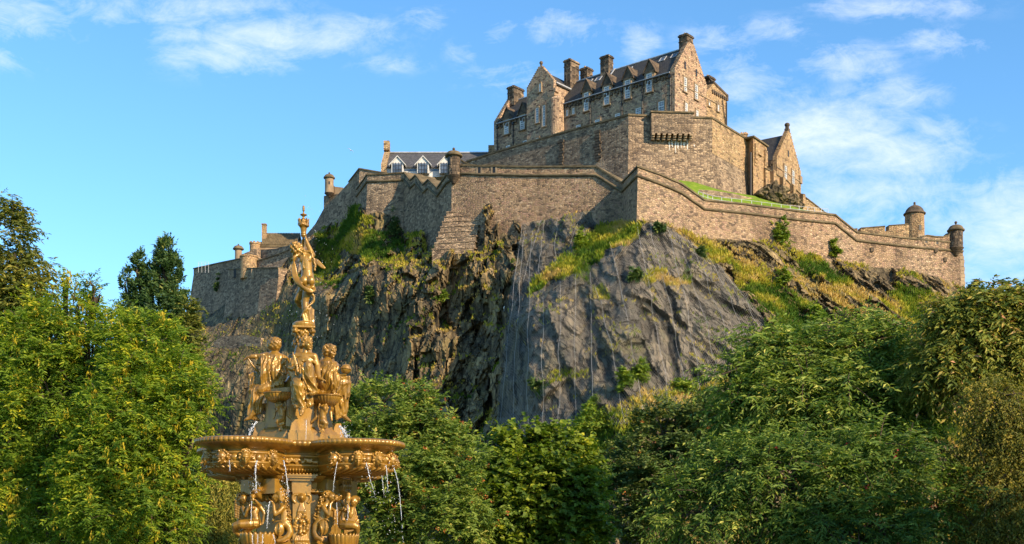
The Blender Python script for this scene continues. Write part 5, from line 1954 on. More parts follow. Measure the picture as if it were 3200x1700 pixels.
def crown(lobes, n_cl, n_tw, n_lf, ln, wd, cl_r, tw_len, droop, tone0, tone_sd, leaf_spread=0.8, inner=0.25, cl_tone=0.13, up=0.25, jag=0.12, zmin=0.1):
    L3 = [lobe3(l) for l in lobes]
    L3 = [(c, np.maximum(r * 0.5, r - tw_len * 0.45)) for c, r in L3]
    w = np.array([r[0] * r[1] + r[0] * r[2] + r[1] * r[2] for c, r in L3])
    w = w / w.sum()
    C, OUT, CT = [], [], []
    tries = 0
    while len(C) < n_cl and tries < n_cl * 12:
        tries += 1
        i = NR.choice(len(L3), p=w)
        c, r = L3[i]
        d = NR.normal(size=3)
        d /= np.linalg.norm(d)
        if d[2] < -0.6 and NR.rand() < 0.6:
            continue
        if d[1] > 0.35 and NR.rand() < 0.55:
            continue
        rad = (0.30 + 0.45 * NR.rand()) if NR.rand() < inner else (0.80 + 0.20 * NR.rand() + NR.normal(0, jag))
        p = c + d * r * rad
        bad = False
        if rad > 0.75:
            for j, (c2, r2) in enumerate(L3):
                if j != i and np.linalg.norm((p - c2) / r2) < 0.72:
                    bad = True
                    break
        if bad or p[2] < zmin:
            continue
        C.append(p)
        o = d / r
        OUT.append(o / np.linalg.norm(o))
        CT.append(NR.normal(0, cl_tone))
    C, OUT, CT = np.array(C), np.array(OUT), np.array(CT)
    # twigs
    tc_ = np.repeat(C, n_tw, 0)
    to = np.repeat(OUT, n_tw, 0)
    tt = np.repeat(CT, n_tw)
    N = len(tc_)
    ts = tc_ + rdir(N) * (cl_r * NR.rand(N, 1) ** 0.5)
    td = to * 0.8 + rdir(N) * 0.9 + np.array([0, 0, up])
    td /= np.linalg.norm(td, axis=1, keepdims=True)
    tl = tw_len * (0.6 + 0.8 * NR.rand(N))
    # leaves
    f = np.tile((np.arange(n_lf) + 0.5) / n_lf, N)
    s = np.repeat(ts, n_lf, 0)
    d = np.repeat(td, n_lf, 0)
    l = np.repeat(tl, n_lf)
    side = np.cross(d, np.array([0, 0, 1.0])) + 1e-6
    side /= np.linalg.norm(side, axis=1, keepdims=True)
    sg = np.tile(np.where(np.arange(n_lf) % 2 == 0, 1.0, -1.0), N)[:, None]
    pos = s + d * (f * l)[:, None]
    pos[:, 2] -= droop * l * f ** 2
    n = len(pos)
    ld = d * 0.55 + side * sg * leaf_spread + rdir(n) * 0.45
    ld[:, 2] -= droop * 0.9
    nr_ = rdir(n) * 0.6 + np.array([0.15, -0.35, 0.8])
    tone = tone0 + np.repeat(tt, n_lf) + NR.normal(0, tone_sd, n)
    L_ = ln * (0.55 + 0.9 * NR.rand(n) ** 1.4)
    v, q = leaf_quads(pos, ld, nr_, L_, L_ * (wd / ln) * (0.85 + 0.3 * NR.rand(n)), 0.15)
    return v, q, np.clip(tone, 0, 1), C, OUT, (ts, td, tl)


def clusters(C, OUT, n, k, r, size, tone0, droop=0.0, out=0.1, elong=1.0):
    """berry or pod clusters hung on the crown surface"""
    i = NR.randint(0, len(C), n)
    c = C[i] + rdir(n) * 0.25 + OUT[i] * out
    c = np.repeat(c, k, 0) + rdir(n * k) * r * np.array([1, 1, elong])
    d = rdir(n * k) * (1 - droop) + np.array([0, 0, -1.0]) * droop
    m_ = n * k
    L_ = size * (0.7 + 0.6 * NR.rand(m_))
    v, q = leaf_quads(c, d, rdir(m_), L_, L_ * (0.9 if droop < 0.3 else 0.28), 0.0)
    return v, q, np.clip(tone0 + NR.normal(0, 0.25, m_), 0, 1)


def tree(name, label, cat, base_px, Y, lobes, mat, group=None, trunk_r=0.16, n_cl=120, n_tw=9, n_lf=14, ln=0.10, wd=0.045, cl_r=0.35, tw_len=0.45, droop=0.2, tone0=0.5, tone_sd=0.1, pods=None, berries=None, twigs=0, crown_name='crown', **kw):
    b = P(base_px, HZ, Y)
    root = thing(name, label, cat, (b.x, Y, 0), group)
    v, q, tone, C, OUT, tw = crown(lobes, n_cl, n_tw, n_lf, ln, wd, cl_r, tw_len, droop, tone0, tone_sd, **kw)
    cr_ = np_mesh(crown_name, v, q, M[mat], root, False, {'tone': ('FACE', tone)})
    # trunk with limbs into every lobe
    L3 = [lobe3(l) for l in lobes]
    g = MB()
    zc = min(c[2] for c, r in L3)
    ctr = np.mean([c for c, r in L3], 0)
    fork = Vector((b.x * 0.6 + ctr[0] * 0.4, Y * 0.6 + ctr[1] * 0.4, max(0.8, zc * 0.55)))
    g.tube([Vector((b.x, Y, -0.1)), Vector((b.x + 0.03, Y, 0.25)), fork], [trunk_r * 1.5, trunk_r * 1.08, trunk_r * 0.8], 9)
    for c, r in L3:
        cv = Vector(c)
        mid_ = fork.lerp(cv, 0.5) + Vector((rnd.uniform(-0.2, 0.2), rnd.uniform(-0.2, 0.2), rnd.uniform(0, 0.3)))
        g.tube([fork, mid_, cv], [trunk_r * 0.62, trunk_r * 0.42, trunk_r * 0.22], 7)
        for k in range(5):
            dd_ = Vector((rnd.uniform(-1, 1), rnd.uniform(-1, 0.4), rnd.uniform(-0.2, 1)))
            e = cv + Vector((dd_.x * r[0], dd_.y * r[1], dd_.z * r[2])) * 0.72
            m1 = cv.lerp(e, 0.5) + Vector((rnd.uniform(-0.1, 0.1), 0, 0.08))
            g.tube([mid_.lerp(cv, 0.6), m1, e], [trunk_r * 0.24, trunk_r * 0.15, trunk_r * 0.05], 5)
    ts, td, tl = tw
    if twigs:
        for i in NR.randint(0, len(ts), twigs):
            a = Vector(ts[i]) - Vector(td[i]) * tl[i] * 0.5
            e = Vector(ts[i]) + Vector(td[i]) * tl[i] * 0.8
            g.tube([a, a.lerp(e, 0.5) + Vector((0, 0, 0.03)), e - Vector((0, 0, droop * tl[i] * 0.5))], [trunk_r * 0.09, trunk_r * 0.06, trunk_r * 0.03], 4, False)
    g.build('trunk', M['bark'], root, True)
    if pods:
        v, q, tone = clusters(C, OUT, **pods)
        np_mesh('seed_pods', v, q, M['lf_pod'], root, False, {'tone': ('FACE', tone)})['kind'] = 'stuff'
    if berries:
        bm_ = berries.pop('mat', 'berry')
        v, q, tone = clusters(C, OUT, **berries)
        np_mesh('berries', v, q, M[bm_], root, False, {'tone': ('FACE', tone)})['kind'] = 'stuff'
    return root


# far left, tall olive tree leaning into the picture
tree('broadleaf_tree', 'tall olive green tree with drooping yellow edged leaves at the far left edge', 'tree', -40, 37, [(-10, 800, 128, 205, 37), (40, 960, 135, 215, 37), (95, 1080, 120, 190, 36.5), (60, 830, 60, 130, 36.6), (-60, 1200, 220, 300, 38), (105, 960, 55, 120, 36.3)],
     'lf_tall', None, 0.24, 420, 11, 15, 0.145, 0.055, 0.35, 0.5, 0.45, 0.42, 0.16, jag=0.07, twigs=120)
# laburnums
tree('laburnum_tree', 'sprawling yellow green tree hung with yellow pods, its thin top shoots against the sky', 'tree', 180, 31.5, [(300, 930, 34, 72, 31.5), (250, 985, 80, 110, 31.5), (200, 890, 20, 60, 31.6), (150, 1100, 150, 160, 31.5), (300, 1110, 130, 150, 31.2), (60, 1330, 200, 230, 31.6), (180, 1250, 150, 170, 31.2), (110, 1560, 230, 220, 31.6)],
     'lf_lab', None, 0.17, 520, 11, 16, 0.115, 0.036, 0.27, 0.42, 0.2, 0.48, 0.15, jag=0.13, cl_tone=0.14, twigs=220, pods=dict(n=420, k=14, r=0.06, size=0.11, tone0=0.5, droop=0.7, elong=2.0))
tree('laburnum_tree', 'broad yellow green tree hung with yellow pods, standing left of the golden fountain', 'tree', 460, 29.5, [(460, 1110, 120, 115, 29.8), (395, 1050, 70, 70, 30), (560, 1250, 130, 150, 29.5), (640, 1225, 52, 45, 29.3), (420, 1330, 180, 200, 29.3), (560, 1420, 110, 170, 29.4), (400, 1560, 210, 190, 29.2), (560, 1610, 75, 150, 29.5), (300, 1500, 130, 190, 29.0)],
     'lf_lab', None, 0.16, 540, 11, 16, 0.11, 0.035, 0.26, 0.42, 0.2, 0.50, 0.15, jag=0.13, cl_tone=0.14, twigs=240, pods=dict(n=460, k=14, r=0.06, size=0.11, tone0=0.5, droop=0.7, elong=2.0))
# dark upright tree against the sky
tree('upright_tree', 'dark green upright tree with several pointed leaders standing against the sky', 'tree', 500, 62, [(519, 800, 30, 60, 62), (520, 870, 52, 80, 62), (512, 950, 75, 90, 62), (434, 850, 20, 66, 62), (440, 935, 38, 70, 62), (393, 900, 16, 64, 62), (404, 985, 38, 60, 62), (470, 1050, 105, 95, 62), (474, 905, 34, 70, 62), (551, 905, 28, 50, 62), (562, 985, 40, 65, 62), (520, 1130, 100, 130, 62)],
     'lf_con', None, 0.25, 700, 7, 11, 0.17, 0.07, 0.16, 0.26, -0.30, 0.50, 0.16, jag=0.07, up=1.2, twigs=0)
tree('broadleaf_tree', 'small olive tree leaning in front of the crag, right of the dark upright tree', 'tree', 585, 55, [(592, 985, 26, 52, 55), (590, 1050, 42, 80, 55), (575, 1130, 45, 90, 55), (560, 1230, 50, 90, 55)],
     'lf_tall', None, 0.18, 110, 9, 13, 0.17, 0.075, 0.36, 0.42, 0.05, 0.40, 0.14, jag=0.06)
# darker trees standing behind the laburnums
tree('broadleaf_tree', 'dark green tree mostly hidden behind the yellow green trees, nearer the left edge', 'tree', 120, 44, [(60, 1250, 170, 200, 44), (200, 1300, 150, 190, 44), (80, 1560, 220, 200, 43), (260, 1520, 150, 200, 43), (100, 1690, 220, 90, 42), (320, 1690, 180, 90, 42)],
     'lf_con', None, 0.25, 420, 10, 12, 0.24, 0.13, 0.55, 0.6, 0.1, 0.45, 0.15)
tree('broadleaf_tree', 'dark green tree mostly hidden behind the yellow green trees, nearer the fountain', 'tree', 430, 43, [(380, 1250, 130, 160, 43), (500, 1330, 110, 150, 43), (420, 1560, 200, 200, 42.5), (590, 1560, 80, 150, 42.5)],
     'lf_con', None, 0.25, 240, 10, 12, 0.24, 0.13, 0.55, 0.6, 0.1, 0.45, 0.15)
# weeping tree and bluish conifer behind the fountain's left side
tree('weeping_tree', 'pale green weeping tree with hanging shoots just left of the fountain stem', 'tree', 695, 40, [(690, 1490, 52, 60, 40), (700, 1580, 60, 120, 40), (680, 1660, 60, 100, 40)],
     'lf_tall', None, 0.12, 130, 9, 18, 0.09, 0.036, 0.28, 0.85, 0.9, 0.62, 0.12, up=-0.4, jag=0.05)
tree('conifer', 'bluish green conifer glimpsed between the weeping tree and the fountain stem', 'tree', 760, 44, [(755, 1505, 22, 40, 44), (760, 1580, 40, 80, 44), (770, 1670, 50, 90, 44)],
     'lf_con', None, 0.12, 70, 9, 14, 0.12, 0.03, 0.26, 0.40, -0.3, 0.68, 0.15, up=0.5)
# right of the fountain
tree('rowan_tree', 'rounded rowan tree dotted with orange berries directly right of the fountain', 'tree', 1230, 34, [(1180, 1300, 120, 108, 34), (1330, 1290, 78, 108, 34), (1335, 1215, 26, 42, 34), (1260, 1440, 210, 150, 34), (1400, 1440, 100, 120, 34), (1370, 1600, 185, 190, 33.5), (1150, 1580, 160, 190, 34), (1100, 1330, 60, 110, 34.4)],
     'lf_row', None, 0.16, 400, 11, 15, 0.125, 0.048, 0.27, 0.38, 0.10, 0.48, 0.15, jag=0.10, cl_tone=0.18, berries=dict(n=330, k=12, r=0.05, size=0.036, tone0=0.6, out=0.2))
tree('maple_tree', 'dark green maple with broad yellowing leaves between the rowan and the dark shrub', 'tree', 1700, 36, [(1525, 1400, 48, 75, 36), (1590, 1415, 70, 85, 36), (1660, 1390, 60, 60, 36), (1750, 1425, 90, 90, 36), (1820, 1480, 70, 120, 36.2), (1650, 1540, 170, 150, 35.6), (1780, 1600, 120, 160, 35.6), (1580, 1640, 130, 150, 35.5)],
     'lf_map', None, 0.17, 260, 11, 11, 0.15, 0.125, 0.36, 0.42, 0.15, 0.45, 0.15, jag=0.07, twigs=60)
tree('broad_shrub', 'large dense dark shrub with bronze tips at the foot of the netted buttress', 'shrub', 2110, 46, [(2190, 1330, 110, 95, 46), (2080, 1370, 120, 105, 46), (2000, 1460, 110, 130, 46), (2290, 1380, 110, 140, 46.4), (1950, 1600, 110, 150, 45.5), (2110, 1560, 190, 190, 45)],
     'lf_dark', None, 0.2, 330, 11, 14, 0.15, 0.075, 0.36, 0.40, 0.05, 0.48, 0.15, jag=0.05, berries=dict(n=140, k=8, r=0.06, size=0.05, tone0=0.6, out=0.2))
tree('cherry_tree', 'wide spreading cherry tree with long drooping leaves filling the lower right', 'tree', 2560, 31, [(2500, 1120, 150, 105, 31), (2700, 1090, 130, 105, 31), (2370, 1085, 75, 60, 31), (2310, 1175, 90, 50, 30.8), (2790, 1020, 45, 40, 31.2), (2400, 1260, 170, 110, 30.8), (2620, 1260, 230, 150, 30.8), (2820, 1250, 140, 170, 31)],
     'lf_che', None, 0.22, 400, 8, 18, 0.155, 0.046, 0.24, 0.85, 0.35, 0.54, 0.18, jag=0.18, inner=0.18, cl_tone=0.18, up=0.05, twigs=260)
tree('cherry_tree', 'low shaded cherry tree with drooping leaves and reddish clusters along the bottom right', 'tree', 2500, 27, [(2300, 1470, 200, 120, 27.4), (2180, 1600, 150, 140, 27), (2480, 1530, 220, 190, 27), (2720, 1480, 220, 160, 27.2), (2650, 1650, 260, 170, 26.6), (2900, 1620, 170, 170, 27)],
     'lf_che', None, 0.2, 350, 8, 18, 0.14, 0.042, 0.24, 0.80, 0.35, 0.42, 0.16, jag=0.16, inner=0.18, cl_tone=0.18, up=0.05, twigs=160, berries=dict(n=45, k=16, r=0.06, size=0.04, tone0=0.5, out=0.15, mat='berry_red'))
tree('reddening_tree', 'tree with drooping pink tinged leaves at the right edge, its top against the sky', 'tree', 3150, 29, [(3150, 960, 85, 72, 29), (3050, 975, 75, 60, 29), (2960, 985, 70, 50, 29), (3190, 1060, 130, 130, 29.2), (3030, 1090, 120, 110, 29), (2930, 1150, 90, 90, 29)],
     'lf_red', None, 0.2, 300, 10, 15, 0.15, 0.052, 0.32, 0.55, 0.55, 0.45, 0.17, jag=0.12, up=0.15, twigs=120)
tree('weeping_shrub', 'olive brown weeping shrub with fine bare twigs at the lower right edge', 'shrub', 3120, 27, [(3110, 1270, 110, 110, 27), (3160, 1420, 130, 170, 27), (3040, 1430, 70, 110, 27), (3120, 1600, 150, 160, 26.8)],
     'lf_brown', None, 0.15, 330, 10, 16, 0.07, 0.034, 0.28, 0.55, 0.75, 0.45, 0.14, jag=0.08, up=-0.2, twigs=160)


# shrubs on the crag: foliage and a stem each
def shrub(name, label, px, py, rpx, rpy, mat='lf_shrub', n=26, upright=0.2, tone0=0.5, ln=0.42, dz=0):
    rpx, rpy = rpx * 0.78, rpy * 0.85
    c = on_rock(px, min(py + rpy * 0.8, 1700))
    Y = c.y - 0.4
    root = thing(name, label, 'shrub', tuple(c))
    v, q, tone, C, OUT, tw = crown([(px, py, rpx, rpy, Y), (px + rpx * 0.5, py + rpy * 0.5, rpx * 0.8, rpy * 0.5, Y), (px - rpx * 0.6, py + rpy * 0.6, rpx * 0.7, rpy * 0.4, Y)], n, 6, 7, ln, ln * 0.42, rpx * Y / FPX * 0.4, rpx * Y / FPX * 0.5, 0.1, tone0, 0.2, up=upright, zmin=-5, jag=0.32, cl_tone=0.2)
    np_mesh('foliage', v, q, M[mat], root, False, {'tone': ('FACE', tone)})
    g = MB()
    t_ = P(px, py, Y)
    g.tube([c - Vector((0, 0, 0.3)), c.lerp(t_, 0.6), t_], [0.09, 0.07, 0.03], 6)
    g.build('stem', M['bark'], root, True)
    return root


SHRUBS = [
    (1860, 1312, 58, 42, 'lf_shrub', 50, 'bright green bush on the grass where the netting meets the trees'),
    (2440, 728, 24, 44, 'lf_shrub', 40, 'upright green sapling growing against the curtain wall face'),
    (2610, 782, 18, 32, 'lf_shrub', 22, 'pointed green sapling on a grassy knob against the curtain wall'),
    (1815, 752, 22, 34, 'lf_shrub', 28, 'green bush at the upper edge of the diagonal grass strip'),
    (1985, 858, 21, 20, 'lf_con', 22, 'small dark round bush on the netted buttress'),
    (2185, 790, 17, 22, 'lf_con', 18, 'dark green bush near the top right edge of the netting'),
    (2060, 712, 20, 18, 'lf_con', 20, 'dark bush on the rock directly below the sunlit wall corner'),
    (1235, 710, 22, 42, 'lf_con', 34, 'dark ivy like bush in the cleft beside the shadowed stepped wall'),
    (2450, 868, 20, 28, 'lf_shrub', 20, 'bright green bush on the right hand slope beside dark rock'),
    (2545, 985, 22, 40, 'lf_shrub', 26, 'bright leafy bush low on the right hand slope'),
    (1160, 912, 20, 30, 'lf_con', 20, 'feathery dark bush hanging on the left cliff below the sunlit ledge'),
    (1378, 920, 18, 16, 'lf_shrub', 14, 'small yellow green bush in the middle of the rough cliff'),
    (2000, 1160, 30, 36, 'lf_shrub', 30, 'pale green creeper patch low on the netted buttress'),
    (1950, 1180, 22, 46, 'lf_shrub', 24, 'upright pale creeper low on the netted buttress left of a wider patch'),
    (1680, 1195, 26, 18, 'lf_con', 18, 'dark low bush near the bottom left of the netting'),
    (1855, 1260, 24, 18, 'lf_shrub', 18, 'yellow green tuft of leaves above the bright bush at the net foot'),
    (2130, 1205, 40, 20, 'lf_shrub', 24, 'flat pale green bush at the lower right of the netting'),
    (2590, 742, 8, 10, 'lf_shrub', 5, ''),
    (3045, 895, 24, 26, 'lf_con', 22, 'dark bush on the ridge just right of the wall end'),
    (680, 895, 10, 34, 'lf_con', 14, 'thin dark climbing plant on the far left battery wall'),
    (2730, 1015, 24, 18, 'lf_con', 18, 'dark bush on the lower right slope above the cherry tree'),
]
for (px, py, rx, ry, mt, n, lab) in SHRUBS:
    if not lab:
        continue
    shrub('crag_shrub', lab, px, py, rx, ry, mt, n, 0.6 if ry > rx * 1.3 else 0.2)

# trees beyond the right edge of the view, whose shade falls over the lower right foliage
for k, (x, y, h) in enumerate(((15.6, 18.0, 8.9), (19.5, 22.0, 9.0), (13.0, 12.5, 9.8))):
    px_ = CX + FPX * x / y
    lob = []
    for (dx, dz, r_) in ((0, h - 2.6, 2.5), (-1.4, h - 4.0, 2.2), (1.5, h - 4.2, 2.2), (0.1, h - 5.4, 2.4)):
        lob.append((CX + FPX * (x + dx) / y, HZ - FPX * (dz - CZ) / y, r_ * FPX / y, r_ * FPX / y, y))
    tree('broadleaf_tree', 'green tree beyond the right edge of the picture', 'tree', px_, y, lob, 'lf_map', 'trees beyond the right edge', 0.2, 130, 9, 10, 0.26, 0.17, 0.7, 0.7, 0.15, 0.4, 0.12)

# ------------------------------------------------------------------ the gilded fountain
m, t, out = new_mat('gilded_iron')
geo = t.node('ShaderNodeNewGeometry').outputs['Position']
n1 = t.noise(geo, 2.2, 6.0, 0.6)
n2 = t.noise(geo, 28.0, 4.0, 0.6)
st = t.node('ShaderNodeMapping', None, Vector=geo, Scale=(9, 9, 1.2)).outputs[0]
n3 = t.noise(st, 1.0, 4.0, 0.6)
col = t.ramp(n1, [(0.3, (0.19, 0.096, 0.011)), (0.5, (0.32, 0.166, 0.020)), (0.75, (0.40, 0.215, 0.032))])
col = t.mix(t.range(n3, 0.50, 0.70, 0.0, 0.65), col, (0.15, 0.080, 0.02, 1))
bm = t.node('ShaderNodeBump', None, Strength=0.25, Distance=0.01, Height=n2).outputs[0]
principled(t, out, col, t.range(n1, 0.3, 0.7, 0.46, 0.30), metal=0.25, spec=0.5, normal=bm, Coat_Weight=0.35, Coat_Roughness=0.12)
M['gold'] = m
m, t, out = new_mat('falling_water')
b = t.node('ShaderNodeBsdfPrincipled', None, Base_Color=(0.92, 0.95, 1.0, 1), Roughness=0.08)
b.inputs['Specular IOR Level'].default_value = 0.8
b.inputs['Transmission Weight'].default_value = 0.65
b.inputs['IOR'].default_value = 1.33
t.l.new(b.outputs[0], out.inputs[0])
M['water'] = m

FX, FY = -3.94, 23.0
fountain = thing('fountain', 'ornate golden cast iron fountain with draped statues, lobed basin and water spouting heads', 'fountain', (FX, FY, 0))
FO = Vector((FX, FY, 0))
ang0 = math.radians(32)
LD = [Vector((-math.sin(ang0), -math.cos(ang0), 0)), Vector((math.cos(ang0), -math.sin(ang0), 0)), Vector((math.sin(ang0), math.cos(ang0), 0)), Vector((-math.cos(ang0), math.sin(ang0), 0))]
FD = (LD[0] + LD[1]).normalized()             # the re-entrant side that faces the camera
RD = Vector((-FD.y, FD.x, 0))
RL_, RR_ = 1.38, 0.86


def sculpt(name, mb, parent, voxel=0.012, it=2, mat='gold', label=None, cloth=None):
    me = mb.mesh('tmp', BASE.get(parent.name, Vector((0, 0, 0))), False)
    tmp = bpy.data.objects.new('tmp', me)
    COL.objects.link(tmp)
    rm = tmp.modifiers.new('r', 'REMESH')
    rm.mode = 'VOXEL'
    rm.voxel_size = voxel
    rm.use_smooth_shade = True
    if it:
        sm_ = tmp.modifiers.new('s', 'SMOOTH')
        sm_.iterations = it
        sm_.factor = 0.5
    dg = bpy.context.evaluated_depsgraph_get()
    dg.update()
    ev = tmp.evaluated_get(dg)
    nm = bpy.data.meshes.new_from_object(ev)
    nm.name = name
    bpy.data.objects.remove(tmp)
    if cloth is not None:
        crease(nm, BASE.get(parent.name, Vector((0, 0, 0))), *cloth)
    o = bpy.data.objects.new(name, nm)
    nm.materials.clear()
    nm.materials.append(M[mat])
    nm.polygons.foreach_set('use_smooth', [True] * len(nm.polygons))
    COL.objects.link(o)
    o.parent = parent
    BASE[o.name] = BASE.get(parent.name, Vector((0, 0, 0)))
    if label:
        o['label'] = label
    return o


def crease(me, off, sc, boxes, shear=0.0, seed=0):
    """press cloth creases into the draped parts of a figure: ridges running down the hang of the cloth"""
    n = len(me.vertices)
    co = np.empty(n * 3)
    me.vertices.foreach_get('co', co)
    co = co.reshape(-1, 3)
    nr = np.empty(n * 3)
    me.vertex_normals.foreach_get('vector', nr)
    nr = nr.reshape(-1, 3)
    w = co + np.array(off)
    u = ((w[:, 0] / w[:, 1] * FPX + CX) - sc.x0) / sc.k
    v = ((HZ - (w[:, 2] - CZ) / w[:, 1] * FPX) - sc.y0) / sc.k
    mask = np.zeros(n)
    for (u0, u1, v0, v1, a) in boxes:
        e = np.minimum(np.minimum(u - u0, u1 - u), np.minimum(v - v0, v1 - v))
        mask = np.maximum(mask, a * np.clip(e / 25.0, 0, 1))
    q = w.copy()
    wob = fbm(w * 3.5, 61 + seed, 2) - 0.5
    q[:, 0] += wob * 0.22 + shear * (w[:, 2] - w[:, 2].mean())
    q[:, 1] += wob * 0.1
    r1 = 1 - np.abs(2 * vnoise(q * np.array([15, 15, 3.4]), 71 + seed) - 1)
    r2 = 1 - np.abs(2 * vnoise(q * np.array([27, 27, 6.0]), 83 + seed) - 1)
    d = 0.034 * (r1 ** 1.6 - 0.55) + 0.013 * (r2 ** 1.4 - 0.5)
    co = co + nr * (d * mask)[:, None]
    me.vertices.foreach_set('co', co.astype(np.float32).ravel())
    me.update()


class SC:
    """sculptor that takes positions read off an enlarged view: (u, v, depth offset in metres)"""
    def __init__(self, x0, y0, k, Y):
        self.x0, self.y0, self.k, self.Y = x0, y0, k, Y
        self.u = k * Y / FPX
        self.mb = MB()

    def p(self, q):
        d = q[2] if len(q) > 2 else 0.0
        a = P(self.x0 + self.k * q[0], self.y0 + self.k * q[1], self.Y)
        return Vector((a.x, self.Y + d, a.z))

    def limb(self, pts, r, n=10):
        if not hasattr(r, '__len__'):
            r = [r] * len(pts)
        self.mb.limb([self.p(q) for q in pts], [x * self.u for x in r], n)

    def ell(self, c, r, rot=None):
        if not hasattr(r, '__len__'):
            r = (r, r, r)
        self.mb.ell(self.p(c), [x * self.u for x in r], rot, 14, 10)

    def fold(self, pts, r0, r1=None, n=7):
        """one cloth ridge along a smooth curve"""
        P3 = [self.p(q) for q in pts]
        out_ = smooth_curve(P3, 5)
        m_ = len(out_)
        r1 = r0 if r1 is None else r1
        self.mb.tube(out_, [(r0 + (r1 - r0) * i / (m_ - 1)) * self.u for i in range(m_)], n)

    def cloth(self, top, bot, n, r, sag=0.0, jit=4.0, dmid=0.0, fill=True, seed=1):
        """n ridges from the polyline top to the polyline bot, with a skin behind them"""
        rr = random.Random(seed)
        n = max(3, int(round(n * 0.72)))
        r = r * 1.25
        T = [self.p(q) for q in top]
        B = [self.p(q) for q in bot]

        def along(L, f):
            x = f * (len(L) - 1)
            i = min(int(x), len(L) - 2)
            return L[i].lerp(L[i + 1], x - i)
        for k in range(n):
            f = k / max(1, n - 1)
            a, b_ = along(T, f), along(B, min(1, max(0, f + rr.uniform(-0.05, 0.05))))
            mid_ = a.lerp(b_, 0.5) + Vector((rr.uniform(-jit, jit) * self.u, dmid, -sag * self.u + rr.uniform(-jit, jit) * self.u))
            rk = r * rr.uniform(0.7, 1.35) * self.u
            self.mb.tube(smooth_curve([a, mid_, b_], 6), [rk * 0.8] + [rk] * 11 + [rk * 1.1], 7) if False else self.mb.tube(smooth_curve([a, mid_, b_], 6), rk, 7)
        if fill:
            for k in range(n - 1):
                for e in (0.33, 0.66):
                    f = (k + e) / max(1, n - 1)
                    a, b_ = along(T, f), along(B, f)
                    mid_ = a.lerp(b_, 0.5) + Vector((0, dmid, -sag * self.u))
                    back = Vector((0, r * 1.6 * self.u, 0))
                    self.mb.tube(smooth_curve([a + back, mid_ + back, b_ + back], 4), r * 0.75 * self.u, 6)

    def curls(self, c, r, n, cr_, face=None, seed=3):
        rr = random.Random(seed)
        n = int(n * 0.62)
        cr_ = cr_ * 1.35
        c3 = self.p(c)
        for k in range(n):
            z = 1 - 2 * (k + 0.5) / n
            a = k * 2.399
            s = math.sqrt(max(0, 1 - z * z))
            d = Vector((s * math.cos(a), s * math.sin(a), z))
            if face is not None and d.dot(face) > 0.35:
                continue
            q = c3 + Vector((d.x * r[0], d.y * r[1], d.z * r[2])) * self.u
            self.mb.ell(q, cr_ * self.u * rr.uniform(0.75, 1.25), None, 7, 5)

    def head(self, c, R, f, up=(0, 0, 1)):
        f = Vector(f).normalized()
        up = Vector(up)
        r = f.cross(up).normalized()
        u = r.cross(f).normalized()
        rot = Matrix((r, f, u)).transposed()
        c3 = self.p(c)
        R = R * self.u
        mb_ = self.mb
        mb_.ell(c3, (R * 0.78, R * 0.95, R * 1.0), rot, 14, 10)
        mb_.ell(c3 + f * R * 0.30 - u * R * 0.48, (R * 0.56, R * 0.62, R * 0.62), rot, 12, 8)
        mb_.ell(c3 + f * R * 0.68 - u * R * 0.92, (R * 0.24, R * 0.22, R * 0.2), rot, 8, 6)
        mb_.tube([c3 + f * R * 0.90 + u * R * 0.12, c3 + f * R * 1.12 - u * R * 0.28], [R * 0.09, R * 0.17], 8)
        mb_.tube([c3 + f * R * 0.86 + u * R * 0.2 + r * R * 0.52, c3 + f * R * 0.98 + u * R * 0.16, c3 + f * R * 0.86 + u * R * 0.2 - r * R * 0.52], R * 0.12, 7)
        for s in (-1, 1):
            mb_.ell(c3 + f * R * 0.80 - u * R * 0.02 + r * s * R * 0.30, R * 0.11, None, 8, 6)
            mb_.ell(c3 + f * R * 0.62 - u * R * 0.30 + r * s * R * 0.38, R * 0.26, None, 8, 6)
            mb_.ell(c3 + r * s * R * 0.80 - u * R * 0.12, (R * 0.1, R * 0.16, R * 0.24), rot, 8, 6)
        mb_.tube([c3 + f * R * 0.93 - u * R * 0.55 + r * R * 0.22, c3 + f * R * 1.0 - u * R * 0.53, c3 + f * R * 0.93 - u * R * 0.55 - r * R * 0.22], R * 0.075, 6)

    def hand(self, w, d, curl, size, palm_n=(0, -1, 0)):
        """palm at w pointing along d with four fingers and a thumb that bend towards curl"""
        w3 = self.p(w)
        d = Vector(d).normalized()
        cn = Vector(curl).normalized()
        s = d.cross(cn).normalized()
        S = size * self.u
        self.mb.tube([w3 - d * S * 0.1, w3 + d * S * 0.5], [S * 0.20, S * 0.26], 8, True, 0.7)
        for k in range(4):
            o = s * (k - 1.5) * S * 0.14
            l = (0.46, 0.54, 0.5, 0.4)[k] * S
            a = w3 + d * S * 0.45 + o
            b_ = a + d * l * 0.5 + cn * l * 0.15
            c_ = b_ + d * l * 0.3 + cn * l * 0.45
            self.mb.tube([a, b_, c_], [S * 0.075, S * 0.07, S * 0.055], 6)
        a = w3 + d * S * 0.1 - s * S * 0.22
        self.mb.tube([a, a + d * S * 0.22 - s * S * 0.16, a + d * S * 0.42 - s * S * 0.14 + cn * S * 0.15], [S * 0.09, S * 0.08, S * 0.06], 6)


def smooth_curve(P3, sub):
    if len(P3) < 3:
        return P3
    out_ = []
    for i in range(len(P3) - 1):
        p0 = P3[max(i - 1, 0)]
        p1, p2 = P3[i], P3[i + 1]
        p3 = P3[min(i + 2, len(P3) - 1)]
        for k in range(sub):
            f = k / sub
            out_.append(0.5 * ((2 * p1) + (p2 - p0) * f + (2 * p0 - 5 * p1 + 4 * p2 - p3) * f * f + (3 * p1 - p0 - 3 * p2 + p3) * f ** 3))
    out_.append(P3[-1])
    return out_


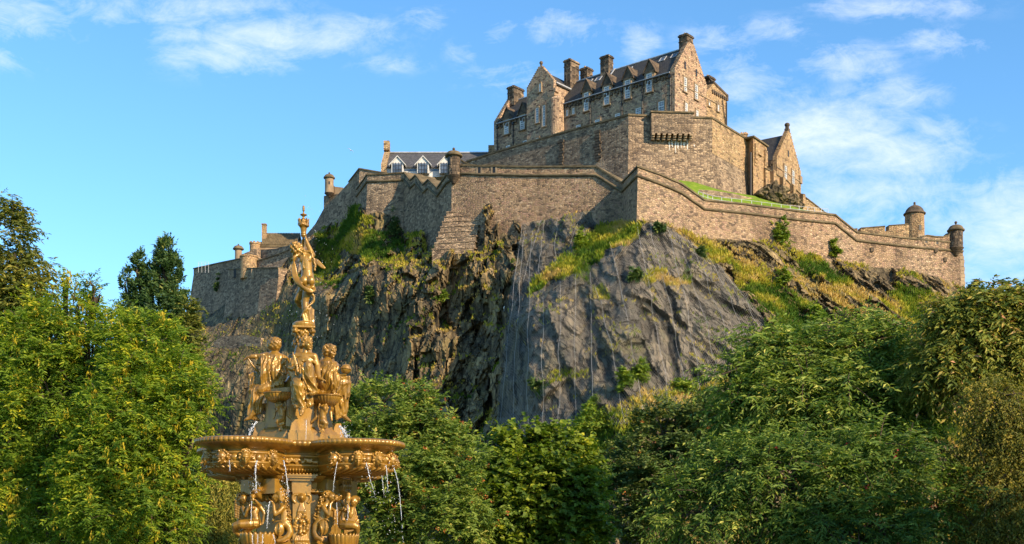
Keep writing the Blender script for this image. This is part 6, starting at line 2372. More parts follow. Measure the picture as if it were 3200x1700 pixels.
# ---------------- basin
def qf(theta, off=0.0, inner=1.21):
    """outline radius of the four lobed plan"""
    d = Vector((math.cos(theta), math.sin(theta), 0))
    r = inner + off
    rl = RR_ + off
    for L in LD:
        c = d.dot(L)
        if c > 0:
            h2 = RL_ * RL_ * (1 - c * c)
            if rl > 0 and h2 < rl * rl:
                r = max(r, RL_ * c + math.sqrt(rl * rl - h2))
    return r


NB = 1400
th_all = [2 * math.pi * i / NB for i in range(NB)]
rim0 = [qf(a) for a in th_all]
arc = [0.0]
for i in range(NB):
    a, b = th_all[i], th_all[(i + 1) % NB] + (2 * math.pi if i == NB - 1 else 0)
    r1, r2 = rim0[i], rim0[(i + 1) % NB]
    arc.append(arc[-1] + math.hypot(r2 * math.cos(b) - r1 * math.cos(a), r2 * math.sin(b) - r1 * math.sin(a)))
nrib = round(arc[-1] / 0.092)


def loft(rings, name, ribs=None):
    """rings: list of (off, scale, z)"""
    vs, fs = [], []
    for j, (off, sc, z) in enumerate(rings):
        cache = [qf(a, off) for a in th_all]
        for i, a in enumerate(th_all):
            r = cache[i] * sc
            if ribs and ribs[j]:
                ph = abs(math.sin(math.pi * nrib * arc[i] / arc[-1]))
                r += ribs[j] * (ph ** 0.5 - 0.8)
            vs.append((FX + r * math.cos(a), FY + r * math.sin(a), z))
    for j in range(len(rings) - 1):
        for i in range(NB):
            i2 = (i + 1) % NB
            fs.append((j * NB + i, j * NB + i2, (j + 1) * NB + i2, (j + 1) * NB + i))
    g = MB()
    g.add(vs, fs)
    return g


g = loft([(-0.30, 1, 3.735), (-0.13, 1, 3.70), (-0.10, 1, 3.775), (-0.05, 1, 3.80), (-0.012, 1, 3.785), (0.0, 1, 3.745), (-0.008, 1, 3.715), (-0.04, 1, 3.69), (-0.07, 1, 3.682)], 'rim',
         [0, 0, 0.004, 0.012, 0.022, 0.026, 0.022, 0.010, 0])
g.build('basin_rim', M['gold'], fountain, True)
g = loft([(-0.075, 1, 3.684), (-0.19, 1, 3.645), (-0.27, 1, 3.585), (-0.26, 1, 3.56), (-0.21, 1, 3.555), (-0.195, 1, 3.54), (-0.205, 1, 3.515), (-0.225, 1, 3.50), (-0.235, 1, 3.40), (-0.20, 1, 3.385), (-0.185, 1, 3.37), (-0.195, 1, 3.35),
          (-0.22, 1, 3.335), (-0.23, 1, 3.30), (-0.24, 0.97, 3.275), (-0.26, 0.90, 3.245), (-0.27, 0.79, 3.215), (-0.27, 0.70, 3.195), (-0.27, 0.62, 3.185)], 'bowl')
g.build('basin', M['gold'], fountain, True)
# gadroons on the underside and a bead moulding
g = MB()
for i in range(0, NB, 12):
    a = th_all[i]
    r = qf(a, -0.16)
    pts_ = []
    for (o_, s_, z_) in ((-0.17, 1.0, 3.30), (-0.22, 0.95, 3.262), (-0.25, 0.86, 3.228), (-0.26, 0.74, 3.203)):
        rr_ = qf(a, o_ - 0.03) * s_
        pts_.append((FX + rr_ * math.cos(a), FY + rr_ * math.sin(a), z_))
    g.tube(pts_, [0.018, 0.026, 0.024, 0.012], 6)
g.build('gadroon', M['gold'], fountain, True)
# water surface in the basin
g = loft([(-0.14, 1, 3.72), (-0.3, 0.4, 3.722), (-0.3, 0.05, 3.722)], 'w')
g.build('basin_water', M['water'], fountain, True)
# acanthus relief between heads, straight panel on the re-entrant sides
rr = random.Random(5)
for s in range(4):
    g = MB()
    dv = [FD, RD, -FD, -RD][s]
    sd = Vector((-dv.y, dv.x, 0))
    for k in range(-6, 7):
        c = FO + dv * 1.00 + sd * (k * 0.045) + Vector((0, 0, 3.45))
        for j in range(2):
            q = c + Vector((0, 0, rr.uniform(-0.035, 0.035))) + sd * rr.uniform(-0.01, 0.01)
            g.ell(q, (0.024, 0.024, 0.03), None, 7, 5)
    for k in (-1, 1):
        pts_ = [FO + dv * 1.005 + sd * k * (0.04 + 0.05 * j) + Vector((0, 0, 3.45 + 0.035 * math.sin(j * 1.2))) for j in range(6)]
        g.tube(pts_, 0.016, 6)
    sculpt('leaf_frieze', g, fountain, 0.011, 1)

# heads that spout water, and the round bosses between them
hm = SC(0, 0, 1, 1)
hm.u = 1.0
hm.p = lambda q: Vector(q)
hm.head((0, -0.02, 0), 0.085, (0, -1, -0.25))
rr = random.Random(9)
for k in range(60):
    a = k * 2.399
    z = 1 - 2 * (k + 0.5) / 60
    s_ = math.sqrt(1 - z * z)
    d = Vector((s_ * math.cos(a), s_ * math.sin(a), z))
    if d.dot(Vector((0, -0.9, -0.35))) > 0.30 or d.y > 0.7:
        continue
    hm.mb.ell(Vector((d.x * 0.088, -0.02 + d.y * 0.085, d.z * 0.098 + 0.01)), rr.uniform(0.016, 0.026), None, 7, 5)
for sx in (-1, 1):
    for k in range(7):
        hm.mb.ell(Vector((sx * (0.085 + 0.012 * k + rr.uniform(-0.008, 0.008)), 0.03, 0.05 - 0.025 * k + rr.uniform(-0.01, 0.01))), rr.uniform(0.018, 0.03), None, 7, 5)
hm.mb.ell((0, -0.115, -0.075), (0.018, 0.02, 0.014), None, 7, 5)
mask0 = sculpt('spout_head', hm.mb, fountain, 0.0085, 1)
BASE[mask0.name] = FO
# its mesh was shifted by the fountain's base: bring it back to its own origin
mask0.data.transform(Matrix.Translation(FO))
bo = MB()
bo.ell((0, 0, 0), (0.062, 0.04, 0.062), None, 16, 10)
boss0 = bo.build('boss', M['gold'], fountain, True)
boss0.data.transform(Matrix.Translation(FO))
ring = MB()
ring.tube([(0.082 * math.cos(a * math.pi / 12), 0.012, 0.082 * math.sin(a * math.pi / 12)) for a in range(25)], 0.012, 6, False)
bring0 = ring.build('boss_ring', M['gold'], fountain, True)
bring0.data.transform(Matrix.Translation(FO))
bring0.parent = boss0
BASE[bring0.name] = FO
spots = []
for li, angs in ((0, (-95, -58, -22, 13, 56)), (1, (-28, 9, 40, 72, 106)), (3, (-110, -70, -32)), (2, (20, 60, 100))):
    L = LD[li]
    ctr = FO + L * RL_
    for k, a in enumerate(angs):
        aa = math.radians(a)
        n = Vector((math.sin(aa), -math.cos(aa), 0))
        spots.append((ctr + n * (RR_ - 0.215), aa, n))
firstm = True
for k, (c, aa, n) in enumerate(spots):
    o = mask0 if firstm else mask0.copy()
    if not firstm:
        COL.objects.link(o)
        o.parent = fountain
    firstm = False
    o.location = c - FO + Vector((0, 0, 3.455))
    o.rotation_euler = (0, 0, aa)
    o.scale = (1.22, 1.22, 1.22)
firstb = True
for li, angs in ((0, (-77, -40, -4, 34)), (1, (-10, 25, 56, 89)), (3, (-90, -51))):
    L = LD[li]
    ctr = FO + L * RL_
    for a in angs:
        aa = math.radians(a)
        n = Vector((math.sin(aa), -math.cos(aa), 0))
        if firstb:
            o, ro = boss0, bring0
        else:
            o = boss0.copy()
            COL.objects.link(o)
            o.parent = fountain
            ro = bring0.copy()
            COL.objects.link(ro)
            ro.parent = o
        firstb = False
        o.location = ctr - FO + n * (RR_ - 0.225) + Vector((0, 0, 3.45))
        o.rotation_euler = (0, 0, aa)

# ---------------- stem below the basin
def octo(r, z0, z1, g, r1=None, n=8, rot=None):
    rot = math.atan2(FD.y, FD.x) + math.pi / n if rot is None else rot
    r1 = r if r1 is None else r1
    vs = [(FX + q * math.cos(rot + 2 * math.pi * k / n), FY + q * math.sin(rot + 2 * math.pi * k / n), z) for q, z in ((r, z0), (r1, z1)) for k in range(n)]
    fs = [tuple(range(n - 1, -1, -1)), tuple(range(n, 2 * n))]
    for k in range(n):
        k2 = (k + 1) % n
        fs.append((k, k2, n + k2, n + k))
    g.add(vs, fs)


g = MB()
octo(0.82, 0.6, 2.90, g)
octo(0.90, 2.90, 3.08, g, 0.92)
octo(0.98, 3.08, 3.13, g, 1.04)
octo(1.06, 3.13, 3.19, g, 1.12)
for a in range(4):
    L = LD[a]
    s_ = Vector((-L.y, L.x, 0))
    g.boxax(FO + L * 0.72 + Vector((0, 0, 3.0)), L, s_, Vector((0, 0, 1)), 0.34, 0.40, 0.13)
g.build('stem', M['gold'], fountain)
g = MB()
ringp = [FO + Vector((math.cos(a * math.pi / 40), math.sin(a * math.pi / 40), 0)) * (1.0 + 0.06 * math.cos(4 * (a * math.pi / 40 - math.atan2(LD[0].y, LD[0].x)))) + Vector((0, 0, 2.915)) for a in range(81)]
g.tube(ringp, 0.022, 8, False)
for k in range(160):
    a = 2 * math.pi * k / 160
    q = FO + Vector((math.cos(a), math.sin(a), 0)) * (1.01 + 0.06 * math.cos(4 * (a - math.atan2(LD[0].y, LD[0].x)))) + Vector((0, 0, 2.945))
    g.ell(q, 0.014, None, 6, 4)
for k in range(110):
    a = 2 * math.pi * k / 110
    q = FO + Vector((math.cos(a), math.sin(a), 0)) * 1.06 + Vector((0, 0, 3.215))
    g.ell(q, (0.026, 0.026, 0.018), None, 6, 4)
g.build('bead_moulding', M['gold'], fountain, True)
for s in range(4):
    dv = [FD, RD, -FD, -RD][s]
    sd = Vector((-dv.y, dv.x, 0))
    g = MB()
    u3 = Vector((0, 0, 1))
    g.boxax(FO + dv * 0.93 + u3 * 2.02, sd, dv, u3, 0.155, 0.10, 0.88)
    g.boxax(FO + dv * 0.90 + u3 * 3.0, sd, dv, u3, 0.17, 0.12, 0.10)
    g.boxax(FO + dv * 0.92 + u3 * 3.12, sd, dv, u3, 0.21, 0.15, 0.025)
    g.boxax(FO + dv * 0.94 + u3 * 3.16, sd, dv, u3, 0.25, 0.17, 0.02)
    g.boxax(FO + dv * 0.94 + u3 * 3.19, sd, dv, u3, 0.27, 0.19, 0.013)
    pil = g.build('pilaster', M['gold'], fountain)
    g = MB()
    f0 = FO + dv * 1.03
    g.ell(f0 + u3 * 2.80, (0.085, 0.085, 0.085), None, 12, 8)
    g.ell(f0 + u3 * 2.80 + dv * 0.06, 0.045, None, 10, 6)
    for sx in (-1, 1):
        g.tube(smooth_curve([f0 + u3 * 2.86 + sd * sx * 0.05, f0 + u3 * 2.84 + sd * sx * 0.14, f0 + u3 * 2.76 + sd * sx * 0.15, f0 + u3 * 2.70 + sd * sx * 0.10], 4), 0.03, 7)
    rr = random.Random(20 + s)
    for k in range(9):
        g.tube([f0 + u3 * 2.70 + sd * (k - 4) * 0.006, f0 + u3 * 2.56 + sd * (k - 4) * 0.016 + dv * 0.03, f0 + u3 * 2.45 + sd * (k - 4) * 0.02], 0.014, 6)
    for k in range(60):
        f = k / 60
        w = 0.05 + 0.09 * math.sin(math.pi * min(1, f * 1.05))
        g.ell(f0 + u3 * (2.50 - 0.36 * f) + sd * rr.uniform(-w, w) + dv * rr.uniform(0, 0.06), rr.uniform(0.022, 0.038), None, 8, 6)
    for k in range(8):
        g.tube([f0 + u3 * 2.16 + sd * (k - 3.5) * 0.022, f0 + u3 * 2.05 + sd * (k - 3.5) * 0.034 + dv * 0.03, f0 + u3 * 1.93 + sd * (k - 3.5) * 0.03], [0.014, 0.02, 0.012], 6)
    g.tube([f0 + u3 * 1.9 - sd * 0.15, f0 + u3 * 1.94 - sd * 0.07 + dv * 0.05, f0 + u3 * 1.94 + sd * 0.07 + dv * 0.05, f0 + u3 * 1.9 + sd * 0.15], 0.05, 8)
    sculpt('fruit_garland', g, fountain, 0.0095, 1) if s in (0, 1, 3) else None
    # scroll brackets under the lobes
for a in range(4):
    L = LD[a]
    sd = Vector((-L.y, L.x, 0))
    g = MB()
    for off in (-0.09, -0.03, 0.03, 0.09):
        sp = []
        for k in range(34):
            th_ = k * 0.36
            rad = 0.135 * (1 - k / 40)
            sp.append(FO + L * (1.08 + rad * math.cos(th_ + 0.8)) + sd * off + Vector((0, 0, 3.03 + rad * math.sin(th_ + 0.8))))
        g.tube(sp, 0.032, 7)
    g.tube([FO + L * 1.16 + Vector((0, 0, 2.97)), FO + L * 1.05 + Vector((0, 0, 2.86)), FO + L * 0.92 + Vector((0, 0, 2.80))], 0.09, 8)
    sculpt('scroll_bracket', g, fountain, 0.012, 1)
# flared foot
g = MB()
vs, fs = [], []
prof = [(1.02, 2.12), (1.05, 2.02), (1.14, 1.95), (1.30, 1.90), (1.52, 1.80), (1.60, 1.70), (1.62, 1.3), (1.75, 1.2), (1.75, 0.5)]
for r, z in prof:
    for k in range(160):
        a = 2 * math.pi * k / 160
        w = 1.0 + 0.08 * math.cos(4 * (a - math.atan2(LD[0].y, LD[0].x)))
        vs.append((FX + r * w * math.cos(a), FY + r * w * math.sin(a), z))
for j in range(len(prof) - 1):
    for k in range(160):
        k2 = (k + 1) % 160
        fs.append((j * 160 + k, (j + 1) * 160 + k, (j + 1) * 160 + k2, j * 160 + k2))
g.add(vs, fs)
g.build('foot', M['gold'], fountain, True)
g = MB()
g.lathe(FO, [(4.4, -0.05), (4.4, 0.55), (4.25, 0.6), (4.05, 0.6), (4.0, 0.5), (4.0, 0.35), (0.5, 0.34)], 64)
g.build('ground_basin', M['dressed'], fountain)

# ---------------- pedestal above the basin
u3 = Vector((0, 0, 1))
g = MB()
octo(0.80, 3.60, 3.98, g, 0.78)
octo(0.77, 3.98, 4.04, g, 0.74)
octo(0.72, 4.04, 4.10, g, 0.66)
octo(0.66, 4.10, 4.72, g, 0.60)
octo(0.62, 4.72, 4.80, g, 0.62)
for s in range(4):
    dv = [FD, RD, -FD, -RD][s]
    sd = Vector((-dv.y, dv.x, 0))
    g.boxax(FO + dv * 0.55 + u3 * 3.83, sd, dv, u3, 0.225, 0.30, 0.13)
    g.boxax(FO + dv * 0.54 + u3 * 3.98, sd, dv, u3, 0.20, 0.28, 0.03)
    g.prism([FO + dv * 0.81 + sd * 0.185 + u3 * 4.00, FO + dv * 0.81 - sd * 0.185 + u3 * 4.00, FO + dv * 0.77 - sd * 0.155 + u3 * 4.22, FO + dv * 0.77 + sd * 0.155 + u3 * 4.22][::-1], -dv * 0.5)
g.build('pedestal', M['gold'], fountain)


def fluted_bowl(c, r, z0, z1, n=26, scall=0.0, flare=1.0):
    g = MB()
    N = n * 8
    prof_ = [(0.22, 0.0), (0.45, 0.06), (0.72, 0.25), (0.92, 0.55), (1.0, 0.80), (0.985, 0.90)]
    vs, fs = [], []
    for j, (q, h) in enumerate(prof_):
        for k in range(N):
            a = 2 * math.pi * k / N
            ph = abs(math.sin(a * n / 2))
            rr_ = r * q * (1 - 0.05 * (1 - ph)) * flare
            z = z0 + (z1 - z0) * h + (scall * ph if j >= 4 else 0)
            vs.append((c.x + rr_ * math.cos(a), c.y + rr_ * math.sin(a), z))
    top_ = len(prof_)
    for q, h in ((1.05, 0.93), (1.06, 1.0), (0.98, 1.02), (0.9, 0.92), (0.3, 0.6)) if not scall else ((0.9, 0.86), (0.3, 0.5)):
        for k in range(N):
            a = 2 * math.pi * k / N
            ph = abs(math.sin(a * n / 2))
            vs.append((c.x + r * q * math.cos(a), c.y + r * q * math.sin(a), z0 + (z1 - z0) * h + (scall * 0.8 * ph if scall and h > 0.8 else 0)))
        top_ += 1
    for j in range(top_ - 1):
        for k in range(N):
            k2 = (k + 1) % N
            fs.append((j * N + k, j * N + k2, (j + 1) * N + k2, (j + 1) * N + k))
    fs.append(tuple(range(N - 1, -1, -1)))
    g.add(vs, fs)
    return g


S7 = lambda dy=0.0: SC(700, 1020, 0.2924, 22.5)
s7 = S7()
for (u, v0, v1, r, dy) in ((592, 716, 822, 163, 0.0), (1097, 742, 850, 156, 0.0)):
    c = s7.p((u, v0, dy))
    b_ = s7.p((u, v1, dy))
    fluted_bowl(c, r * s7.u, b_.z, c.z, 26).build('small_bowl', M['gold'], fountain, True)
for li in (2, 3):
    c = FO + LD[li] * 0.72
    fluted_bowl(c, 0.28, 4.42, 4.6, 26).build('small_bowl', M['gold'], fountain, True)
# cherub supports with curled dolphin tails
for (x, y, mir) in ((610, 830, 1), (1062, 850, -1)):
    s = SC(700, 1020, 0.2924, 22.36)
    m_ = mir
    s.head((x - 18 * m_, y + 28, -0.05), 34, (-0.3 * m_, -1, -0.2))
    s.curls((x - 18 * m_, y + 20, -0.03), (36, 36, 36), 26, 11, Vector((-0.2 * m_, -0.9, -0.3)))
    s.limb([(x, y + 60, -0.02), (x + 5 * m_, y + 105, -0.02), (x + 2 * m_, y + 150, -0.01)], [40, 38, 42])
    s.limb([(x - 35 * m_, y + 70, -0.03), (x - 40 * m_, y + 20, 0), (x - 30 * m_, y - 20, 0)], [16, 14, 12])
    s.limb([(x + 35 * m_, y + 70, -0.03), (x + 48 * m_, y + 20, 0), (x + 40 * m_, y - 20, 0)], [16, 14, 12])
    s.limb([(x + 2 * m_, y + 160, -0.04), (x - 28 * m_, y + 190, -0.05), (x - 20 * m_, y + 225, -0.04), (x + 25 * m_, y + 215, -0.03), (x + 30 * m_, y + 180, -0.03)], [42, 32, 26, 22, 16])
    s.limb([(x - 10 * m_, y + 225, -0.04), (x + 10 * m_, y + 255, -0.04), (x - 15 * m_, y + 270, -0.04)], [20, 16, 10])
    for k in (-1, 0, 1):
        s.limb([(x + 10 * m_, y + 255, -0.05), (x + (10 + 28 * k) * m_, y + 285, -0.07)], [10, 7])
    s.limb([(x + 70 * m_, y + 40, 0.05), (x + 75 * m_, y + 120, 0.02), (x + 130 * m_, y + 175, 0.0)], [22, 20, 12])
    s.limb([(x - 70 * m_, y + 60, 0.08), (x - 85 * m_, y + 150, 0.05)], [20, 12])
    sculpt('cherub_support', s.mb, fountain, 0.010, 1)

# column behind the seated figures and its capital
s6 = SC(750, 620, 0.3509, 22.95)
g = MB()
cx6 = s6.p((563, 0, 0)).x
prof6 = [(0.40, 4.78), (0.34, 4.95), (0.22, 5.15), (0.17, 5.5)]
for (v, r) in ((1330, 72), (1290, 62), (1250, 58), (1235, 70), (1222, 76), (1212, 62), (1200, 60), (1165, 70), (1150, 72)):
    prof6.append((r * s6.u, s6.p((0, v, 0)).z))
g.lathe(Vector((cx6, s6.Y, 0)), prof6, 28)
for k in range(40):
    a = k * 2.399
    z = s6.p((0, 1330 - k * 3.0, 0)).z
    g.ell((cx6 + math.cos(a) * 0.145, s6.Y + math.sin(a) * 0.145, z), (0.03, 0.03, 0.042), None, 7, 5)
cb = MB()
zc1, zc0 = s6.p((0, 1148, 0)).z, s6.p((0, 1168, 0)).z
g.boxax(Vector((cx6, s6.Y, (zc1 + zc0) / 2)), FD, RD, u3, 100 * s6.u, 100 * s6.u, (zc1 - zc0) / 2)
for a in range(4):
    dgn = [(FD + RD).normalized(), (FD - RD).normalized(), (-FD + RD).normalized(), (-FD - RD).normalized()][a]
    c = Vector((cx6, s6.Y, s6.p((0, 1192, 0)).z)) + dgn * 112 * s6.u
    sd = Vector((-dgn.y, dgn.x, 0))
    for off in (-0.03, 0.0, 0.03):
        g.tube([c + sd * off + dgn * (0.05 * (1 - k / 22) * math.cos(k * 0.42 + 1.4)) + u3 * (0.05 * (1 - k / 22) * math.sin(k * 0.42 + 1.4)) for k in range(20)], 0.017, 6)
    g.tube([c + u3 * 0.045, Vector((cx6, s6.Y, c.z + 0.02)) + dgn * 0.1], 0.025, 6)
for a in range(26):
    an_ = a * 2 * math.pi / 26
    g.ell((cx6 + math.cos(an_) * 0.15, s6.Y + math.sin(an_) * 0.15, s6.p((0, 1190 + (a % 3) * 10, 0)).z), (0.03, 0.03, 0.04), None, 7, 5)
sculpt('column', g, fountain, 0.011, 1)

# ---------------- statue on top, seen from behind, holding up a vase
s = SC(750, 620, 0.3509, 22.95)
s.ell((602, 735), (64, 52, 60))
s.ell((573, 742, -0.075), (41, 34, 44))
s.ell((634, 742, -0.075), (39, 34, 44))
s.limb([(602, 700), (600, 650), (594, 600), (588, 550)], [58, 50, 54, 58], 14)
s.ell((588, 545, 0.0), (68, 42, 58))
s.limb([(537, 508), (590, 512), (642, 503)], [30, 36, 30])
s.ell((560, 545, -0.07), (26, 18, 36))
s.ell((618, 545, -0.07), (26, 18, 36))
s.limb([(578, 495), (556, 470, 0.01), (530, 460, 0.02)], [27, 24, 24])
s.head((495, 455, 0.02), 48, (-0.75, 0.55, -0.1), (-0.25, 0, 1))
s.curls((497, 445, 0.0), (52, 50, 52), 70, 12, Vector((-0.7, 0.6, -0.3)))
for (x, y) in ((552, 462), (575, 470), (598, 478), (618, 482), (540, 478), (560, 492), (585, 490)):
    s.ell((x, y, -0.045), (17, 15, 12))
s.fold([(572, 490, -0.085), (576, 540, -0.1), (568, 590, -0.10), (570, 640, -0.09)], 8, 6)
for k in range(9):
    s.ell((572 + 5 * math.sin(k * 1.7), 500 + k * 16, -0.095), 9)
for k in range(12):
    f = k / 11
    s.ell((636 + 38 * math.sin(f * 1.9) + 4 * math.sin(k * 1.7), 488 + f * 158, -0.07), 11)
# arms raised to the vase
s.limb([(642, 503), (622, 450, 0.0), (600, 405, 0.0), (586, 362, 0.0)], [28, 22, 20, 14])
s.limb([(540, 505), (536, 452, 0.08), (552, 400, 0.08), (560, 360, 0.04)], [25, 20, 18, 13])
s.hand((586, 362, -0.02), (-0.15, 0, 1), (-0.6, 0.6, 0), 44)
s.hand((558, 362, 0.02), (0.12, 0, 1), (0.7, 0.2, 0), 44)
# legs
s.limb([(618, 775), (600, 830), (584, 895), (580, 925), (584, 985), (592, 1045), (600, 1090)], [50, 43, 34, 31, 33, 24, 20], 12)
s.limb([(572, 775, 0.06), (530, 840, 0.12), (500, 885, 0.13)], [46, 38, 30], 12)
s.limb([(498, 888, 0.13), (515, 920, 0.22), (545, 950, 0.34), (565, 975, 0.42)], [30, 29, 22, 15])
s.limb([(600, 1090), (590, 1112, -0.05), (575, 1118, -0.09)], [22, 18, 14])
# sash
for k, (o, d) in enumerate(((0, 0), (12, -0.01), (24, -0.02), (36, -0.02), (48, -0.02))):
    s.fold([(532 - o * 0.2, 500 + o * 0.2, -0.04), (500 - o * 0.4, 535, -0.06 + d), (470 + o * 0.55, 610, -0.05), (478 + o * 0.8, 700, -0.07), (520 + o * 0.7, 775 - o * 0.1, -0.12 + d), (585, 832 - o * 0.55, -0.15 + d), (640, 850 - o * 0.5, -0.15), (675 - o * 0.25, 828, -0.10), (665 - o * 0.3, 790, -0.03)], 9.5, 8.5)
for k, o in enumerate((0, 12, 24, 34)):
    s.fold([(658, 535 + o * 0.6, 0.05), (690, 548 + o, 0.05), (722, 578 + o * 0.9, 0.05), (756, 614 + o * 0.2, 0.05)], 11, 6)
for o in (0, 10, 20):
    s.fold([(596 + o, 842, -0.08), (648 + o * 0.5, 866, -0.06), (666 - o * 0.3, 905, -0.05), (648 - o * 0.6, 940, -0.06), (600, 985 + o, -0.12), (560 + o * 0.4, 1040, -0.08), (546 + o * 0.6, 1066, -0.03)], 9, 8)
s.cloth([(622, 955, -0.06), (648, 985, 0.02)], [(598, 1128, -0.10), (660, 1140, -0.02)], 6, 9, jit=5, seed=4)
s.cloth([(565, 1040, -0.10), (620, 990, -0.10)], [(585, 1125, -0.10), (640, 1138, -0.06)], 6, 9, jit=5, seed=5)
s.ell((615, 1070, 0.0), (44, 38, 66))
s.mb.lathe(Vector((s.p((566, 0)).x, s.Y, 0)), [(0.20, s.p((0, 1155)).z), (0.21, s.p((0, 1120)).z), (0.17, s.p((0, 1106)).z), (0.10, s.p((0, 1098)).z)], 20)
sculpt('crowning_statue', s.mb, fountain, 0.0095, 1, label='standing draped nude seen from behind, holding a vase overhead')
# vase, wreath and spike
g = MB()
X_ = s.p((566, 0)).x
zz = lambda v: s.p((0, v)).z
g.lathe(Vector((X_, s.Y, 0)), [(r * s.u, zz(v)) for v, r in ((350, 14), (338, 22), (332, 27), (326, 22), (316, 28), (308, 23), (262, 31), (255, 38), (250, 36), (215, 30), (195, 40), (190, 32), (178, 10), (168, 8), (158, 14), (150, 30), (143, 33), (138, 12), (132, 8), (118, 6), (112, 11), (80, 12), (76, 8), (70, 12), (64, 6))], 24)
rr = random.Random(3)
for k in range(80):
    a = k * 2.399
    g.ell((X_ + math.cos(a) * 42 * s.u, s.Y + math.sin(a) * 42 * s.u, zz(225 + rr.uniform(-24, 24))), rr.uniform(0.014, 0.026), None, 7, 5)
for k in range(8):
    a = k * math.pi / 4
    d = Vector((math.cos(a), math.sin(a), 0))
    g.tube([Vector((X_, s.Y, zz(205))) + d * 0.07, Vector((X_, s.Y, zz(185))) + d * 0.10, Vector((X_, s.Y, zz(178))) + d * 0.085], [0.018, 0.015, 0.006], 6)
sculpt('flower_vase', g, fountain, 0.008, 1)

# ---------------- seated figures
# centre: facing front, head turned right, one knee raised
s = SC(700, 1020, 0.2924, 22.3)
s.head((893, 190, -0.02), 62, (0.72, -0.65, -0.02))
s.curls((880, 172, 0.0), (62, 60, 58), 90, 13, Vector((0.75, -0.6, -0.25)))
s.ell((825, 205, 0.05), (32, 30, 34))
s.limb([(872, 250, 0.0), (872, 300, -0.01)], [30, 34])
s.limb([(778, 318), (870, 322, -0.01), (962, 322)], [40, 46, 40])
s.ell((868, 385, 0.0), (92, 66, 88))
s.ell((828, 400, -0.09), (40, 34, 40))
s.ell((912, 400, -0.09), (40, 34, 40))
s.limb([(865, 440), (862, 520), (860, 590)], [76, 78, 92], 12)
s.limb([(772, 322), (735, 400, -0.03), (712, 450, -0.06), (760, 470, -0.15)], [36, 34, 30, 22])
s.hand((756, 468, -0.16), (0.5, -0.4, 0.3), (0.4, -0.8, 0.2), 58)
s.limb([(968, 325), (995, 420), (1012, 510, -0.08), (1030, 570, -0.14), (1062, 585, -0.18)], [36, 33, 29, 23, 18])
s.hand((1060, 585, -0.18), (0.85, -0.3, -0.1), (0.2, 0, -1), 58)
s.limb([(920, 580, -0.08), (935, 520, -0.28), (938, 465, -0.40)], [78, 66, 52], 12)
s.limb([(938, 470, -0.42), (955, 580, -0.40), (985, 690, -0.34), (1000, 735, -0.36)], [50, 48, 34, 26])
s.limb([(828, 590, -0.08), (830, 620, -0.28), (838, 660, -0.38)], [80, 68, 56], 12)
s.limb([(838, 665, -0.40), (852, 770, -0.38), (866, 880, -0.36), (872, 925, -0.38)], [54, 50, 38, 32])
s.limb([(872, 930, -0.40), (872, 965, -0.46), (870, 982, -0.50)], [28, 24, 16])
s.limb([(990, 738, -0.36), (975, 755, -0.46)], [24, 16])
s.cloth([(880, 470, -0.46), (985, 470, -0.42)], [(900, 700, -0.40), (1030, 735, -0.36)], 8, 10, jit=6, seed=11)
s.cloth([(760, 620, -0.30), (905, 640, -0.42)], [(800, 900, -0.36), (930, 880, -0.36)], 10, 11, jit=7, seed=12)
s.cloth([(745, 600, -0.18), (800, 560, -0.30)], [(760, 860, -0.22), (805, 890, -0.34)], 6, 11, jit=7, seed=13)
s.cloth([(930, 700, -0.34), (960, 720, -0.30)], [(905, 900, -0.34), (975, 850, -0.24)], 5, 10, jit=6, seed=14)
s.cloth([(835, 560, -0.25), (925, 480, -0.42)], [(745, 615, -0.22), (800, 680, -0.38)], 7, 10, jit=6, seed=15)
s.cloth([(790, 425, -0.12), (945, 425, -0.12)], [(800, 540, -0.10), (930, 520, -0.16)], 9, 8, jit=6, seed=16)
for k in range(3):
    s.fold([(768, 350 + k * 14, -0.08), (850, 358 + k * 12, -0.13), (925, 352 + k * 12, -0.12), (985, 385 + k * 10, -0.05)], 9)
s.cloth([(725, 380, -0.05), (790, 400, -0.08)], [(690, 520, 0.05), (760, 560, -0.08)], 6, 11, jit=6, seed=17)
s.cloth([(680, 440, 0.05), (720, 460, 0.0)], [(730, 580, 0.0), (780, 560, -0.1)], 5, 12, jit=6, seed=18)
s.ell((860, 620, 0.1), (130, 120, 60))
st1 = sculpt('seated_figure', s.mb, fountain, 0.0088, 1, label='seated draped woman facing front with raised knee, head turned right', cloth=(s, [(700, 1015, 540, 930, 1.0), (775, 960, 345, 560, 0.6)], 0.5, 1))
f = SC(700, 1020, 0.2924, 22.12)
f.limb([(735, 275, 0), (760, 400, 0), (792, 512, 0)], [5, 8, 6])
for k in range(12):
    x, y = 740 + k * 4.2, 300 + k * 17
    f.limb([(x, y), (x + 26 - abs(k - 5) * 1.5, y + 22)], [8, 4])
    f.limb([(x, y), (x - 10 + abs(k - 5), y + 22)], [7, 4])
o = sculpt('quill', f.mb, st1, 0.007, 0)

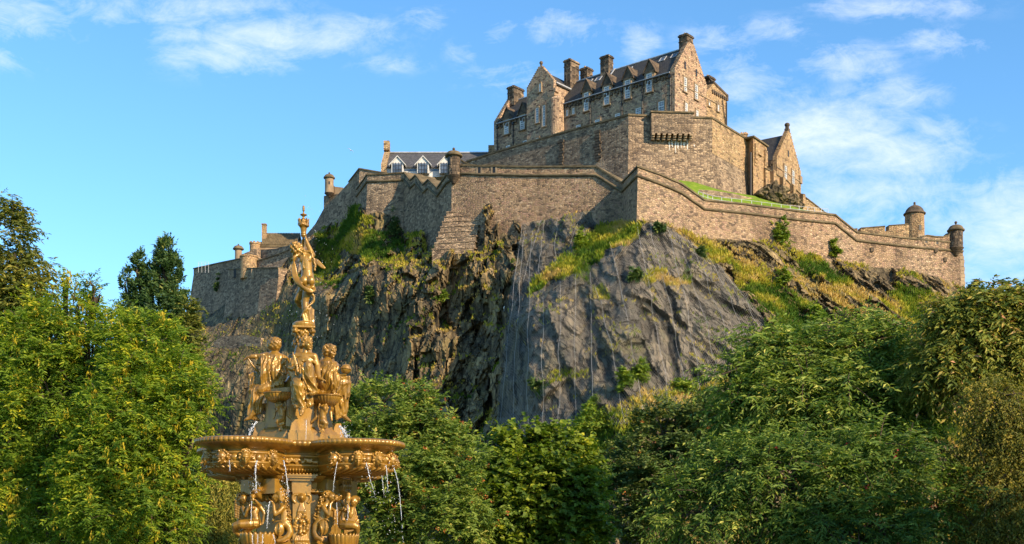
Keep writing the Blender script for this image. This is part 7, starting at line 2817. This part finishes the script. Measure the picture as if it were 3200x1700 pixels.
# left: seen from behind, arm stretched to the left over a staff
s = SC(700, 1020, 0.2924, 22.8)
s.head((548, 200, 0.0), 62, (0.55, 0.8, 0.0))
s.curls((545, 190, -0.02), (64, 60, 62), 100, 15, Vector((0.5, 0.85, -0.1)))
s.ell((545, 165, 0), (58, 52, 42))
for k in range(7):
    s.ell((575 + 5 * k, 215 + 8 * math.sin(k), -0.06), 17)
s.limb([(540, 255), (535, 300)], [32, 38])
s.limb([(440, 322), (530, 320), (640, 345)], [46, 58, 44])
s.limb([(540, 360), (540, 450), (535, 560), (530, 640)], [100, 104, 100, 110], 14)
s.limb([(440, 322), (395, 328, -0.02), (345, 328, -0.04), (300, 328, -0.06), (252, 342, -0.06)], [44, 36, 29, 25, 18])
s.hand((252, 342, -0.06), (-0.8, -0.1, -0.5), (0.1, 0, -1), 60)
s.limb([(640, 345), (668, 410, 0.0), (670, 480, 0.02)], [40, 34, 28])
s.limb([(470, 640, 0.0), (390, 570, 0.0), (318, 535, 0.0)], [90, 70, 52], 12)
s.limb([(312, 538), (320, 640), (325, 740), (340, 830)], [52, 50, 44, 40])
s.limb([(480, 660, -0.1), (400, 690, -0.14), (350, 720, -0.14)], [82, 66, 54], 12)
s.limb([(350, 720, -0.14), (345, 820, -0.14), (325, 930, -0.14), (290, 985, -0.14)], [54, 48, 36, 26])
s.limb([(290, 985, -0.14), (260, 1002, -0.16), (240, 1012, -0.16)], [24, 18, 10])
s.cloth([(420, 330, -0.13), (600, 330, -0.13)], [(425, 665, -0.20), (650, 640, -0.16)], 14, 12, jit=9, dmid=-0.06, seed=21)
s.cloth([(560, 290, -0.08), (650, 360, -0.04)], [(640, 620, -0.14), (690, 430, 0.0)], 7, 12, jit=8, dmid=-0.04, seed=22)
s.cloth([(345, 305, -0.06), (430, 300, -0.06)], [(352, 415, -0.06), (425, 420, -0.08)], 6, 12, jit=5, seed=23)
s.cloth([(275, 515, -0.06), (390, 560, -0.10)], [(300, 690, -0.06), (380, 680, -0.14)], 7, 11, jit=8, seed=24)
s.cloth([(300, 680, -0.14), (450, 680, -0.18)], [(275, 960, -0.16), (400, 940, -0.14)], 10, 12, jit=9, seed=25)
s.cloth([(390, 660, -0.20), (600, 560, -0.20)], [(420, 740, -0.16), (660, 680, -0.14)], 8, 12, sag=14, jit=6, seed=26)
s.cloth([(270, 960, -0.14), (330, 950, -0.14)], [(300, 1000, -0.1), (390, 1015, -0.06)], 5, 12, jit=6, seed=27)
s.ell((540, 690, 0.05), (150, 120, 55))
st2 = sculpt('seated_figure', s.mb, fountain, 0.0088, 1, label='seated draped figure seen from behind, arm stretched left over a staff', cloth=(s, [(330, 720, 290, 800, 1.0), (240, 480, 520, 960, 1.0)], -0.3, 2))
f = SC(700, 1020, 0.2924, 22.72)
f.limb([(258, 345, 0.0), (300, 410, 0.02), (345, 465, 0.04), (402, 530, 0.06)], [9, 11, 13, 10])
f.limb([(330, 440, 0.03), (350, 462, 0.04)], [16, 16])
sculpt('staff', f.mb, st2, 0.008, 0)

# right: three quarter profile to the right, globe in the hands
s = SC(700, 1020, 0.2924, 22.75)
s.head((1142, 272, -0.02), 64, (0.72, -0.66, 0.0))
s.curls((1130, 258, 0.0), (66, 62, 62), 80, 14, Vector((0.72, -0.62, -0.22)))
s.ell((1092, 268, 0.04), (36, 36, 44))
s.limb([(1085, 300, 0.03), (1088, 330, 0.03)], [24, 16])
s.limb([(1118, 225, -0.03), (1150, 205, -0.05), (1185, 222, -0.05)], [12, 16, 12])
s.limb([(1140, 335, 0.0), (1135, 375, 0.02)], [32, 38])
s.limb([(1055, 400, 0.0), (1110, 385, -0.02), (1185, 420, 0.0)], [52, 58, 46])
s.limb([(1105, 430), (1105, 530), (1120, 620), (1140, 680)], [98, 102, 104, 100], 14)
s.limb([(1180, 420, -0.05), (1210, 490, -0.12), (1255, 545, -0.16), (1310, 525, -0.20)], [44, 38, 32, 20])
s.hand((1308, 522, -0.20), (0.8, -0.1, 0.6), (-0.3, 0.2, 0.9), 58)
s.limb([(1170, 690, -0.02), (1240, 650, -0.05), (1305, 620, -0.05)], [92, 76, 58], 12)
s.limb([(1308, 622, -0.05), (1300, 720, -0.04), (1285, 800, -0.03), (1300, 900, -0.02), (1290, 960, -0.04)], [56, 50, 40, 30, 24])
s.limb([(1288, 965, -0.05), (1325, 995, -0.08), (1358, 1018, -0.10)], [24, 20, 11])
s.limb([(1200, 740, -0.1), (1240, 850, -0.1), (1235, 960, -0.06)], [62, 48, 34])
s.cloth([(1040, 400, -0.08), (1165, 390, -0.12)], [(1010, 560, -0.04), (1180, 700, -0.18)], 11, 12, jit=9, dmid=-0.06, seed=31)
s.cloth([(1165, 400, -0.12), (1200, 440, -0.10)], [(1180, 700, -0.18), (1260, 640, -0.20)], 8, 12, jit=8, dmid=-0.06, seed=32)
s.cloth([(1250, 560, -0.20), (1345, 540, -0.14)], [(1235, 720, -0.16), (1330, 770, -0.10)], 8, 12, jit=8, seed=33)
s.cloth([(1180, 690, -0.18), (1290, 700, -0.14)], [(1215, 1005, -0.10), (1305, 930, -0.06)], 9, 12, jit=9, seed=34)
s.cloth([(1230, 440, -0.14), (1270, 560, -0.20)], [(1190, 600, -0.18), (1230, 720, -0.18)], 6, 11, jit=6, seed=35)
s.cloth([(1010, 560, -0.04), (1060, 600, -0.12)], [(1015, 690, 0.0), (1120, 720, -0.12)], 6, 12, jit=8, seed=36)
s.ell((1120, 715, 0.05), (150, 120, 50))
st3 = sculpt('seated_figure', s.mb, fountain, 0.0088, 1, label='seated cloaked woman facing right, holding a globe', cloth=(s, [(980, 1215, 370, 760, 1.0), (1150, 1380, 570, 945, 1.0)], -0.35, 3))
f = SC(700, 1020, 0.2924, 22.55)
f.ell((1304, 456, 0), (57, 57, 55))
f.mb.tube([f.p((1304, 452, 0)) + Vector((math.cos(a * math.pi / 12), math.sin(a * math.pi / 12), -0.16 * math.cos(a * math.pi / 12))) * 60 * f.u for a in range(25)], 5 * f.u, 6, False)
sculpt('globe', f.mb, st3, 0.007, 0)
# the fourth figure sits on the far side
s = SC(700, 1020, 0.2924, 23.7)
s.head((800, 200, 0.0), 60, (-0.2, 1, 0))
s.curls((800, 185, 0.0), (62, 62, 60), 60, 14, Vector((-0.2, 0.9, -0.2)))
s.limb([(805, 250), (805, 310)], [34, 44])
s.limb([(720, 340), (805, 330), (890, 340)], [44, 56, 44])
s.limb([(805, 370), (805, 480), (805, 620)], [96, 92, 112], 12)
s.limb([(760, 640, 0.1), (760, 620, 0.4), (765, 780, 0.45), (765, 940, 0.42)], [84, 66, 50, 34])
s.limb([(850, 640, 0.1), (850, 620, 0.4), (845, 780, 0.45), (845, 940, 0.42)], [84, 66, 50, 34])
s.cloth([(720, 350, -0.14), (890, 350, -0.14)], [(710, 680, -0.14), (900, 680, -0.14)], 12, 12, jit=9, seed=41)
sculpt('seated_figure', s.mb, fountain, 0.014, 1, label='seated draped figure on the far side, mostly hidden')

# ---------------- nymphs below the basin
def RAq(Y):
    return SC(720, 1500, 0.1462, Y)


def RBq(Y):
    return SC(940, 1500, 0.1462, Y)


s = RAq(22.05)
s.head((275, 395, -0.03), 92, (0.70, -0.60, -0.45))
s.curls((250, 350, 0.02), (105, 95, 90), 60, 20, Vector((0.7, -0.6, -0.4)))
for k in range(26):
    s.ell((150 + 50 * math.sin(k * 2.1), 400 + k * 17, 0.03), (34, 30, 24))
s.limb([(330, 470, 0), (420, 540, 0.02)], [44, 50])
s.limb([(280, 590, 0.0), (440, 560, 0.03), (620, 560, 0.0)], [56, 62, 56])
s.ell((500, 640, 0.02), (130, 90, 110))
s.ell((505, 600, -0.07), 46)
s.ell((420, 610, -0.06), 44)
s.limb([(510, 700), (540, 800), (550, 900)], [96, 92, 112], 12)
s.limb([(275, 595, 0.0), (310, 690, -0.04), (345, 775, -0.08)], [52, 46, 40])
s.limb([(345, 775, -0.08), (390, 660, -0.12), (430, 560, -0.12), (450, 500, -0.10)], [40, 38, 30, 24])
s.hand((450, 505, -0.11), (0.3, 0, 0.9), (0.7, -0.3, 0.2), 105)
s.limb([(625, 560, 0.0), (700, 660, 0.0), (735, 740, -0.01), (710, 860, -0.02), (700, 900, -0.03)], [54, 48, 42, 34, 26])
s.hand((698, 900, -0.03), (-0.3, -0.2, -0.9), (-0.3, -0.6, 0.3), 100)
s.limb([(620, 545, -0.02), (600, 500, -0.08), (570, 455, -0.11)], [46, 34, 26])
s.hand((575, 460, -0.10), (-0.5, -0.1, 0.7), (-0.8, 0, 0), 100)
s.limb([(560, 930, -0.02), (420, 940, -0.10), (260, 950, -0.14), (140, 980, -0.12)], [110, 108, 98, 78], 12)
s.limb([(140, 985, -0.12), (120, 1080, -0.04), (180, 1170, 0.0), (320, 1230, 0.02)], [78, 70, 62, 50])
s.limb([(420, 1000, 0.02), (250, 1120, 0.05)], [90, 70])
for k in range(5):
    s.fold([(350 + k * 14, 890 - k * 3, -0.16), (450 + k * 10, 930 + k * 5, -0.15), (590, 955 + k * 12, -0.10)], 10)
n1_ = sculpt('nymph_figure', s.mb, fountain, 0.0095, 1, label='crouching long haired nymph pouring from a jug, left of the mask')
f = RAq(21.93)
f.ell((470, 350, 0.02), (66, 62, 58))
f.limb([(474, 380, -0.01), (478, 425, -0.04)], [46, 36])
f.mb.tube([f.p((478, 425, -0.05)) + Vector((math.cos(a * math.pi / 8) * 38 * f.u, 0, math.sin(a * math.pi / 8) * 38 * f.u)) for a in range(17)], 8 * f.u, 6, False)
sculpt('jug', f.mb, n1_, 0.007, 0)
s = RAq(22.0)
s.head((1000, 360, -0.02), 105, (-0.95, -0.2, -0.35))
s.ell((1065, 330, 0.02), (125, 100, 100))
for k in range(9):
    s.fold([(985 + k * 4, 260 + k * 20, -0.09 + 0.006 * k), (1090, 250 + k * 24, -0.10), (1180 - k * 2, 290 + k * 24, -0.04)], 11)
rr = random.Random(8)
for k in range(90):
    f_ = k / 90
    s.ell((1175 + 110 * f_ ** 0.9 + rr.uniform(-52, 52) * (1 - 0.3 * f_), 300 + 620 * f_, rr.uniform(-0.08, 0.02)), rr.uniform(15, 24))
s.limb([(1060, 430, 0.0), (1110, 540, 0.0)], [60, 70])
s.limb([(1130, 560, 0.0), (1150, 680, 0.0), (1160, 820, 0.0), (1160, 930, 0.0)], [96, 100, 104, 120], 12)
s.limb([(1130, 600, -0.08), (1060, 690, -0.12), (985, 745, -0.14)], [56, 50, 42])
s.limb([(985, 745, -0.14), (965, 640, -0.14), (955, 540, -0.12), (915, 470, -0.10)], [42, 42, 34, 24])
s.hand((918, 470, -0.10), (-0.8, 0, 0.5), (-0.2, 0.2, 0.9), 105)
s.limb([(1040, 640, 0.1), (930, 720, 0.05), (905, 860, 0.0)], [48, 40, 32])
s.limb([(1170, 930, -0.02), (1260, 1010, -0.03), (1290, 1120, -0.04), (1240, 1220, -0.06), (1130, 1285, -0.08), (1040, 1300, -0.10)], [110, 84, 76, 72, 62, 46], 12)
s.ell((1080, 1060, -0.13), (100, 60, 150))
s.fold([(1080, 920, -0.17), (1100, 1060, -0.21), (1085, 1200, -0.17)], 12)
s.fold([(1010, 960, -0.14), (990, 1060, -0.18), (1010, 1170, -0.15)], 10)
for k in range(5):
    s.fold([(900 + k * 20, 955 - k * 20, -0.08), (1000 + k * 14, 900 - k * 6, -0.13), (1090 + k * 10, 880, -0.12)], 9)
sculpt('nymph_figure', s.mb, fountain, 0.0095, 1, label='crouching nymph with beaded hair resting her face on her hands, left of the centre pilaster')
s = RBq(22.05)
s.head((660, 360, -0.02), 98, (0.92, -0.3, -0.3))
s.ell((590, 330, 0.02), (115, 95, 95))
s.curls((585, 330, 0.0), (118, 98, 98), 70, 19, Vector((0.9, -0.3, -0.3)))
rr = random.Random(9)
for k in range(90):
    f_ = k / 90
    s.ell((480 - 160 * f_ ** 0.9 + rr.uniform(-55, 55), 330 + 520 * f_, rr.uniform(-0.06, 0.03)), rr.uniform(15, 24))
s.limb([(590, 440, 0.0), (540, 530, 0.0)], [58, 66])
s.limb([(530, 560, 0.0), (510, 680, 0.0), (470, 800, 0.0), (430, 900, 0.0)], [92, 100, 104, 118], 12)
s.limb([(510, 590, -0.10), (570, 680, -0.14), (635, 755, -0.15)], [54, 48, 42])
s.limb([(635, 755, -0.15), (648, 640, -0.15), (655, 530, -0.13), (700, 465, -0.11)], [42, 40, 32, 22])
s.hand((698, 466, -0.11), (0.8, 0, 0.5), (0.2, 0.2, 0.9), 105)
s.limb([(620, 600, 0.1), (720, 660, 0.06), (720, 840, 0.0)], [46, 38, 32])
s.limb([(410, 910, -0.02), (330, 1000, -0.04), (320, 1120, -0.05), (360, 1220, -0.08), (460, 1270, -0.10)], [110, 84, 76, 72, 50], 12)
s.ell((520, 1020, -0.14), (100, 60, 165))
s.fold([(560, 870, -0.18), (575, 1020, -0.21), (530, 1180, -0.18)], 12)
s.fold([(430, 930, -0.15), (470, 1040, -0.20), (480, 1170, -0.17)], 10)
s.fold([(390, 940, -0.12), (470, 860, -0.16), (570, 840, -0.17), (635, 890, -0.15)], 14)
s.limb([(420, 1250, -0.08), (480, 1300, -0.12), (440, 1340, -0.12)], [34, 24, 14])
sculpt('nymph_figure', s.mb, fountain, 0.0095, 1, label='crouching nymph with long loose hair resting her face on her hands, right of the centre pilaster')
s = RBq(22.15)
s.head((1150, 460, -0.03), 92, (-0.62, -0.68, -0.45))
s.ell((1165, 415, 0.0), (100, 90, 85))
for k in range(9):
    a = -0.9 + k * 0.28
    s.fold([(1165 + 40 * math.sin(a), 340, -0.03), (1165 + 105 * math.sin(a), 390, -0.07), (1165 + 108 * math.sin(a), 450, -0.05)], 10)
for k in range(40):
    s.ell((850 + 60 * math.sin(k * 1.3), 430 + k * 4.5, 0.04), 20)
s.limb([(1120, 540, 0.0), (1050, 590, 0.02)], [42, 50])
s.limb([(880, 600, 0.0), (980, 580, 0.02), (1100, 620, 0.0)], [52, 60, 52])
s.ell((980, 660, 0.02), (120, 88, 100))
s.ell((965, 640, -0.08), 48)
s.limb([(950, 700), (900, 800), (890, 920)], [96, 92, 112], 12)
s.limb([(1105, 620, -0.03), (1100, 720, -0.07), (1075, 795, -0.10)], [48, 44, 38])
s.limb([(1075, 795, -0.10), (1050, 690, -0.13), (1045, 590, -0.12), (1035, 530, -0.10)], [38, 36, 30, 22])
s.hand((1036, 532, -0.10), (-0.1, 0, 1), (-0.7, -0.2, 0.1), 100)
s.limb([(870, 600, -0.02), (790, 640, -0.02), (725, 700, -0.03), (720, 820, -0.04), (722, 900, -0.05)], [50, 44, 38, 32, 26])
s.hand((722, 900, -0.05), (0.1, -0.2, -1), (0.2, -0.7, 0), 100)
s.limb([(900, 960, -0.04), (1020, 970, -0.10), (1150, 975, -0.12), (1205, 1000, -0.12)], [108, 104, 92, 78], 12)
s.limb([(1210, 1005, -0.12), (1215, 1090, -0.08), (1140, 1140, -0.04), (1030, 1150, 0.0)], [76, 66, 56, 44])
for k in range(5):
    s.fold([(1090 - k * 14, 900 - k * 3, -0.15), (990 - k * 10, 945 + k * 5, -0.15), (850, 1000 + k * 10, -0.10)], 9)
n4_ = sculpt('nymph_figure', s.mb, fountain, 0.0095, 1, label='crouching nymph with ribbed cap holding a jug beside her face, rightmost')
f = RBq(22.0)
f.ell((1015, 385, 0.02), (62, 60, 70))
f.limb([(1018, 330, 0.02), (1018, 310, 0.02)], [44, 48])
f.limb([(1018, 430, -0.01), (1020, 468, -0.04)], [42, 34])
f.mb.tube([f.p((1020, 468, -0.06)) + Vector((math.cos(a * math.pi / 8) * 34 * f.u, 0, math.sin(a * math.pi / 8) * 34 * f.u)) for a in range(17)], 8 * f.u, 6, False)
sculpt('jug', f.mb, n4_, 0.007, 0)
# lion masks between the nymphs
for (q, X) in ((RAq(22.15), 800), (RBq(22.3), 760)):
    q.head((X, 380, -0.02), 78, (0.05 if X == 800 else 0.2, -1, -0.2))
    q.curls((X, 370, 0.02), (95, 60, 95), 60, 24, Vector((0, -0.95, -0.2)))
    q.ell((X, 420, -0.08), (40, 34, 30))
    sculpt('lion_mask', q.mb, fountain, 0.0095, 1)
# scalloped shell bowls
for (q, X, w, v) in ((RAq(21.85), 575, 405, 1075), (RBq(22.0), 905, 330, 1100)):
    c = q.p((X, v, 0.12))
    fluted_bowl(c, w * q.u, c.z - 0.42, c.z - 0.03, 22, 0.045).build('shell_bowl', M['gold'], fountain, True)

# ------------------------------------------------------------------ falling water: each stream a thing of its own
def jet(label, pts, Y, r, drops=12, spread=0.02, seed=1, name='water_jet'):
    rr = random.Random(seed)
    p3 = [P(a, b, Y + (c[0] if c else 0)) for a, b, *c in pts]
    cv = smooth_curve(p3, 12)
    g = MB()
    n = len(cv)
    r *= 0.85
    rad = [r * (0.75 + 0.5 * rr.random()) * (1.0 - 0.35 * i / n) for i in range(n)]
    cv = [c + Vector((rr.gauss(0, r * 0.35), rr.gauss(0, r * 0.35), 0)) for c in cv]
    solid = int(n * rr.uniform(0.8, 0.97))
    g.tube(cv[:solid], rad[:solid], 6)
    i = solid
    while i < n - 2:
        k = rr.randint(1, 3)
        g.tube(cv[i:i + k + 1], [x * 0.8 for x in rad[i:i + k + 1]], 6)
        i += k + rr.randint(1, 2)
    for k in range(drops):
        c = cv[rr.randint(n // 5, n - 1)] + Vector((rr.gauss(0, spread), rr.gauss(0, spread), rr.gauss(0, 0.02)))
        g.ell(c, (r * 0.45, r * 0.45, r * 0.8), None, 6, 4)
    o = g.build(name, M['water'], None, True, False)
    tag(o, label, 'water jet', 'water jets of the fountain')
    return o


E = lambda u, v: (560 + 0.2873 * u, 1340 + 0.2873 * v)
J = [
    ('thin broken water jet falling from the second visible spouting head from the left', [E(545, 340), E(550, 400), E(553, 470)], 21.0, 0.008),
    ('ragged water jet falling from the spouting head above the jug pouring nymph', [E(845, 345), E(830, 430), E(835, 560), E(840, 690)], 20.95, 0.013),
    ('long water jet from the curly head just left of the centre pilaster', [E(1135, 345), E(1155, 440), E(1175, 590), E(1190, 730)], 21.2, 0.012),
    ('beaded thin water jet from the first spouting head right of the pilaster', [E(1720, 360), E(1700, 470), E(1682, 590), E(1672, 680)], 21.4, 0.008),
    ('water jet from the spouting head at the middle of the right hand lobe', [E(2035, 370), E(2055, 450), E(2075, 540), E(2130, 730)], 21.35, 0.010),
    ('pair thin water jet from the spouting head near the right end of the basin', [E(2250, 395), E(2258, 480), E(2266, 580), E(2270, 690)], 21.7, 0.009),
    ('longest water jet, arcing clear of the basin at its right end', [E(2335, 425), E(2375, 560), E(2405, 800), E(2435, 1253)], 21.9, 0.010),
    ('short dim water jet under the far left lobe of the basin', [E(355, 370), E(348, 420), E(342, 465)], 22.8, 0.009),
    ('faint water jet behind the right hand lobe, left of the longest jet', [E(2200, 470), E(2215, 600), E(2230, 740)], 23.2, 0.009),
    ('water jet dribbling from the jug of the left hand nymph', [E(790, 785), E(785, 900), E(783, 1060)], 21.85, 0.009),
    ('water jet falling from the lion mask into the left shell bowl', [E(985, 790), E(970, 880), E(960, 990), E(952, 1090)], 21.8, 0.013),
    ('water jet falling from the lion mask into the right shell bowl', [E(1712, 800), E(1718, 920), E(1722, 1060)], 21.95, 0.009),
    ('water jet dribbling from the jug of the rightmost nymph', [E(1838, 830), E(1835, 930), E(1828, 1000)], 21.95, 0.009),
    ('thin dribble over the rim of the left shell bowl, first from the left', [E(795, 1150), E(795, 1200), E(800, 1253)], 21.5, 0.009),
    ('thin dribble over the rim of the left shell bowl, second from the left', [E(855, 1150), E(855, 1200), E(850, 1253)], 21.47, 0.009),
    ('thin dribble over the rim of the left shell bowl, middle one', [E(908, 1150), E(908, 1200), E(905, 1253)], 21.46, 0.010),
    ('thin dribble over the rim of the left shell bowl, at its right side', [E(1020, 1150), E(1035, 1200), E(1045, 1253)], 21.52, 0.009),
    ('water jet shooting left from the pedestal behind the left figure', [(802, 1317), (790, 1335), (782, 1350), (777, 1364)], 22.5, 0.020),
    ('splashing water jet at the right side of the pedestal', [(1062, 1332), (1072, 1345), (1080, 1358), (1086, 1372)], 22.4, 0.026),
    ('thin sheet of water running down the front of the central pedestal pier', [(957, 1313), (957, 1340), (956, 1378)], 21.98, 0.008),
]
for k, (lab, pts_, Y, r) in enumerate(J):
    jet(lab, pts_, Y, r, 16 if len(pts_) > 3 else 8, 0.03 if r > 0.011 else 0.018, 50 + k)
# fine spray drifting from the top of the fountain
rr = random.Random(77)
g = MB()
for k in range(200):
    v = rr.random()
    px = 950 + rr.gauss(22, 16 + 34 * v)
    py = 650 + 460 * v + rr.gauss(0, 20)
    p = P(px, py, 22.9 + rr.gauss(0, 0.25))
    q = rr.uniform(0.0025, 0.0055)
    g.ell(p, (q, q, q * 1.6), None, 5, 4)
for (cx_, cy_, sx, sy, n) in ((1080, 1355, 10, 14, 60), (793, 1500, 12, 28, 70), (885, 1520, 8, 30, 40), (1155, 1480, 14, 60, 60), (1220, 1560, 16, 90, 60)):
    for k in range(n):
        p = P(cx_ + rr.gauss(0, sx), cy_ + rr.gauss(0, sy), 21.8 + rr.gauss(0, 0.15))
        q = rr.uniform(0.003, 0.007)
        g.ell(p, (q, q, q * 1.6), None, 5, 4)
o = g.build('water_spray', M['water'], None, True, False)
o['kind'] = 'stuff'
o['label'] = 'fine water droplets drifting round the fountain'

# ------------------------------------------------------------------ birds
def gull(name, label, c, span, mat, bank=0.5, yaw=0.3):
    g = MB()
    R = Matrix.Rotation(yaw, 3, 'Z') @ Matrix.Rotation(bank, 3, 'Y')
    c = Vector(c)
    q = lambda x, y, z: c + R @ Vector((x, y, z))
    g.tube([q(0, -0.22, 0), q(0, -0.15, 0.01), q(0, 0, 0.02), q(0, 0.15, 0.0), q(0, 0.28, -0.01)], [0.02, 0.06, 0.075, 0.05, 0.015], 8)
    for s_ in (-1, 1):
        h = span / 2
        a = [q(0, -0.06, 0.03), q(s_ * h * 0.45, -0.10, 0.16), q(s_ * h, 0.08, 0.05)]
        b = [q(0, 0.09, 0.03), q(s_ * h * 0.45, 0.06, 0.15), q(s_ * h, 0.10, 0.05)]
        for i in range(2):
            pl = [a[i], a[i + 1], b[i + 1], b[i]]
            g.prism(pl if s_ > 0 else pl[::-1], R @ Vector((0, 0, -0.02)))
    o = g.build(name, M[mat], None, True)
    tag(o, label, 'bird')
    return o


gull('gull', 'small gull gliding in the open sky left of the castle', P(1095, 470, 200), 1.15, 'white', 0.55, 0.2)
b = on_rock(1581, 966)
g = MB()
c = b + Vector((0, -0.5, 0.25))
g.ell(c, (0.13, 0.22, 0.14), None, 10, 7)
g.ell(c + Vector((0.05, -0.2, 0.15)), 0.085, None, 8, 6)
g.tube([c + Vector((0.06, -0.28, 0.14)), c + Vector((0.07, -0.36, 0.12))], [0.02, 0.008], 5)
g.tube([c + Vector((0, 0.15, 0)), c + Vector((-0.02, 0.36, -0.06))], [0.08, 0.03], 6)
for s_ in (-1, 1):
    g.tube([c + Vector((s_ * 0.05, 0, -0.1)), c + Vector((s_ * 0.05, 0, -0.42))], 0.015, 5)
tag(g.build('gull', M['white'], None, True), 'white gull perched on a ledge beside the edge of the netting', 'bird')
